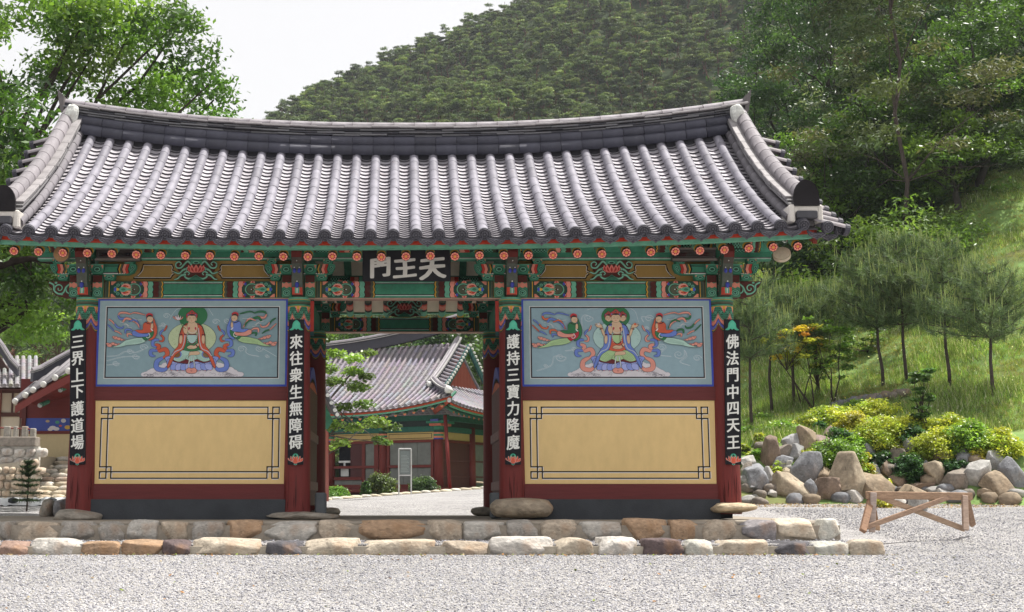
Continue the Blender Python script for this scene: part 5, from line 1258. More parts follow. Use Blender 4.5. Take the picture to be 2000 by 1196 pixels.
while y<222:
    x=-130.
    while x<190:
        xx=x+r.uniform(-1.7,1.7); yy=y+r.uniform(-1.7,1.7); z=MT(xx,yy)
        if vis(xx,yy,z) :
            pts.append((xx,yy,z-.6)); rt.append((r.uniform(-.06,.06),r.uniform(-.06,.06),r.uniform(0,6.3))); s=r.uniform(.42,.78); sc.append((s,s,s*r.uniform(.85,1.1))); ix.append(r.randrange(6))
        x+=2.1
    y+=2.15
scatter('mountain_forest',pts,rt,sc,pines,ix,'dense far pine forest covering the mountain behind the gate')
# grass on the slope
def tuft(seed,hh,cols):
    r=np.random.default_rng(seed); n=26; o=np.c_[r.normal(size=(n,2))*.11,np.zeros(n)]; t=np.c_[r.normal(size=(n,2))*.07,hh*(.5+r.random(n)*.8)]; s=np.c_[r.normal(size=(n,2)),np.zeros(n)]; s/=np.linalg.norm(s,axis=1,keepdims=True); w_=.007
    V=np.stack([o-s*w_,o+s*w_,o+t+s*w_*.3,o+t-s*w_*.3],1); C=np.array([cols[i%len(cols)] for i in range(n)])*(1+.2*r.normal(size=(n,1)))
    return loose('tuft_source%d'%seed,np_mesh('tuft',V.reshape(-1,3),np.arange(n*4).reshape(n,4),np.clip(C,.01,1),M_GRASS))
GC=[(.27,.43,.12),(.35,.49,.16),(.20,.37,.10),(.46,.47,.22)]
tufts=[tuft(1,.16,GC),tuft(2,.21,GC),tuft(3,.13,[(.38,.33,.15),(.22,.27,.08)]),tuft(4,.30,[(.18,.25,.07),(.15,.22,.06),(.6,.6,.5)])]
pts=[];rt=[];sc=[];ix=[]
k=0
while k<30000:
    x=r.uniform(4.6,24); y=8.3+18*r.random()**1.3; z=HS(x,y)
    if z<G(x,y)+.35: continue
    pts.append((x,y,z-.02)); rt.append((0,0,r.uniform(0,6.3))); pa=.5+.5*math.sin(x*1.1+y*.7)*math.sin(y*1.3-x*.5); s=r.uniform(.45,.9)*(.6+.5*pa); sc.append((s*1.2,s*1.2,s)); ix.append(2 if r.random()>pa*1.3 else r.choice((0,1,3))); k+=1
fl=[]
for i,c in enumerate(((.75,.75,.70),(.70,.60,.12))):
    m=MB(); m.add([(-.5,0,0),(0,-.5,0),(.5,0,0),(0,.5,0)],[(0,1,2,3)],c); m.add([(-.5,0,-.3),(0,0,-.6),(.5,0,-.3),(0,0,.3)],[(0,1,2,3)],c); fl.append(loose('flower_source%d'%i,m.mesh('flower',M_GRASS)))
P2=[];R2=[];S2=[];I2=[]
while len(P2)<1500:
    x=r.uniform(5,24); y=8.3+16*r.random()**1.2
    if math.sin(x*1.7+y)*math.sin(y*.9-x*.6)<r.uniform(-.6,.6): continue
    s=r.uniform(.02,.045); P2.append((x,y,HS(x,y)+r.uniform(.08,.2))); R2.append((r.uniform(-.6,.6),r.uniform(-.6,.6),r.uniform(0,6))); S2.append((s,s,s)); I2.append(0 if r.random()<.75 else 1)
k=0
while k<16000:
    x=r.uniform(4.6,40); y=r.uniform(6.6,46)
    if x<22 and y<25: continue
    z=HS(x,y)
    if z<G(x,y)+.3: continue
    pts.append((x,y,z-.03)); rt.append((0,0,r.uniform(0,6.3))); s=r.uniform(1.0,1.9); sc.append((s*1.5,s*1.5,s)); ix.append(r.choice((0,1,2,2,3))); k+=1
scatter('meadow_flowers',P2,R2,S2,fl,I2,'tiny white and yellow flowers dotted through the slope grass')
scatter('slope_grass',pts,rt,sc,tufts,ix,'long pale green grass covering the slope right of the gate')
# ---------------------------------------------------------------- big trees, left
ZC=[(.10,.19,.035),(.14,.25,.05),(.07,.15,.03),(.20,.32,.07)]
b=Vector((-9.6,5.2,G(-9,5)))
broadleaf('broadleaf_tree','large bright green broadleaf tree rising behind the left end of the gate roof','tree',(-9.4,7.5,.1),10,(1.3,0,7.3,5.0,3.2,4.2),230,.60,330,.064,ZC,31,None,.30,(.06,.05,.045),44,.55,.45,shapefn=lambda u:u.x+.30*u.z<.98)
broadleaf('broadleaf_tree','dark green narrow leaved tree hanging over the upper left corner in front of the other','tree',(-9.3,3.2,0),9,(1.0,0,6.3,2.7,2.0,2.6),80,.55,170,.085,[(.04,.10,.02),(.06,.135,.025),(.03,.075,.016),(.10,.18,.04)],32,None,.24,(.05,.04,.035),26,.55,.28,shapefn=lambda u:u.x+.3*abs(u.z)<.9)
t=thing('tree_branch','dark low tree branch with drooping green sprays under the left end of the eaves','branch',(-8.6,5.6,4.2))
m=MB(); B0=P(-60,600,5.6); pp=[P(x,y_,5.6)-Vector((-8.6,5.6,4.2)) for x,y_ in ((-120,560),(-30,528),(20,512),(60,505),(110,515),(150,540))]
m.tube(pp,[.11,.09,.075,.055,.03,.012],8,(.045,.035,.03)); cs=[];
for x0,y0,x1,y1 in ((20,512,35,560),(60,505,95,545),(60,505,50,580),(110,515,130,570),(0,520,-20,580),(100,520,160,530),(40,508,70,575)):
    a=P(x0,y0,5.6)-Vector((-8.6,5.6,4.2)); c=P(x1,y1,5.5)-Vector((-8.6,5.6,4.2)); m.tube([a,(a+c)/2+Vector((.05,0,.03)),c],[.018,.012,.005],5,(.05,.04,.035),False); cs+=[(a+c*2)/3,c]
m.build('limb',M_BARK,t,None,True)
V,F,C=leaf_cloud([tuple(c) for c in cs],[.26]*len(cs),90,.06,[(.05,.115,.02),(.035,.09,.018),(.09,.17,.04)],33,.45,.6,.3)
ob('leaves',np_mesh('leaves',V,F,C,M_LEAF),t)
# pines and a light green tree on the left, seen beneath the roof
def gp(px,py,Y): p=P(px,py,Y); return (p.x,p.y,p.z)
def big_pine(label,x,y,z,h,seed,group,cat='tree',sc_=1.,cols=None,n_pad=26,tb=.16,tc=(.13,.065,.045),wob=.09,lo=.38):
    r=random.Random(seed); t=thing('pine_tree',label,cat,(x,y,z),0,group); cs=[];rd=[]
    for k in range(n_pad):
        zz=r.uniform(lo,1.)*h; q=(1.08-zz/h)*h*.38*r.uniform(.5,1.1)+.2; a=r.uniform(0,6.3); cs.append((q*math.cos(a),q*math.sin(a),zz)); rd.append(r.uniform(.55,1.)*sc_)
    V,F,C=leaf_cloud(cs,rd,230,.10*sc_**.5,cols or [(.045,.085,.03),(.06,.105,.034),(.035,.07,.028),(.075,.12,.045)],seed,.28,1.,.25,.15)
    ob('crown',np_mesh('crown',V,F,C,M_NEEDLE),t); m=MB(); tr=wobble((0,0,-.5),(r.uniform(-.5,.5),0,h*.95),0,7,wob,seed); m.tube(tr,[lerp(tb,.03,k/7)*sc_ for k in range(8)],7,tc)
    for c in cs[:14]: 
        f=max(.3,c[2]/h-.12); s=tr[min(7,int(f*7))]; m.tube(wobble(s,c,0,3,.1,seed),[.3*tb*sc_,.2*tb*sc_,.15*tb*sc_,.07*tb*sc_],5,tc,False)
    m.build('trunk',M_BARK,t,None,True); return t
GP='pine trees on the slope behind the left buildings'
k=0
for (px,Y,h,z) in ((-60,58,8,3.5),(5,60,9,4),(70,57,8.5,3.2),(120,62,8.5,4),(30,66,9,6),(160,66,9,6),(-20,70,9,7.5),(95,70,9,8),(215,64,8,4)):
    x=(px-CX)*(Y+16.5)/2500; k+=1
    big_pine(('leftmost','second','third','fourth','','rightmost','first','second','')[k-1] and 'pine with flat needle layers behind the left buildings, '+{1:'leftmost of the front row',2:'second of the front row',3:'third of the front row',4:'fourth of the front row',6:'nearest the gate',7:'leftmost of the back row',8:'second of the back row'}[k] or {5:'pine high on the left slope between the two rows',9:'pine half hidden by the leftmost pillar of the gate'}[k],x,Y,z,h,700+k,GP,sc_=1.25)
broadleaf('broadleaf_tree','bright yellow green tree above the red eave building on the left','tree',gp(115,800,33),7,(0,0,2.4,2.4,1.6,1.9),46,.55,120,.085,[(.15,.25,.04),(.19,.30,.06),(.11,.2,.035)],61,None,.12,limbs=14,flatten=.4)
# ---------------------------------------------------------------- big trees, right and behind the hall
DK=[(.036,.082,.034),(.05,.105,.04),(.028,.065,.03),(.075,.14,.05)]; MG=[(.06,.12,.03),(.085,.16,.04),(.045,.095,.026)]; LG=[(.13,.22,.04),(.16,.26,.05),(.09,.17,.035)]
spec=[
 (1625,640,19,2.3,1.5,1.0,LG,'yellow green bush behind the young pines, nearest the gate'),(1705,620,20,2.4,1.7,1.0,LG,'yellow green bush between the young pines on the upper slope'),(1795,620,19.5,2.5,1.7,1.1,[(.12,.21,.05),(.16,.25,.07)],'pale green bush behind the right bare trunked pine'),
 (1620,640,22,2.9,1.7,1.3,DK,'dark low bush behind the young pines near the roof corner'),(1520,690,22,3.2,1.7,1.5,DK,'dark bush between the rightmost pillar and the young pines'),(1830,600,24,3.4,2.2,1.5,MG,'wide mid green bush on the upper slope right of the bare trunked pines'),(1930,610,25,3.6,2.2,1.6,DK,'wide dark bush on the upper slope near the right edge'),(2010,560,24,3.6,2.0,1.7,MG,'mid green bush cut by the right edge of the view'),(1740,600,27,4.2,2.4,1.8,DK,'dark bush on the upper slope between the two bare trunked pines'),(1880,520,31,6,2.6,2.8,MG,'mid green tree above the wide bush on the upper slope'),
 # px, py(base), Y, height, rx, rz, palette, label, kind
 (1545,640,30,10.5,2.6,4.2,DK,'dark dense tree standing closest to the roof end'),
 (1655,560,28,12.5,2.6,5.2,DK,'tall dark feathery tree with layered sprays reaching the top edge'),
 (1700,480,26,8.0,2.3,2.9,[(.05,.10,.04),(.07,.13,.05),(.16,.2,.15)],'glossy leaved tree with pale glints in front of the tall dark one'),  # the pale third leaf tone paints the glints into the foliage
 (1640,610,24,5.6,2.5,1.9,[(.10,.19,.04),(.14,.25,.05),(.07,.14,.03)],'mid green tree with layered sprays just right of the roof corner'),
 (1760,580,23,5.2,2.2,1.9,MG,'mid green bushy tree behind the two tall trunked young pines'),
 (1530,700,26,5.0,1.9,1.9,DK,'low dark tree below the roof corner'),
 (1680,650,25,4.0,2.4,1.4,LG,'low yellow green spreading tree above the grass slope'),
 (1850,470,26,9.0,2.6,4.0,DK,'dark tree behind the upper right of the slope'),
 (1940,560,22,6.5,2.2,2.6,MG,'mid green tree at the right edge of the view'),
 (1980,420,28,10.5,2.8,4.4,DK,'tall dark tree at the upper right corner'),
 (1890,640,21,3.6,1.9,1.4,LG,'low yellow green tree near the right edge'),
 (2120,520,24,7.0,2.6,2.8,MG,'mid green tree just outside the right edge of the view'),(2230,430,30,10,3.0,4.2,DK,'dark tree outside the right edge of the view'),(2380,600,20,5,2.2,2.0,MG,'low green tree far outside the right edge'),(2480,480,27,9,3.0,3.8,DK,'tall dark tree far outside the right edge'),
 (1590,520,36,13,3.0,5.2,DK,'tallest dark tree at the back, left of the feathery one'),
 (1770,420,36,13,3.2,5.4,[(.036,.07,.028),(.05,.09,.034)],'tall dull green tree at the back between the pine and the corner'),
]
for i,(px,py,Y,h,rx,rz,pal,lab) in enumerate(spec):
    x=(px-CX)*(Y+16.7)/2500; z=top(x,Y)-.2
    crown_z=P(px,py,Y).z-z
    broadleaf('broadleaf_tree',lab,'tree',(x,Y,z),h,(0,0,max(h-rz*.95,rz*.8),rx,rx*.8,rz),int(26*rx*rz/4)+20,.62,150,.085,pal,200+i,None,.16,(.045,.04,.035),16,.42,.34,up=.8,droop=.3)
big_pine('tall reddish trunked pine at the upper right with sparse brownish needles',(1775-CX)*(20+16.7)/2500,20,top((1775-CX)*(36.7)/2500,20)-.2,12.5,777,None,sc_=1.0,cols=[(.10,.13,.06),(.12,.13,.07),(.08,.12,.06)],n_pad=85,tb=.075,tc=(.07,.055,.05),wob=.02,lo=.22)
for i,(px,Y,h,rx,rz,pal,lab) in enumerate(((690,52,9,3.6,3.4,MG,'dense green tree behind the left part of the hall ridge'),(790,56,9.8,3.6,3.6,DK,'dark green tree behind the middle of the hall ridge'),(905,50,7.6,2.6,3.2,MG,'green tree right of the hall gable'),(960,54,10.5,3.4,4.4,[(.045,.10,.03),(.06,.12,.03)],'tall green tree behind the right end of the hall'),(600,54,9,3.4,3.6,MG,'green tree far behind the left pillar of the doorway'),(880,60,11,3.6,4.4,DK,'tall dark tree behind the hall gable'))):
    x=(px-CX)*(Y+16.5)/2500
    broadleaf('broadleaf_tree',lab,'tree',(x,Y,G(x,Y)),h,(0,0,h-rz,rx,rx*.8,rz),50,.8,130,.12,pal,260+i,None,.16,limbs=8,flatten=.45,up=.8)
# maple whose branches reach into the doorway view
YM=20; mp=thing('maple_tree','light green maple with spreading layers seen through the doorway on the left','tree',gp(575,1000,YM))
O=Vector(gp(575,1000,YM)); m=MB(); cs=[];rd=[]
for (x_,y_,q) in ((655,690,.26),(690,700,.30),(655,745,.30),(700,755,.34),(640,720,.3),(670,795,.28),(710,790,.30),(650,830,.34),(695,835,.32),(735,825,.34),(765,835,.26),(740,860,.24),(665,865,.26),(755,865,.18),(620,700,.35),(610,780,.35),(720,690,.2),(640,660,.25),(645,875,.16),(690,725,.3),(715,735,.22),(600,850,.35)):
    c=P(x_,y_,YM+random.uniform(-.6,.6))-O; cs.append(tuple(c)); rd.append(q*1.12)
tr=[Vector((0,0,-.2)),Vector((.1,0,1.2)),Vector((.2,0,2.2)),Vector((.3,.1,3.6)),Vector((.7,.1,4.6))]; m.tube(tr,[.13,.11,.09,.06,.03],8,(.13,.11,.10))
for i,c in enumerate(cs): m.tube(wobble(tr[1+(i%3)],c,0,4,.08,i),[.03,.024,.018,.012,.006],5,(.13,.11,.10),False)
V,F,C=leaf_cloud(cs,rd,210,.055,[(.16,.26,.05),(.20,.31,.07),(.12,.21,.045)],41,.42,.9,.7)
ob('crown',np_mesh('crown',V,F,C,M_LEAF),mp); m.build('trunk',M_BARK,mp,None,True)
# ---------------------------------------------------------------- planted slope: young pines, maples, shrubs, boulders
GY='young pines on the slope'
for i,(px,py,topy,cb,rc,lab) in enumerate(((1468,845,560,700,.85,'young pine nearest the rightmost pillar'),(1508,812,545,690,.95,'young pine second from the gate on the grass slope'),(1550,795,560,680,.85,'young pine behind the yellow leaved maple'),(1725,755,480,640,1.0,'young pine with a tall bare trunk, left one of the pair'),(1772,748,460,635,1.0,'young pine with a tall bare trunk, right one of the pair'),(1600,770,560,660,.8,'young pine farther back above the light green maple'),(1855,760,470,640,1.1,'young pine to the right of the bare trunked pair'),(1940,775,520,660,1.0,'young pine at the right edge of the view'))):
    h=hit(px,py) or Vector((9,12,2)); zt=P(px,topy,h.y).z; zc=P(px,cb,h.y).z
    young_pine('young_pine',lab,h,zt-h.z,zc-h.z,rc*1.3,300+i,GY)
for i,(px,py,cx_,cy_,rw,rh,cols,lab,Y) in enumerate(((1590,800,1548,672,48,34,[(.55,.42,.06),(.62,.33,.07),(.40,.42,.07)],'small maple with yellow and orange leaves',None),(1565,795,1580,690,50,30,[(.42,.45,.07),(.30,.38,.06)],'small yellow green maple beside the orange one',None),(1625,790,1615,680,42,62,[(.10,.20,.03),(.15,.27,.05)],'small fresh green maple right of the orange one',None),(1810,850,1800,770,22,50,[(.07,.15,.04),(.10,.19,.05)],'thin dark green sapling on the bank',None),(1690,690,1680,670,38,26,[(.13,.22,.04),(.10,.19,.04)],'small light green tree high on the grass slope',None))):
    h=hit(px,py) or Vector((9,12,2)); q=PXM(h.y); c=P(cx_,cy_,h.y)-h
    t=thing('small_maple' if i not in (3,4) else 'sapling',lab,'tree',tuple(h)); rr=random.Random(i); cs=[];rd=[]
    for k in range(26):
        a=rr.uniform(0,6.3); u=rr.uniform(-1,1); s_=math.sqrt(rr.random()); cs.append((c.x+math.cos(a)*s_*rw/q,c.y+math.sin(a)*s_*rw/q,c.z+u*rh/q*.95)); rd.append((.10 if i==3 else .17)*rr.uniform(.7,1.3))
    V,F,C=leaf_cloud(cs,rd,64,.042,cols,400+i,.35,1.1,.6); ob('crown',np_mesh('crown',V,F,C,M_LEAF),t)
    m=MB()
    for k in range(3): 
        e=Vector(cs[k]); tr=wobble((.03*k,0,-.1),e,0,5,.05,k+i); m.tube(tr,[.022,.018,.014,.011,.008,.004],5,(.07,.055,.05),False)
    for k in range(3,18): e=Vector(cs[k]); m.tube(wobble(tr[3],e,0,3,.1,k),[.009,.007,.005,.003],4,(.07,.055,.05),False)
    m.build('trunk',M_BARK,t,None,True)
# ---------------------------------------------------------------- rock bank: boulders and shrubs
def Q8(cx,cy): return 1440+cx/4.271, 780+cy/4.271
TONE=dict(pg=(.36,.35,.33),bg=(.22,.225,.24),be=(.36,.30,.22),br=(.20,.15,.115),gb=(.23,.20,.17),lg=(.33,.33,.33),tn=(.28,.22,.155),dk=(.12,.115,.12),wh=(.44,.42,.39),rb=(.21,.155,.14))
BO=[(85,545,115,105,'pg','pale grey boulder touching the rightmost pillar, upper of two'),(150,690,205,195,'bg','large blue grey angular boulder just right of the rightmost pillar'),(262,705,85,155,'pg','narrow pale boulder between the blue grey and the wide beige boulders'),(405,742,245,155,'be','wide beige boulder in the bottom row with a rusty spot'),(275,480,125,195,'br','tall brown boulder standing upright in the upper row'),(362,470,115,95,'gb','grey brown boulder leaning on the tall brown one'),(450,385,120,120,'lg','light grey boulder at the top of the pile'),(580,370,145,160,'tn','tan wedge shaped boulder at the top of the pile'),(668,388,160,100,'rb','flat reddish brown boulder right of the tan wedge'),(703,462,130,135,'gb','upright split boulder beside the green shrubs'),(485,462,115,90,'lg','rounded light grey boulder above the small yellow shrub'),(355,545,150,85,'bg','flat grey boulder half covered by a yellow green shrub'),(420,568,95,75,'wh','small whitish boulder between two yellow green shrubs'),(578,622,195,195,'bg','big dark grey rough boulder with a rusty foot, middle of the bank'),(405,645,115,75,'be','small beige boulder above the wide beige one'),(602,778,125,120,'bg','medium grey boulder in the bottom row below the rough dark one'),(500,805,125,55,'pg','low flat pale stone in the bottom row'),(722,668,185,115,'tn','tan boulder leaning against the largest boulder'),(735,785,155,135,'br','rounded brown boulder in front of the largest boulder'),(912,703,265,290,'be','largest boulder of the bank, pale brown with a flat sunlit top'),(950,832,155,75,'wh','low whitish stone on the ground before the largest boulder'),(1145,765,265,190,'tn','wide beige brown boulder behind the wooden barrier'),(1133,632,115,90,'dk','dark grey boulder beside the yellow shrub'),(1342,602,115,115,'bg','rounded grey boulder above the barrier rail'),(1350,705,125,95,'br','brown boulder just above the barrier rail'),(1242,612,135,110,'br','dark brown shaded boulder under the dark green shrub'),(1060,452,135,85,'bg','flat grey boulder under the yellow green shrubs'),(1450,420,105,95,'lg','pale blue grey round boulder high on the right'),(1340,502,170,95,'gb','grey brown boulder below the pale round one'),(1500,742,190,70,'br','flat brown boulder above the right part of the barrier'),(1480,822,225,115,'tn','low beige boulder seen through the barrier braces'),(1325,868,135,65,'wh','pale low stone seen under the barrier rail'),(1515,882,115,115,'pg','grey pointed stone behind the barrier braces'),(1572,600,70,95,'bg','grey boulder at the right of the dark green shrub'),(772,312,105,95,'rb','reddish boulder under the long shrub at the top'),(268,792,60,45,'pg','tiny pale stone at the foot of the narrow boulder'),(60,640,80,120,'gb','brown grey boulder half hidden by the rightmost pillar'),(1660,640,170,170,'be','big beige boulder right of the barrier'),(1820,700,200,150,'gb','grey brown boulder in the bottom row near the right edge'),(1980,650,190,200,'pg','large pale boulder near the right edge of the view'),(2160,720,200,150,'tn','tan boulder in the bottom row near the right edge'),(2290,640,170,190,'bg','blue grey boulder at the right edge of the view'),(1720,500,130,110,'br','brown boulder in the upper row right of the barrier'),(1900,520,150,110,'bg','grey boulder in the upper row near the right edge'),(2120,540,140,120,'lg','light grey boulder in the upper row at the right edge'),(1700,800,120,70,'wh','low whitish stone right of the barrier braces'),(2050,800,130,60,'tn','low tan stone near the right edge')]
for i,(cx,cy,w_,h,tn_,lab) in enumerate(BO):
    px,py=Q8(cx,cy+h*.42); p=hit(px,py) or Vector((8,7,.2)); q=PXM(p.y); c=P(*Q8(cx,cy),p.y+.1)
    W_=w_/4.271/q*1.42; H_=h/4.271/q*1.62; me=rock_mesh('boulder',(W_,max(W_*.8,.3),H_*1.1),1000+i,M_ROCK,TONE[tn_],ICO4,15,.022,.56,.7)
    o=tag(ob('boulder',me,None,(c.x,p.y+W_*.12,c.z+.02)),lab,'boulder',None,None); o['group']='boulders of the rock bank'; o.rotation_euler=(random.uniform(-.15,.15),random.uniform(-.12,.12),random.uniform(-.4,.4))
r=random.Random(77); GS='small stones between the boulders'
for k in range(64):
    cx=r.uniform(30,2360); cy=r.choice((r.uniform(430,860),r.uniform(700,880))); p=hit(*Q8(cx,cy))
    if not p or p.y<5.2: continue
    s=r.uniform(.10,.34); tn_=r.choice(('gb','bg','tn','pg')); me=rock_mesh('small_stone',(s*1.3,s,s*.9),1200+k,M_ROCK,[c*.8 for c in TONE[tn_]],ICO2,7,.05,.6)
    tag(ob('small_stone',me,None,(p.x,p.y,p.z+s*.2)),'small loose stone filling a gap at the foot of the rock bank','stone',GS)
for k in range(34):                                    # two low dry rows of stones higher up
    if k<12: px=1476+k*6.5+r.uniform(-2,2); py=820-(k-4)**2*.04+r.uniform(-3,3); g='short row of stones low on the grass slope'; lb='small pale stone in the short row low on the grass slope'
    else: px=1632+(k-12)*6.6+r.uniform(-2,2); py=795-(k-12)*1.1+r.uniform(-3,3); g='low stone row higher on the grass slope'; lb='grey stone in the low stone row higher on the grass slope'
    p=hit(px,py)
    if not p: continue
    s=(.13 if k<12 else .19)*r.uniform(.8,1.25); me=rock_mesh('row_stone',(s*1.3,s,s),1400+k,M_ROCK,[c*.8 for c in TONE[r.choice(('gb','bg','tn','bg'))]],ICO2,7,.05,.6)
    tag(ob('row_stone',me,None,(p.x,p.y,p.z+s*.25)),lb,'stone',g)
YG=[(.40,.46,.07),(.48,.50,.08),(.30,.40,.06)]; GG=[(.18,.32,.05),(.24,.38,.06),(.14,.26,.045)]; DG2=[(.05,.13,.045),(.07,.17,.05),(.04,.10,.035)]; YY=[(.50,.46,.07),(.40,.40,.06)]
SH=[(380,290,270,140,GG,'green shrub on the bank above the light grey boulder'),(600,215,210,105,YG,'yellow green shrub left end of the long upper row'),(790,160,270,125,YG,'wide yellow green shrub in the middle of the long upper row'),(1150,110,290,140,YG,'tallest yellow green shrub at the top of the bank'),(960,205,190,110,YY,'bright yellow shrub below the upper row'),(1225,290,410,180,YG,'largest yellow green shrub in the middle right of the bank'),(1440,240,210,140,YG,'yellow green shrub above the dark juniper'),(830,480,310,210,GG,'big fresh green shrub left of the yellow ones'),(955,385,190,130,GG,'green shrub in the centre of the bank'),(985,500,160,95,YY,'bright yellow shrub above the largest boulder'),(1062,570,150,140,YY,'yellow shrub hanging beside the largest boulder'),(580,470,125,95,YG,'small yellow green shrub among the upper boulders'),(350,570,125,85,YG,'small yellow green shrub over the flat grey boulder'),(450,600,105,115,GG,'small green shrub beside the big rough boulder'),(1190,530,160,120,DG2,'dark green juniper right of the yellow shrubs'),(1462,590,190,190,DG2,'dark green juniper above the barrier'),(330,640,85,65,YG,'tiny yellow green shrub above the wide beige boulder'),(1240,705,125,65,YG,'low yellow green sprigs on the wide boulder behind the barrier'),(180,450,95,85,GG,'small green shrub above the blue grey boulder'),(1500,325,210,125,DG2,'dark green shrub under the thin sapling'),(850,330,160,130,DG2,'dark green shrub left of the centre'),(700,262,105,85,DG2,'dark green tuft under the long upper row'),(770,700,70,90,GG,'small green plant in the crack before the largest boulder'),(915,745,70,60,GG,'small green plant growing on the largest boulder'),(1230,880,130,60,YY,'yellow green weeds under the barrier rail'),(1520,470,170,110,YG,'yellow green shrub above the rightmost boulders'),(1700,380,300,170,YG,'wide yellow green shrub right of the barrier'),(1950,330,300,170,GG,'wide green shrub near the right edge'),(2180,380,260,160,YG,'yellow green shrub at the right edge'),(1800,560,150,110,DG2,'dark green juniper right of the barrier'),(2040,460,170,120,YY,'bright yellow shrub near the right edge'),(1780,220,240,120,YG,'upper yellow green shrub near the right edge'),(90,300,150,90,GG,'low green shrub above the pale boulder beside the pillar'),(230,340,130,80,YG,'low yellow green shrub left of the tall brown boulder'),(200,200,190,80,GG,'flat green shrub on the slope behind the rightmost pillar'),(420,170,170,80,YG,'flat yellow green shrub under the maples'),(60,420,90,70,YG,'yellow green tuft touching the rightmost pillar'),(1010,60,180,80,GG,'green shrub under the low stone row')]
for i,(cx,cy,w_,h,pal,lab) in enumerate(SH):
    px,py=Q8(cx,cy+h*.40); p=hit(px,py) or Vector((8,7,.2)); q=PXM(p.y); c=P(*Q8(cx,cy),p.y); W_=w_/4.271/q; H_=h/4.271/q
    t=thing('shrub',lab,'shrub',tuple(p),0,'shrubs on the rock bank'); rr=random.Random(i); cs=[];rd=[]; W_*=1.5; H_*=1.6; n=min(150,max(16,int(50*W_*H_/.25)))
    for k in range(n):
        a=rr.uniform(0,6.3); s=math.sqrt(rr.random()); u=rr.random(); cs.append((math.cos(a)*s*W_*.46,math.sin(a)*s*W_*.35,(c.z-p.z)-H_*.45+H_*.95*u*(1-s*s*.5))); rd.append(max(.06,min(.16,W_*.16))*rr.uniform(.7,1.3))
    V,F,C=leaf_cloud(cs,rd,95,.028,pal,1500+i,.65,.9,.5); ob('foliage',np_mesh('foliage',V,F,C,M_LEAF),t)
    m=MB()
    for k in range(min(8,n)): m.tube([(0,0,-.05),tuple(Vector(cs[k])*.5),cs[k]],[.012,.008,.004],4,(.07,.05,.04),False)
    m.build('stem',M_BARK,t)
# ---------------------------------------------------------------- wooden barrier
Yb=-1.15; t=thing('wooden_barrier','bare timber trestle barrier with crossed braces standing on the gravel at the right','barrier',(P(1700,1040,Yb).x,Yb,G(5.6,Yb)))
O=Vector(t.location)
def beam(m,a,b,w_,d,col=(.34,.23,.16)):
    a=Vector(a)-O;b=Vector(b)-O; dr=(b-a); L=dr.length; dr.normalize(); up_=Vector((0,1,0)); x=dr; z=x.cross(up_).normalized(); y=z.cross(x); M=Matrix((x,y,z)).transposed().to_4x4(); M.translation=(a+b)/2
    m.cbox(-L/2,L/2,-d/2,d/2,-w_/2,w_/2,.006,col,M)
def B(nm,a,b,w_,d,col): m=MB(); beam(m,a,b,w_,d,col); m.build(nm,M_TIMBER,t)
gz=G(5.6,Yb); fz=lambda v: Vector((v.x,v.y,max(v.z,gz-.01)))
top1=P(1692,967,Yb); top2=P(1898,970,Yb+.35)
B('top_rail',top1,top2,.09,.045,(.36,.24,.16))
B('leg',P(1706,962,Yb-.035),P(1703,1040,Yb-.035),.07,.04,(.42,.34,.30)); B('leg',P(1701,975,Yb+.03),P(1685,1038,Yb-.30),.075,.05,(.28,.17,.11)); B('leg',P(1703,975,Yb+.09),P(1712,1030,Yb+.55),.06,.045,(.30,.19,.12))
B('brace',P(1714,969,Yb+.05),P(1884,1034,Yb+.32),.065,.035,(.38,.27,.19)); B('brace',P(1692,1030,Yb-.1),P(1868,966,Yb+.30),.06,.035,(.30,.20,.14)); B('tie',P(1690,1027,Yb-.16),P(1716,1032,Yb+.4),.06,.04,(.30,.19,.12))
B('leg',P(1884,968,Yb+.30),P(1886,1036,Yb+.2),.07,.045,(.38,.28,.22)); B('leg',P(1888,975,Yb+.38),P(1900,1026,Yb+.8),.07,.045,(.28,.18,.12))
# ---------------------------------------------------------------- sapling and white sheet on the left
p=P(52,997,4.6); t=thing('fir_sapling','small sparse fir sapling standing in the gravel left of the gate','tree',(p.x,p.y,G(p.x,p.y)))
m=MB(); q=PXM(4.6); H_=98/q; m.tube([(0,0,-.05),(0.01,0,H_*.5),(0,0,H_)],[.014,.010,.004],6,(.07,.05,.04)); r=random.Random(4); tips=[];dirs=[]
for lev,(f,L) in enumerate(((.22,.30),(.36,.30),(.48,.22),(.58,.24),(.68,.17),(.78,.13),(.88,.09))):
    for k in range(7):
        a=2*PI*k/7+lev*.5; L2=L*r.uniform(.75,1.1); e=(math.cos(a)*L2,math.sin(a)*L2,f*H_+.03+.05*(lev>3)-(.04 if lev<2 else 0)); m.tube([(0,0,f*H_),e],[.006,.003],4,(.08,.06,.04),False)
        for j in range(9): u=(j+1)/9; tips.append(tuple(Vector((0,0,f*H_)).lerp(Vector(e),u))); dirs.append((math.cos(a),math.sin(a),.15))
tips.append((0,0,H_)); dirs.append((0,0,1))
V,F,C=needle_cloud(tips,dirs,13,.045,.004,[(.035,.07,.035),(.05,.09,.04)],5); ob('needles',np_mesh('needles',V,F,C,M_NEEDLE),t); m.build('trunk',M_BARK,t)
a=P(-60,996,6.0); b=P(128,978,6.0); t=thing('white_sheet','crumpled white plastic sheet with dark knots lying behind the fir sapling','sheet',((a.x+b.x)/2,6.0,G(-7,6)))
m=MB(); n=26; ww=(b.x-a.x)/2; vs=[]; r=random.Random(8)
for j in range(9):
    for k in range(n): vs.append((lerp(-ww,ww,k/(n-1)),lerp(-.12,.5,j/8)+r.uniform(-.02,.02),max(0,.15*math.sin(PI*min(1,j/3.2)))*(1 if j<4 else .9-.1*j+.3)+r.uniform(-.015,.02)))
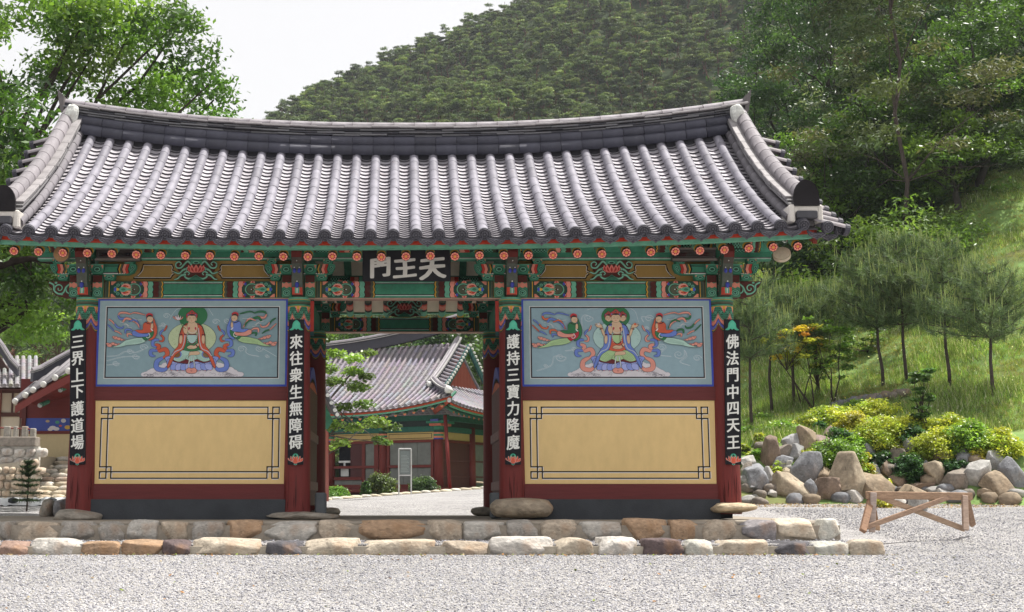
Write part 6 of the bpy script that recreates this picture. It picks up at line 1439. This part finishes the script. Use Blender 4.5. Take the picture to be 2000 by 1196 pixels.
m.add(vs,[(j*n+k,j*n+k+1,(j+1)*n+k+1,(j+1)*n+k) for j in range(8) for k in range(n-1)],(.70,.72,.74)); m.build('sheet',M_WHITEPL,t,None,True)
for x in (-.05,.62): m=MB(); m.add([(x+v[0]*.10,-.1+v[1]*.08,.09+v[2]*.06) for v in ICO1[0]],[tuple(f) for f in ICO1[1]],(.05,.055,.06)); m.build('dark_knot',M_CEMENT,t)
# ---------------------------------------------------------------- generic tiled roof surface for the other halls
def tiled(fn,u0,u1,pitch,v0,v1,nv,parent,nm,r=.07,clip=None,col=(.255,.235,.265),ccol=(.20,.185,.20),steps=26):
    """fn(u,v)->Vector on the roof; cover tubes run along v"""
    m=MB(); n=int(abs(u1-u0)/pitch); sgn=1 if u1>u0 else -1
    for k in range(n+1):
        u=u0+sgn*k*pitch; a,b=(v0,v1) if not clip else clip(u)
        if b-a<.03: continue
        K=max(2,int(nv*(b-a))); pts=[fn(u,lerp(a,b,j/K))+Vector((0,0,.045)) for j in range(K+1)]
        for j in range(K): m.tube([pts[j],pts[j+1]],[r,r*.93],7,tuple(c*random.uniform(.9,1.1) for c in col),j==0)
    o=m.build(nm,M_TILE,parent); tag(o,'rounded cover tiles',kind='stuff')
    m=MB(); 
    for k in range(n):
        u=u0+sgn*k*pitch; un=u+sgn*pitch; a,b=(v0,v1) if not clip else tuple(map(lambda q:q,clip((u+un)/2)))
        if b-a<.03: continue
        S=max(2,int(steps*(b-a)))
        for j in range(S):
            p0=fn(u,lerp(a,b,j/S)); p1=fn(un,lerp(a,b,j/S)); p2=fn(un,lerp(a,b,(j+1)/S)); p3=fn(u,lerp(a,b,(j+1)/S)); h=Vector((0,0,.022)); mid=Vector((0,0,-.03))
            m0=(p0+p1)/2+mid; m3=(p2+p3)/2+mid
            m.add([p0+h,m0+h,p1+h,p2,m3,p3,p0,m0,p1],[(0,1,4,5),(1,2,3,4),(0,6,7,1),(1,7,8,2)],ccol)
    o=m.build(nm.replace('cover','channel'),M_TILE,parent); tag(o,'curved trough tiles',kind='stuff')
def ridge_run(pts,parent,nm,h=.40,r=.075,wd=.12,cap=True,col=(.055,.055,.075)):
    m=MB()
    for a,b in zip(pts,pts[1:]):
        a=Vector(a);b=Vector(b); d=(b-a); s=Vector((-d.y,d.x,0)); s=s.normalized() if s.length>1e-4 else Vector((1,0,0))
        for z0,z1,w_,c in ((-.06,h*.62,wd*.8,col),(h*.62,h*.68,wd*1.25,(.3,.29,.29)),(h*.68,h*.76,wd,(.07,.07,.08)),(h*.76,h*.84,wd*1.3,(.34,.33,.33))):
            vs=[a+s*w_+Vector((0,0,z0)),a-s*w_+Vector((0,0,z0)),b-s*w_+Vector((0,0,z0)),b+s*w_+Vector((0,0,z0)),a+s*w_+Vector((0,0,z1)),a-s*w_+Vector((0,0,z1)),b-s*w_+Vector((0,0,z1)),b+s*w_+Vector((0,0,z1))]
            m.add(vs,[(4,5,6,7),(0,3,7,4),(1,5,6,2),(0,4,5,1),(3,2,6,7)],c)
        m.tube([a+Vector((0,0,h*.86)),b+Vector((0,0,h*.86))],r,8,(.24,.22,.245))
    return m.build(nm,M_RIDGE,parent)
# ---------------------------------------------------------------- the hall seen through the doorway
A=R(31); hp=P(857,950,32); HZ=G(hp.x,32)-.1
hall=thing('temple_hall','hip and gable roofed hall with red timber walls seen through the doorway','hall',(hp.x,32,HZ),-A)
HD=5.2; EZ=3.05; RH=2.85
def prof(t): return EZ+RH*(t-.10*math.sin(PI*t))
def crn(x): return .48*max(0,(x+3.6)/4.8)**2.3
def HF(u,v): return Vector((u,-1.2+3.8*v,prof(v)+crn(u)*(1-v)**1.2))
TH=.48
def clipf(u): return (0,1) if u<=-.62 else (0,max(0,(1.2-u)/3.8))
tiled(HF,1.15,-11.5,.27,0,1,12,hall,'cover_tiles',.068,clipf)
def HSd(u,v): # side slope: u = depth position, v up the slope inwards
    yy=u; e=.48*(max(0,(3.6-(yy+1.2))/4.8)**2.3+max(0,(3.6-(6.4-yy))/4.8)**2.3)
    return Vector((1.2-3.8*v,yy,prof(v)+e*(1-v)**1.2))
tiled(HSd,-1.05,6.3,.27,0,TH,12,hall,'side_cover_tiles',.068,lambda u:(0,max(0,min(TH,(u+1.2)/3.8,(6.4-u)/3.8))))
tiled(lambda u,v:Vector((u,6.4-3.8*v,prof(v))),-.62,-11.5,.27,0,1,6,hall,'rear_cover_tiles',.068)
m=MB()                                                   # boarding under the tiles
for k in range(24):
    x0=1.2-k*.53; x1=x0-.53
    for (a,b) in ((0,.25),(.25,.5),(.5,.75),(.75,1)):
        c0,c1=clipf(x0)[1],clipf(x1)[1]
        q=[HF(x0,min(a,c0)),HF(x1,min(a,c1)),HF(x1,min(b,c1)),HF(x0,min(b,c0))]; m.add([p_-Vector((0,0,.06)) for p_ in q],[(0,1,2,3)],(.10,.03,.02))
m.build('roof_boarding',M_BEAM,hall)
rp=[(x,2.6,prof(1)-.02+.72*max(0,(x+7)/6.4)**1.8) for x in frange(-11.5,-.45,.55)]; ridge_run(rp,hall,'ridge',.55,.08,.13,True,(.028,.028,.042))
me=rock_mesh('ridge_plaster',(.28,.3,.5),1700,M_WHITEPL,(.66,.66,.64),ICO2,5,.05,.8); ob('ridge_plaster',me,hall,(-.42,2.45,prof(1)+.62))
dsc=[Vector((-.50-.10*(1-v),-1.2+3.8*v,prof(v)+.02)) for v in (.99,.88,.77,.66,.56,.46,.40)]; ridge_run(dsc,hall,'descending_ridge',.36,.075,.12)
hip=[Vector((1.2-3.8*v,-1.2+3.8*v,prof(v)+crn(1.2-3.8*v)*(1-v)**1.2)) for v in (.44,.36,.28,.20,.12,.05)]; ridge_run(hip,hall,'hip_ridge',.32,.075,.11)
for p_,s in ((hip[-1],.3),(dsc[-1],.22)): me=rock_mesh('end_plaster',(s,s,s),1701,M_WHITEPL,(.66,.66,.64),ICO2,5,.08,.7); ob('end_plaster',me,hall,(p_.x+.05,p_.y-.1,p_.z+.2))
# gable: short verge tiles, white rimmed rake, red boards
m=MB()
for k in range(13):
    v=lerp(.46,.97,k/12); a=Vector((-.60,-1.2+3.8*v,prof(v)+.05)); m.tube([a+Vector((.12,0,.02)),a+Vector((.50,0,-.10))],.062,7,(.26,.24,.27))
m.build('verge_tile_row',M_TILE,hall)['kind']='stuff'
for side in (1,-1):
    m=MB(); pv_=[.46,.6,.75,.9,1]; 
    for a_,b_ in zip(pv_,pv_[1:]):
        f=lambda v,dz,x:Vector((x,2.6-side*(3.8*(1-v)),prof(v)+dz))
        m.add([f(a_,-.30,-.12),f(b_,-.30,-.12),f(b_,-.02,-.12),f(a_,-.02,-.12),f(a_,-.30,-.05),f(b_,-.30,-.05),f(b_,-.02,-.05),f(a_,-.02,-.05)],[(0,1,2,3),(4,5,6,7),(0,1,5,4),(3,2,6,7)],(.03,.10,.10))
    m.build('barge_board',M_PAINT,hall)
    for k in range(15):
        v=lerp(.47,.99,k/14); m=None
        o=ob('rake_dot',RDOT,hall,(-.02,2.6-side*3.8*(1-v),prof(v)-.02)) if 'RDOT' in globals() else None
        if o is None:
            mm=MB(); mm.tube([(0,0,0),(.06,0,0)],.055,8,(.62,.62,.60)); RDOT=mm.mesh('rake_dot',M_WHITEPL); ob('rake_dot',RDOT,hall,(-.02,2.6-side*3.8*(1-v),prof(v)-.02))
for k in range(14):
    y0=lerp(.75,4.45,k/14); y1=lerp(.75,4.45,(k+1)/14); zz=lambda y:prof(min(1,(y+1.2)/3.8 if y<2.6 else (6.4-y)/3.8))-.12
    m=MB(); m.prism([(y0+.006,prof(TH)-.1),(y1-.006,prof(TH)-.1),(y1-.006,zz(y1)),(y0+.006,zz(y0))],'x',-.62,-.58,(.16,.03,.02)); m.build('gable_board',M_WOOD,hall)
# eaves: boards, rafters with pink ends
m=MB(); m2=MB()
for k in range(26):
    u0=1.2-k*.48; u1=u0-.48; 
    for dz0,dz1,c,mm,off in ((-.16,-.10,GRL,m,.05),(-.095,-.03,(.45,.07,.03),m2,.02)):
        a=HF(u0,0);b=HF(u1,0); mm.add([a+Vector((0,off,dz0)),b+Vector((0,off,dz0)),b+Vector((0,off,dz1)),a+Vector((0,off,dz1)),a+Vector((0,off+.06,dz0)),b+Vector((0,off+.06,dz0)),b+Vector((0,off+.06,dz1)),a+Vector((0,off+.06,dz1))],[(0,1,2,3),(4,5,6,7),(0,1,5,4),(3,2,6,7)],c)
for k in range(16):
    u0=-1.2+k*.475; u1=u0+.475
    for dz0,dz1,c,mm,off in ((-.16,-.10,GRL,m,-.05),(-.095,-.03,(.45,.07,.03),m2,-.02)):
        a=HSd(u0,0);b=HSd(u1,0); mm.add([a+Vector((off,0,dz0)),b+Vector((off,0,dz0)),b+Vector((off,0,dz1)),a+Vector((off,0,dz1)),a+Vector((off-.06,0,dz0)),b+Vector((off-.06,0,dz0)),b+Vector((off-.06,0,dz1)),a+Vector((off-.06,0,dz1))],[(0,1,2,3),(4,5,6,7),(0,1,5,4),(3,2,6,7)],c)
m.build('eave_board',M_PAINT,hall); m2.build('eave_fillet',M_PAINT,hall)
for k in range(30):
    u=.7-k*.40; a=HF(u,0)+Vector((0,.22,-.24)); b=HF(u,.33)+Vector((0,0,-.22)); m=MB(); m.tube([a,b],.06,8,(.05,.17,.11)); m.disc((a.x,a.y-.004,a.z),.066,'y',12,(.70,.22,.14)); m.disc((a.x,a.y-.008,a.z),.022,'y',8,(.6,.3,.05)); m.build('rafter',M_PAINT,hall)
for k in range(16):
    u=-.6+k*.40; a=HSd(u,0)+Vector((-.22,0,-.24)); b=HSd(u,.33)+Vector((0,0,-.22)); m=MB(); m.tube([a,b],.06,8,(.05,.17,.11)); m.disc((a.x+.004,a.y,a.z),.066,'x',12,(.70,.22,.14)); m.build('rafter',M_PAINT,hall)
m=MB(); c=HF(1.15,0); beam_=m.tube([c+Vector((-.05,.05,-.16)),c+Vector((-1.4,1.4,-.45))],[.10,.12],4,(.45,.09,.05)); m.disc((c.x-.02,c.y+.0,c.z-.16),.09,'y',10,(.5,.5,.5)); m.build('corner_rafter',M_PAINT,hall)
# body of the hall
cols_x=[0,-2.45,-4.9,-7.35,-9.8]
def hbox(nm,x0,x1,y0,y1,z0,z1,c,mt=M_BEAM,b=.006): m=MB(); m.cbox(x0,x1,y0,y1,z0,z1,b,c); return m.build(nm,mt,hall)
WR=(.14,.024,.02)
for x in cols_x:
    m=MB(); m.tube([(x,0,0),(x,0,2.55)],[.19,.165],14,(.15,.022,.018)); o=m.build('pillar',M_WOOD,hall,None,True)
    m=MB(); 
    for z0,z1,c in ((2.0,2.05,BLU),(2.05,2.12,(.60,.2,.12)),(2.12,2.2,GR),(2.2,2.26,(.60,.2,.12)),(2.26,2.36,GRD),(2.36,2.5,GR)): m.tube([(x,0,z0),(x,0,z1)],.19,14,c,False)
    m.build('painted_capital',M_PAINT,o)
for y in (2.6,5.2):
    m=MB(); m.tube([(0,y,0),(0,y,2.55)],[.19,.165],14,(.15,.022,.018)); m.build('pillar',M_WOOD,hall,None,True)
hbox('floor_beam',-10,.25,-.14,.2,-.1,.22,(.13,.022,.02)); hbox('side_floor_beam',-.2,.16,.2,5.3,-.1,.22,(.13,.022,.02)); hbox('porch_edge',-10.2,.5,-.42,-.15,.02,.14,(.15,.03,.025))
hbox('lintel',-10,.1,-.1,.1,2.30,2.50,(.03,.13,.10),M_PAINT); hbox('side_lintel',-.1,.1,.1,5.2,2.30,2.50,(.03,.13,.10),M_PAINT); hbox('upper_plate',-10.4,.4,-.12,.12,2.72,2.92,(.03,.12,.09),M_PAINT); hbox('side_upper_plate',-.12,.12,.12,5.4,2.72,2.92,(.03,.12,.09),M_PAINT)
hbox('dark_frieze',-10,.05,-.03,.03,2.50,2.72,(.035,.05,.05),M_PAINT); hbox('side_frieze',-.03,.03,.1,5.2,2.50,2.72,(.035,.05,.05),M_PAINT)  # front and side friezes share one dark grey-green
for i in range(4):
    xa,xb=cols_x[i+1]+.19,cols_x[i]-.19
    g=hbox('gold_transom',xa,xb,-.04,.04,2.0,2.29,(.50,.36,.15),M_PLASTER); m=MB(); 
    for z in (2.05,2.22): m.box(xa+.08,xb-.08,-.046,-.041,z,z+.018,BLK)
    for x in (xa+.08,xb-.1): m.box(x,x+.018,-.046,-.041,2.068,2.22,BLK)
    m.build('painted_line',M_PAINT,g)
    hbox('rail',xa,xb,-.08,.08,1.90,2.0,WR); hbox('rail',xa,xb,-.08,.08,.95,1.05,WR); hbox('lower_rail',xa,xb,-.08,.08,.22,.32,WR)
    if i!=1:
        for (z0,z1) in ((1.05,1.90),(.32,.95)):
            for k in range(3): a=lerp(xa+.12,xb-.12,k/3); hbox('grey_board',a+.004,lerp(xa+.12,xb-.12,(k+1)/3)-.004,-.02,.02,z0,z1,(.17,.18,.17),M_CEMENT)
        for s_ in (xa,xb-.12): hbox('jamb',s_,s_+.12,-.07,.07,.3,1.92,WR)
    else:
        hbox('grey_board',xb-.62,xb-.2,-.02,.02,.32,1.88,(.17,.18,.17),M_CEMENT); hbox('jamb',xb-.76,xb-.62,-.07,.07,.3,1.92,WR); hbox('jamb',xb-.2,xb,-.07,.07,.3,1.92,WR)
        hbox('brown_shutter',xa+.75,xb-.76,-.02,.02,.55,1.9,(.07,.02,.022),M_WOOD); hbox('interior_dark_sheet',xa,xa+.75,.3,.34,.5,1.9,(.012,.014,.02),M_PAINT); hbox('grey_board',xa,xb-.76,-.02,.02,.24,.50,(.17,.18,.17),M_CEMENT); hbox('rail',xa,xb-.76,-.07,.07,.50,.62,WR)  # near-black sheet behind the opening stands for the unlit room
        hbox('white_baluster',xa+.25,xa+.62,.05,.09,.65,1.0,(.5,.52,.52),M_CEMENT); hbox('white_rail',xa+.15,xa+.7,.04,.10,1.18,1.26,(.6,.62,.62),M_CEMENT); hbox('white_post',xa+.38,xa+.46,.05,.09,1.0,1.2,(.6,.62,.62),M_CEMENT)
for (y0,y1) in ((.19,2.41),(2.79,5.0)):
    hbox('gold_transom',-.04,.04,y0,y1,2.0,2.29,(.50,.36,.15),M_PLASTER); hbox('side_rail',-.08,.08,y0,y1,1.9,2.0,WR); hbox('side_wall',-.02,.02,y0,y1,.2,1.9,(.17,.18,.17) if y0>1 else (.08,.02,.02),M_CEMENT if y0>1 else M_WOOD)
    for z in (.6,1.2): hbox('door_batten',.02,.05,y0,y1,z,z+.06,(.10,.03,.03))
for x in (0,-2.45,-4.9,-7.35):
    for j,(w_,z,c) in enumerate(((.5,2.5,(.5,.15,.1)),(.75,2.6,GR),(.35,2.66,(.08,.10,.32)))):
        hbox('bracket_arm',x-w_/2,x+w_/2,-.28-.03*j,-.12,z,z+.09,c,M_PAINT,.01)
        if x==0: hbox('bracket_arm',.12,.28,-.1+j*.1,w_,z,z+.09,c,M_PAINT,.01)
m=MB(); m.tube([(1.02,-.98,.15),(.62,-.60,2.85)],.07,10,(.17,.02,.018)); m.build('corner_prop',M_WOOD,hall,None,True); hbox('prop_base',.6,1.4,-1.3,-.7,-.02,.14,(.16,.03,.025))
for k in range(5): hbox('porch_plank',.35+k*.28,.60+k*.28,-.1+.1*k,1.2,.10,.17,(.14,.04,.035))
m=MB(); m.tube([(1.4,.2,.4),(3.2,.9,.25)],.03,6,(.5,.4,.3)); tag(m.build('loose_pole',M_TIMBER,None,(hp.x,31.6,HZ)),'pale pole leaning beside the hall corner','pole')
# edging stones of the hall yard
r=random.Random(21)
for k in range(17):
    px=636+k*19.5; py=981-k*1.05-3*math.sin(k*.7); Y=lerp(22.5,27.5,k/16); q=P(px,py,Y); s=r.uniform(.34,.44)*1.1
    me=rock_mesh('edging_stone',(s,.25,.14),1800+k,M_ROCK,[(.55,.50,.38),(.60,.57,.50),(.48,.42,.32)][k%3],ICO2,6,.04,.7); tag(ob('edging_stone',me,None,(q.x,Y,top(q.x,Y)+.02)),'pale flat stone in the edging row before the hall','stone','edging stones of the hall yard')
for (px,py,rw,rh,Y,pal,lab,nm,bl) in ((745,975,37,40,26,[(.10,.15,.05),(.13,.18,.06),(.08,.12,.04)],'dome shaped green bush left of the notice stand','bush',0),(714,976,11,28,25.5,[(.08,.16,.05),(.06,.12,.04)],'narrow clipped conifer beside the dome bush','bush',0),(826,971,32,26,27.5,[(.06,.11,.05),(.08,.14,.05)],'low dark bush right of the notice stand','bush',0),(655,982,30,17,25,[(.14,.27,.05),(.18,.33,.07)],'low bright green bush beside the left door pillar','bush',0)):
    p=P(px,py,Y); z=G(p.x,Y); t=thing(nm,lab,'bush',(p.x,Y,z)); q=PXM(Y); rr=random.Random(px); cs=[];rd=[]
    for k in range(60):
        a=rr.uniform(0,6.3); u=rr.random(); s=math.sqrt(1-u*u*.9)*math.sqrt(rr.uniform(.3,1)); cs.append((math.cos(a)*s*rw/q*.85,math.sin(a)*s*rw/q*.6,u*rh/q*.9+.04)); rd.append(min(.16,rw/q*.28))
    V,F,C=leaf_cloud(cs,rd,80,.035,pal,1850+px,.9,.7,.5); ob('foliage',np_mesh('foliage',V,F,C,M_LEAF),t); m=MB(); m.tube([(0,0,-.05),(0,0,rh/q*.5)],[.03,.01],5,(.08,.06,.05)); m.build('stem',M_BARK,t)
# notice stand
Y=24; a=P(779,972,Y); b=P(803,875,Y); t=thing('notice_stand','metal framed notice stand with a dull glass panel in front of the hall','notice board',((a.x+b.x)/2,Y,G(a.x,Y))); w_=(b.x-a.x)/2; H_=b.z-G(a.x,Y); MC=(.50,.50,.50)
for s in (-1,1): m=MB(); m.tube([(s*w_,0,-.1),(s*w_,0,H_-.03)],.022,8,MC); m.build('post',M_METAL,t)
for nm,z in (('top_rail',H_-.03),('bottom_rail',H_*.42)): m=MB(); m.tube([(-w_,0,z),(w_,0,z)],.022,8,MC); m.build(nm,M_METAL,t)
m=MB(); m.cbox(-w_+.04,w_-.04,-.012,.012,H_*.45,H_-.09,.004,(.16,.19,.19)); pn=m.build('notice_panel',M_GLASS,t)
m=MB(); [m.box(-w_+.07,w_-.07-.03*(k%3),-.0135,-.0125,H_*.50+k*.045,H_*.50+k*.045+.010,(.30,.33,.33)) for k in range(int((H_*.38)/.045))]; m.build('faint_text_lines',M_ART,pn)
# gable edge of a side building just inside the doorway
Y=17; t=thing('side_building','small building corner with white rimmed eave and green gable, left in the doorway','building',(P(560,1000,Y).x,Y,.2)); O=Vector(t.location)
edge=[P(x,y,Y)-O for x,y in ((560,690),(600,715),(625,745),(640,775),(652,800),(660,815))]
for a_,b_ in zip(edge,edge[1:]): m=MB(); m.tube([a_,b_],.07,8,(.07,.07,.08)); m.build('eave_ridge',M_RIDGE,t)
for k in range(9): 
    f=k/8*4.6; i=min(4,int(f)); p_=edge[i].lerp(edge[i+1],f-i); m=MB(); m.tube([p_+Vector((.03,-.12,-.02)),p_+Vector((.03,-.05,-.02))],.05,8,(.66,.66,.64)); m.build('tile_end',M_WHITEPL,t)
m=MB(); g=[P(x,y,Y+.3)-O for x,y in ((540,700),(600,735),(636,790),(650,822),(640,838),(540,838))]; m.prism([(p_.x,p_.z) for p_ in g],'y',.3,.4,(.04,.15,.09)); m.build('green_gable',M_PAINT,t)
m=MB(); g=[P(x,y,Y+.3)-O for x,y in ((540,838),(634,838),(634,1000),(540,1000))]; m.prism([(p_.x,p_.z) for p_ in g],'y',.32,2.2,WR); m.build('wall',M_BEAM,t)
m=MB(); q=[p_+Vector((-.02,.2,.03)) for p_ in edge]; m.add(q+[p_+Vector((-1.2,2.5,.6)) for p_ in q],[(i,i+1,7+i,6+i) for i in range(5)],(.2,.19,.2)); m.build('roof',M_TILE,t)
# ---------------------------------------------------------------- left: terrace wall, stairs, fence posts, red eave building, white walled hall
# stairs
Ys=19.; stairs=thing('stone_stairs','flight of rough stone steps climbing to the red eaved building on the left','stairs',(P(110,985,Ys).x,Ys,G(-9,Ys)))
O=Vector(stairs.location); r=random.Random(31); NS=11; rise_=None
zt=P(110,893,Ys+3.6).z-O.z; hh=zt/NS
for k in range(NS):
    y=k*.33; xl=P(66+k*1.2,950,Ys+y).x-O.x; xr=P(210,950,Ys+y).x-O.x; x=xl
    while x<xr:
        w_=r.uniform(.28,.62); me=rock_mesh('step_stone',(w_,.42,hh+.05),1900+r.randrange(9999),M_STONE,r.choice([(.50,.44,.34),(.44,.38,.29),(.52,.49,.43),(.36,.29,.24)]),ICO2,5,.02,.9,.85); ob('step_stone',me,stairs,(x+w_/2,y+.2,hh*(k+.5)-.02+r.uniform(-.01,.01))); x+=w_+.01
    m=MB(); m.box(xl,xr,y+.12,y+4.2,-.2,hh*(k+1)-.05,(.42,.39,.33)); m.build('step_bed',M_MORTAR,stairs)
TZ=O.z+zt
# rough wall at the left of the stairs: two tiers
def stone_wall(nm,lab,px0,px1,py0,py1,Y,slope,cols_,sz,seed,mort):
    a=P(px0,py1,Y); b=P(px1,py0,Y); t=thing(nm,lab,'wall',(a.x,Y,a.z)); W_=b.x-a.x; H_=b.z-a.z; rr=random.Random(seed)
    m=MB(); m.prism([(0,-.1),(W_,-.1),(W_,H_+slope),(0,H_)],'y',.07,.3,mort); m.build('mortar_core',M_MORTAR,t)
    z=0
    while z<H_+max(0,slope)-.03:
        h=sz*rr.uniform(.75,1.2); x=-.02+rr.uniform(-.2,0)
        while x<W_:
            w_=sz*rr.uniform(.8,1.7)
            if z+h*.6<H_+slope*(x/W_): me=rock_mesh('wall_stone',(w_*.97,.26,h*.98),seed+rr.randrange(9999),M_STONE,rr.choice(cols_),ICO2,7,.04,.82,.8); ob('wall_stone',me,t,(x+w_/2,.07,z+h/2+rr.uniform(-.02,.02)))
            x+=w_
        z+=h
    return t
stone_wall('terrace_wall','low wall of rounded tan stones left of the stairs',-60,72,912,984,17.5,.18,[(.50,.42,.32),(.44,.36,.28),(.55,.49,.40)],.20,2000,(.40,.36,.30))
stone_wall('retaining_wall','pale mortared stone wall under the post fence on the left',-80,74,872,925,19.5,0,[(.50,.47,.44),(.55,.52,.48),(.42,.39,.36)],.24,2100,(.60,.58,.54))
a=P(-80,872,19.6); b=P(72,862,19.6); m=MB(); m.cbox(-1.2,b.x-a.x,-.15,.35,0,b.z-a.z+.12,.02,(.25,.22,.19)); tag(m.build('coping',M_STONE,None,(a.x,19.6,a.z)),'grey brown coping slab beneath the stone fence posts','coping')
fz_=a.z+(b.z-a.z)+.1
fence=thing('stone_fence','short stone post fence with a thin red rail on the left terrace','fence',(a.x,19.7,fz_)); O=Vector(fence.location)
for px,w_ in ((14,15),(30,8),(48,13),(64,12),(-10,13),(-35,13)):
    c=P(px,865,19.7); tp=P(px,833 if px<60 else 837,19.7); q=PXM(19.7); m=MB(); hw=w_/q/2*.8; m.cbox(c.x-O.x-hw,c.x-O.x+hw,-.1,.1,0,tp.z-fz_,.02,(.30,.28,.25)); m.build('post',M_STONE,fence)
m=MB(); m.tube([(-.8,0,.36),(P(66,850,19.7).x-O.x,0,.24)],.022,6,(.20,.05,.05)); m.build('rail',M_PAINT,fence)
# terrace ground behind
m=MB(); m.box(-26,P(70,900,20.2).x,20.2,34,-.5,TZ-.02,(.30,.26,.20)); m.box(P(70,900,20.2).x+.003,-6.2,22.75,34,-.5,TZ-.02,(.30,.26,.20)); tag(m.build('terrace',M_CEMENT),'earth terrace on the left above the stone walls',kind='structure')
# building with the red eave and painted wall
Yr=23; t=thing('red_eave_building','small building with dark red eave, white tile ends and a blue painted wall panel','building',(P(80,890,Yr).x,Yr,TZ)); O=Vector(t.location)
def pq(px,py,Y=Yr): return P(px,py,Y)-O
a=pq(88,886); b=pq(260,886); 
def wb(nm,x0,x1,z0,z1,c,mt,y0=0,y1=.1): m=MB(); m.box(min(x0,x1),max(x0,x1),y0,y1,min(z0,z1),max(z0,z1),c); return m.build(nm,mt,t)
wb('cream_wall',pq(86,0).x,b.x,0,pq(86,848).z,(.58,.48,.29),M_PLASTER); wb('middle_rail',pq(86,0).x,b.x,pq(0,848).z,pq(0,842).z,WR,M_BEAM,-.03,.1)
fr=wb('mural_panel',pq(86,0).x,b.x,pq(0,842).z,pq(0,817).z,(.06,.09,.34),M_ART); wb('upper_wall',pq(74,0).x,b.x,pq(0,817).z,pq(0,740).z,(.13,.02,.018),M_BEAM,.02,.1); wb('corner_post',pq(79,0).x,pq(87,0).x,0,pq(0,770).z,(.09,.02,.018),M_WOOD,-.06,.12)
p=Paint(lambda u,v,l:((P(u,v,Yr)-O).x,-.002-l,(P(u,v,Yr)-O).z))
for (u,v,rw,rh,c) in ((103,836,7,4,(.62,.60,.62)),(110,838,6,3.5,(.62,.60,.62)),(98,839,5,3,(.6,.58,.6)),(112,825,4,3,(.08,.3,.2)),(124,822,5,4,(.5,.5,.52)),(132,835,6,4,(.55,.35,.08)),(93,823,4,2.5,(.45,.35,.2)),(118,832,3,2,(.5,.1,.08))): p.ell(u,v,rw,rh,c,12)
p.build('painted_clouds',M_ART,fr)
# eave rising to the right, seen obliquely: roof edge line from (30,800) to (150,715) and on
e0=[(30,790,21.6),(50,778,21.4),(65,768,21.2),(85,757,21.0),(108,744,20.8),(134,731,20.6),(162,717,20.4),(190,703,20.2)]
E=[P(x,y,Y)-O for x,y,Y in e0]
m=MB(); m.add(E+[pq(74+i*24,790-i*6,Yr) for i in range(8)],[(i,i+1,9+i,8+i) for i in range(7)],(.14,.02,.016)); m.build('eave_soffit',M_BEAM,t)
for i in range(7):
    m=MB(); a_=E[i]+Vector((0,-.02,-.05)); b_=E[i+1]+Vector((0,-.02,-.05)); m.add([a_,b_,b_-Vector((0,0,.22)),a_-Vector((0,0,.22)),a_+Vector((0,.05,0)),b_+Vector((0,.05,0)),b_+Vector((0,.05,-.22)),a_+Vector((0,.05,-.22))],[(0,1,2,3),(4,5,6,7),(3,2,6,7),(0,1,5,4)],(.15,.02,.016)); m.build('fascia_board',M_BEAM,t)
m=MB(); m.add([v+Vector((0,0,.06)) for v in E]+[v+Vector((.4,3.0,1.35)) for v in E],[(i,i+1,9+i,8+i) for i in range(7)],(.10,.09,.10)); m.build('roof_bed',M_TILE,t)
k=0
for i in range(7):
    for f in (0,):
        v=E[i].lerp(E[i+1],f)+Vector((0,0,.10)); d=Vector((.13,1,.45)).normalized()
        m=MB(); m.tube([v,v+d*3.0],.095,8,(.20,.19,.20)); m.build('cover_tile_row',M_TILE,t,None,True)
        if k%2==0 or True:
            m=MB(); m.tube([v-d*.05,v-d*.005],.095,10,(.66,.66,.64)); m.build('white_tile_end',M_WHITEPL,t,None,True)
        k+=1
rr_=[P(x,y,Y)-O for x,y,Y in ((62,742,22.6),(80,736,22.8),(105,722,23),(135,706,23.2),(170,690,23.4),(230,660,23.6))]; o=ridge_run(rr_,t,'ridge',.34,.08,.12)
for px,py in ((78,792),(118,762)): 
    m=MB(); c=P(px,py,21.7)-O; m.tube([c,c+Vector((.1,.5,.15))],.07,8,(.05,.17,.11)); m.tube([c-Vector((0,.01,0)),c],.075,8,(.45,.5,.5)); m.build('beam_end',M_PAINT,t)
# white walled hall further left
Yw=27; t=thing('white_walled_hall','cream walled timber framed hall with grey tiled roof at the left edge','building',(P(0,880,Yw).x,Yw,TZ)); O=Vector(t.location)
def wb2(nm,px0,px1,py0,py1,c,mt,y0=0,y1=.15): a=P(px0,py1,Yw)-O; b=P(px1,py0,Yw)-O; m=MB(); m.box(a.x,b.x,y0,y1,a.z,b.z,c); return m.build(nm,mt,t)
wb2('cream_wall',-120,74,752,886,(.55,.50,.42),M_PLASTER,.05,3)
for px0,px1,py0,py1 in ((-120,76,760,768),(-120,76,806,814),(-4,4,752,886),(36,43,752,886),(68,76,752,886),(22,26,768,806)): wb2('timber',px0,px1,py0,py1,(.07,.025,.02) if px0!=-4 else (.16,.03,.025),M_BEAM,-.02 if px1-px0>60 else -.04,.1)
fW=lambda u,v:P(lerp(-150,72,u),lerp(756,700,v)-0*u,Yw-1.2+2.2*v)-O
tiled(lambda u,v:fW(u,v),0,1,.055,0,1,8,t,'cover_tiles',.075,None,(.27,.26,.27),(.26,.24,.24),12)
m=MB(); m.add([fW(0,0)-Vector((0,0,.1)),fW(1,0)-Vector((0,0,.1)),fW(1,.9)-Vector((0,0,.1)),fW(0,.9)-Vector((0,0,.1))],[(0,1,2,3)],(.12,.05,.04)); m.build('roof_boarding',M_BEAM,t)
hp_=[P(x,y,Yw-.6)-O for x,y in ((-40,640),(-10,672),(5,692),(20,716),(36,733))]; ridge_run(hp_,t,'gable_ridge',.3,.09,.12)
m=MB(); g=[P(x,y,Yw)-O for x,y in ((-60,650),(-10,680),(10,712),(28,738),(-60,738))]; m.prism([(p_.x,p_.z) for p_ in g],'y',0,.1,(.06,.03,.025)); m.build('dark_gable',M_BEAM,t)
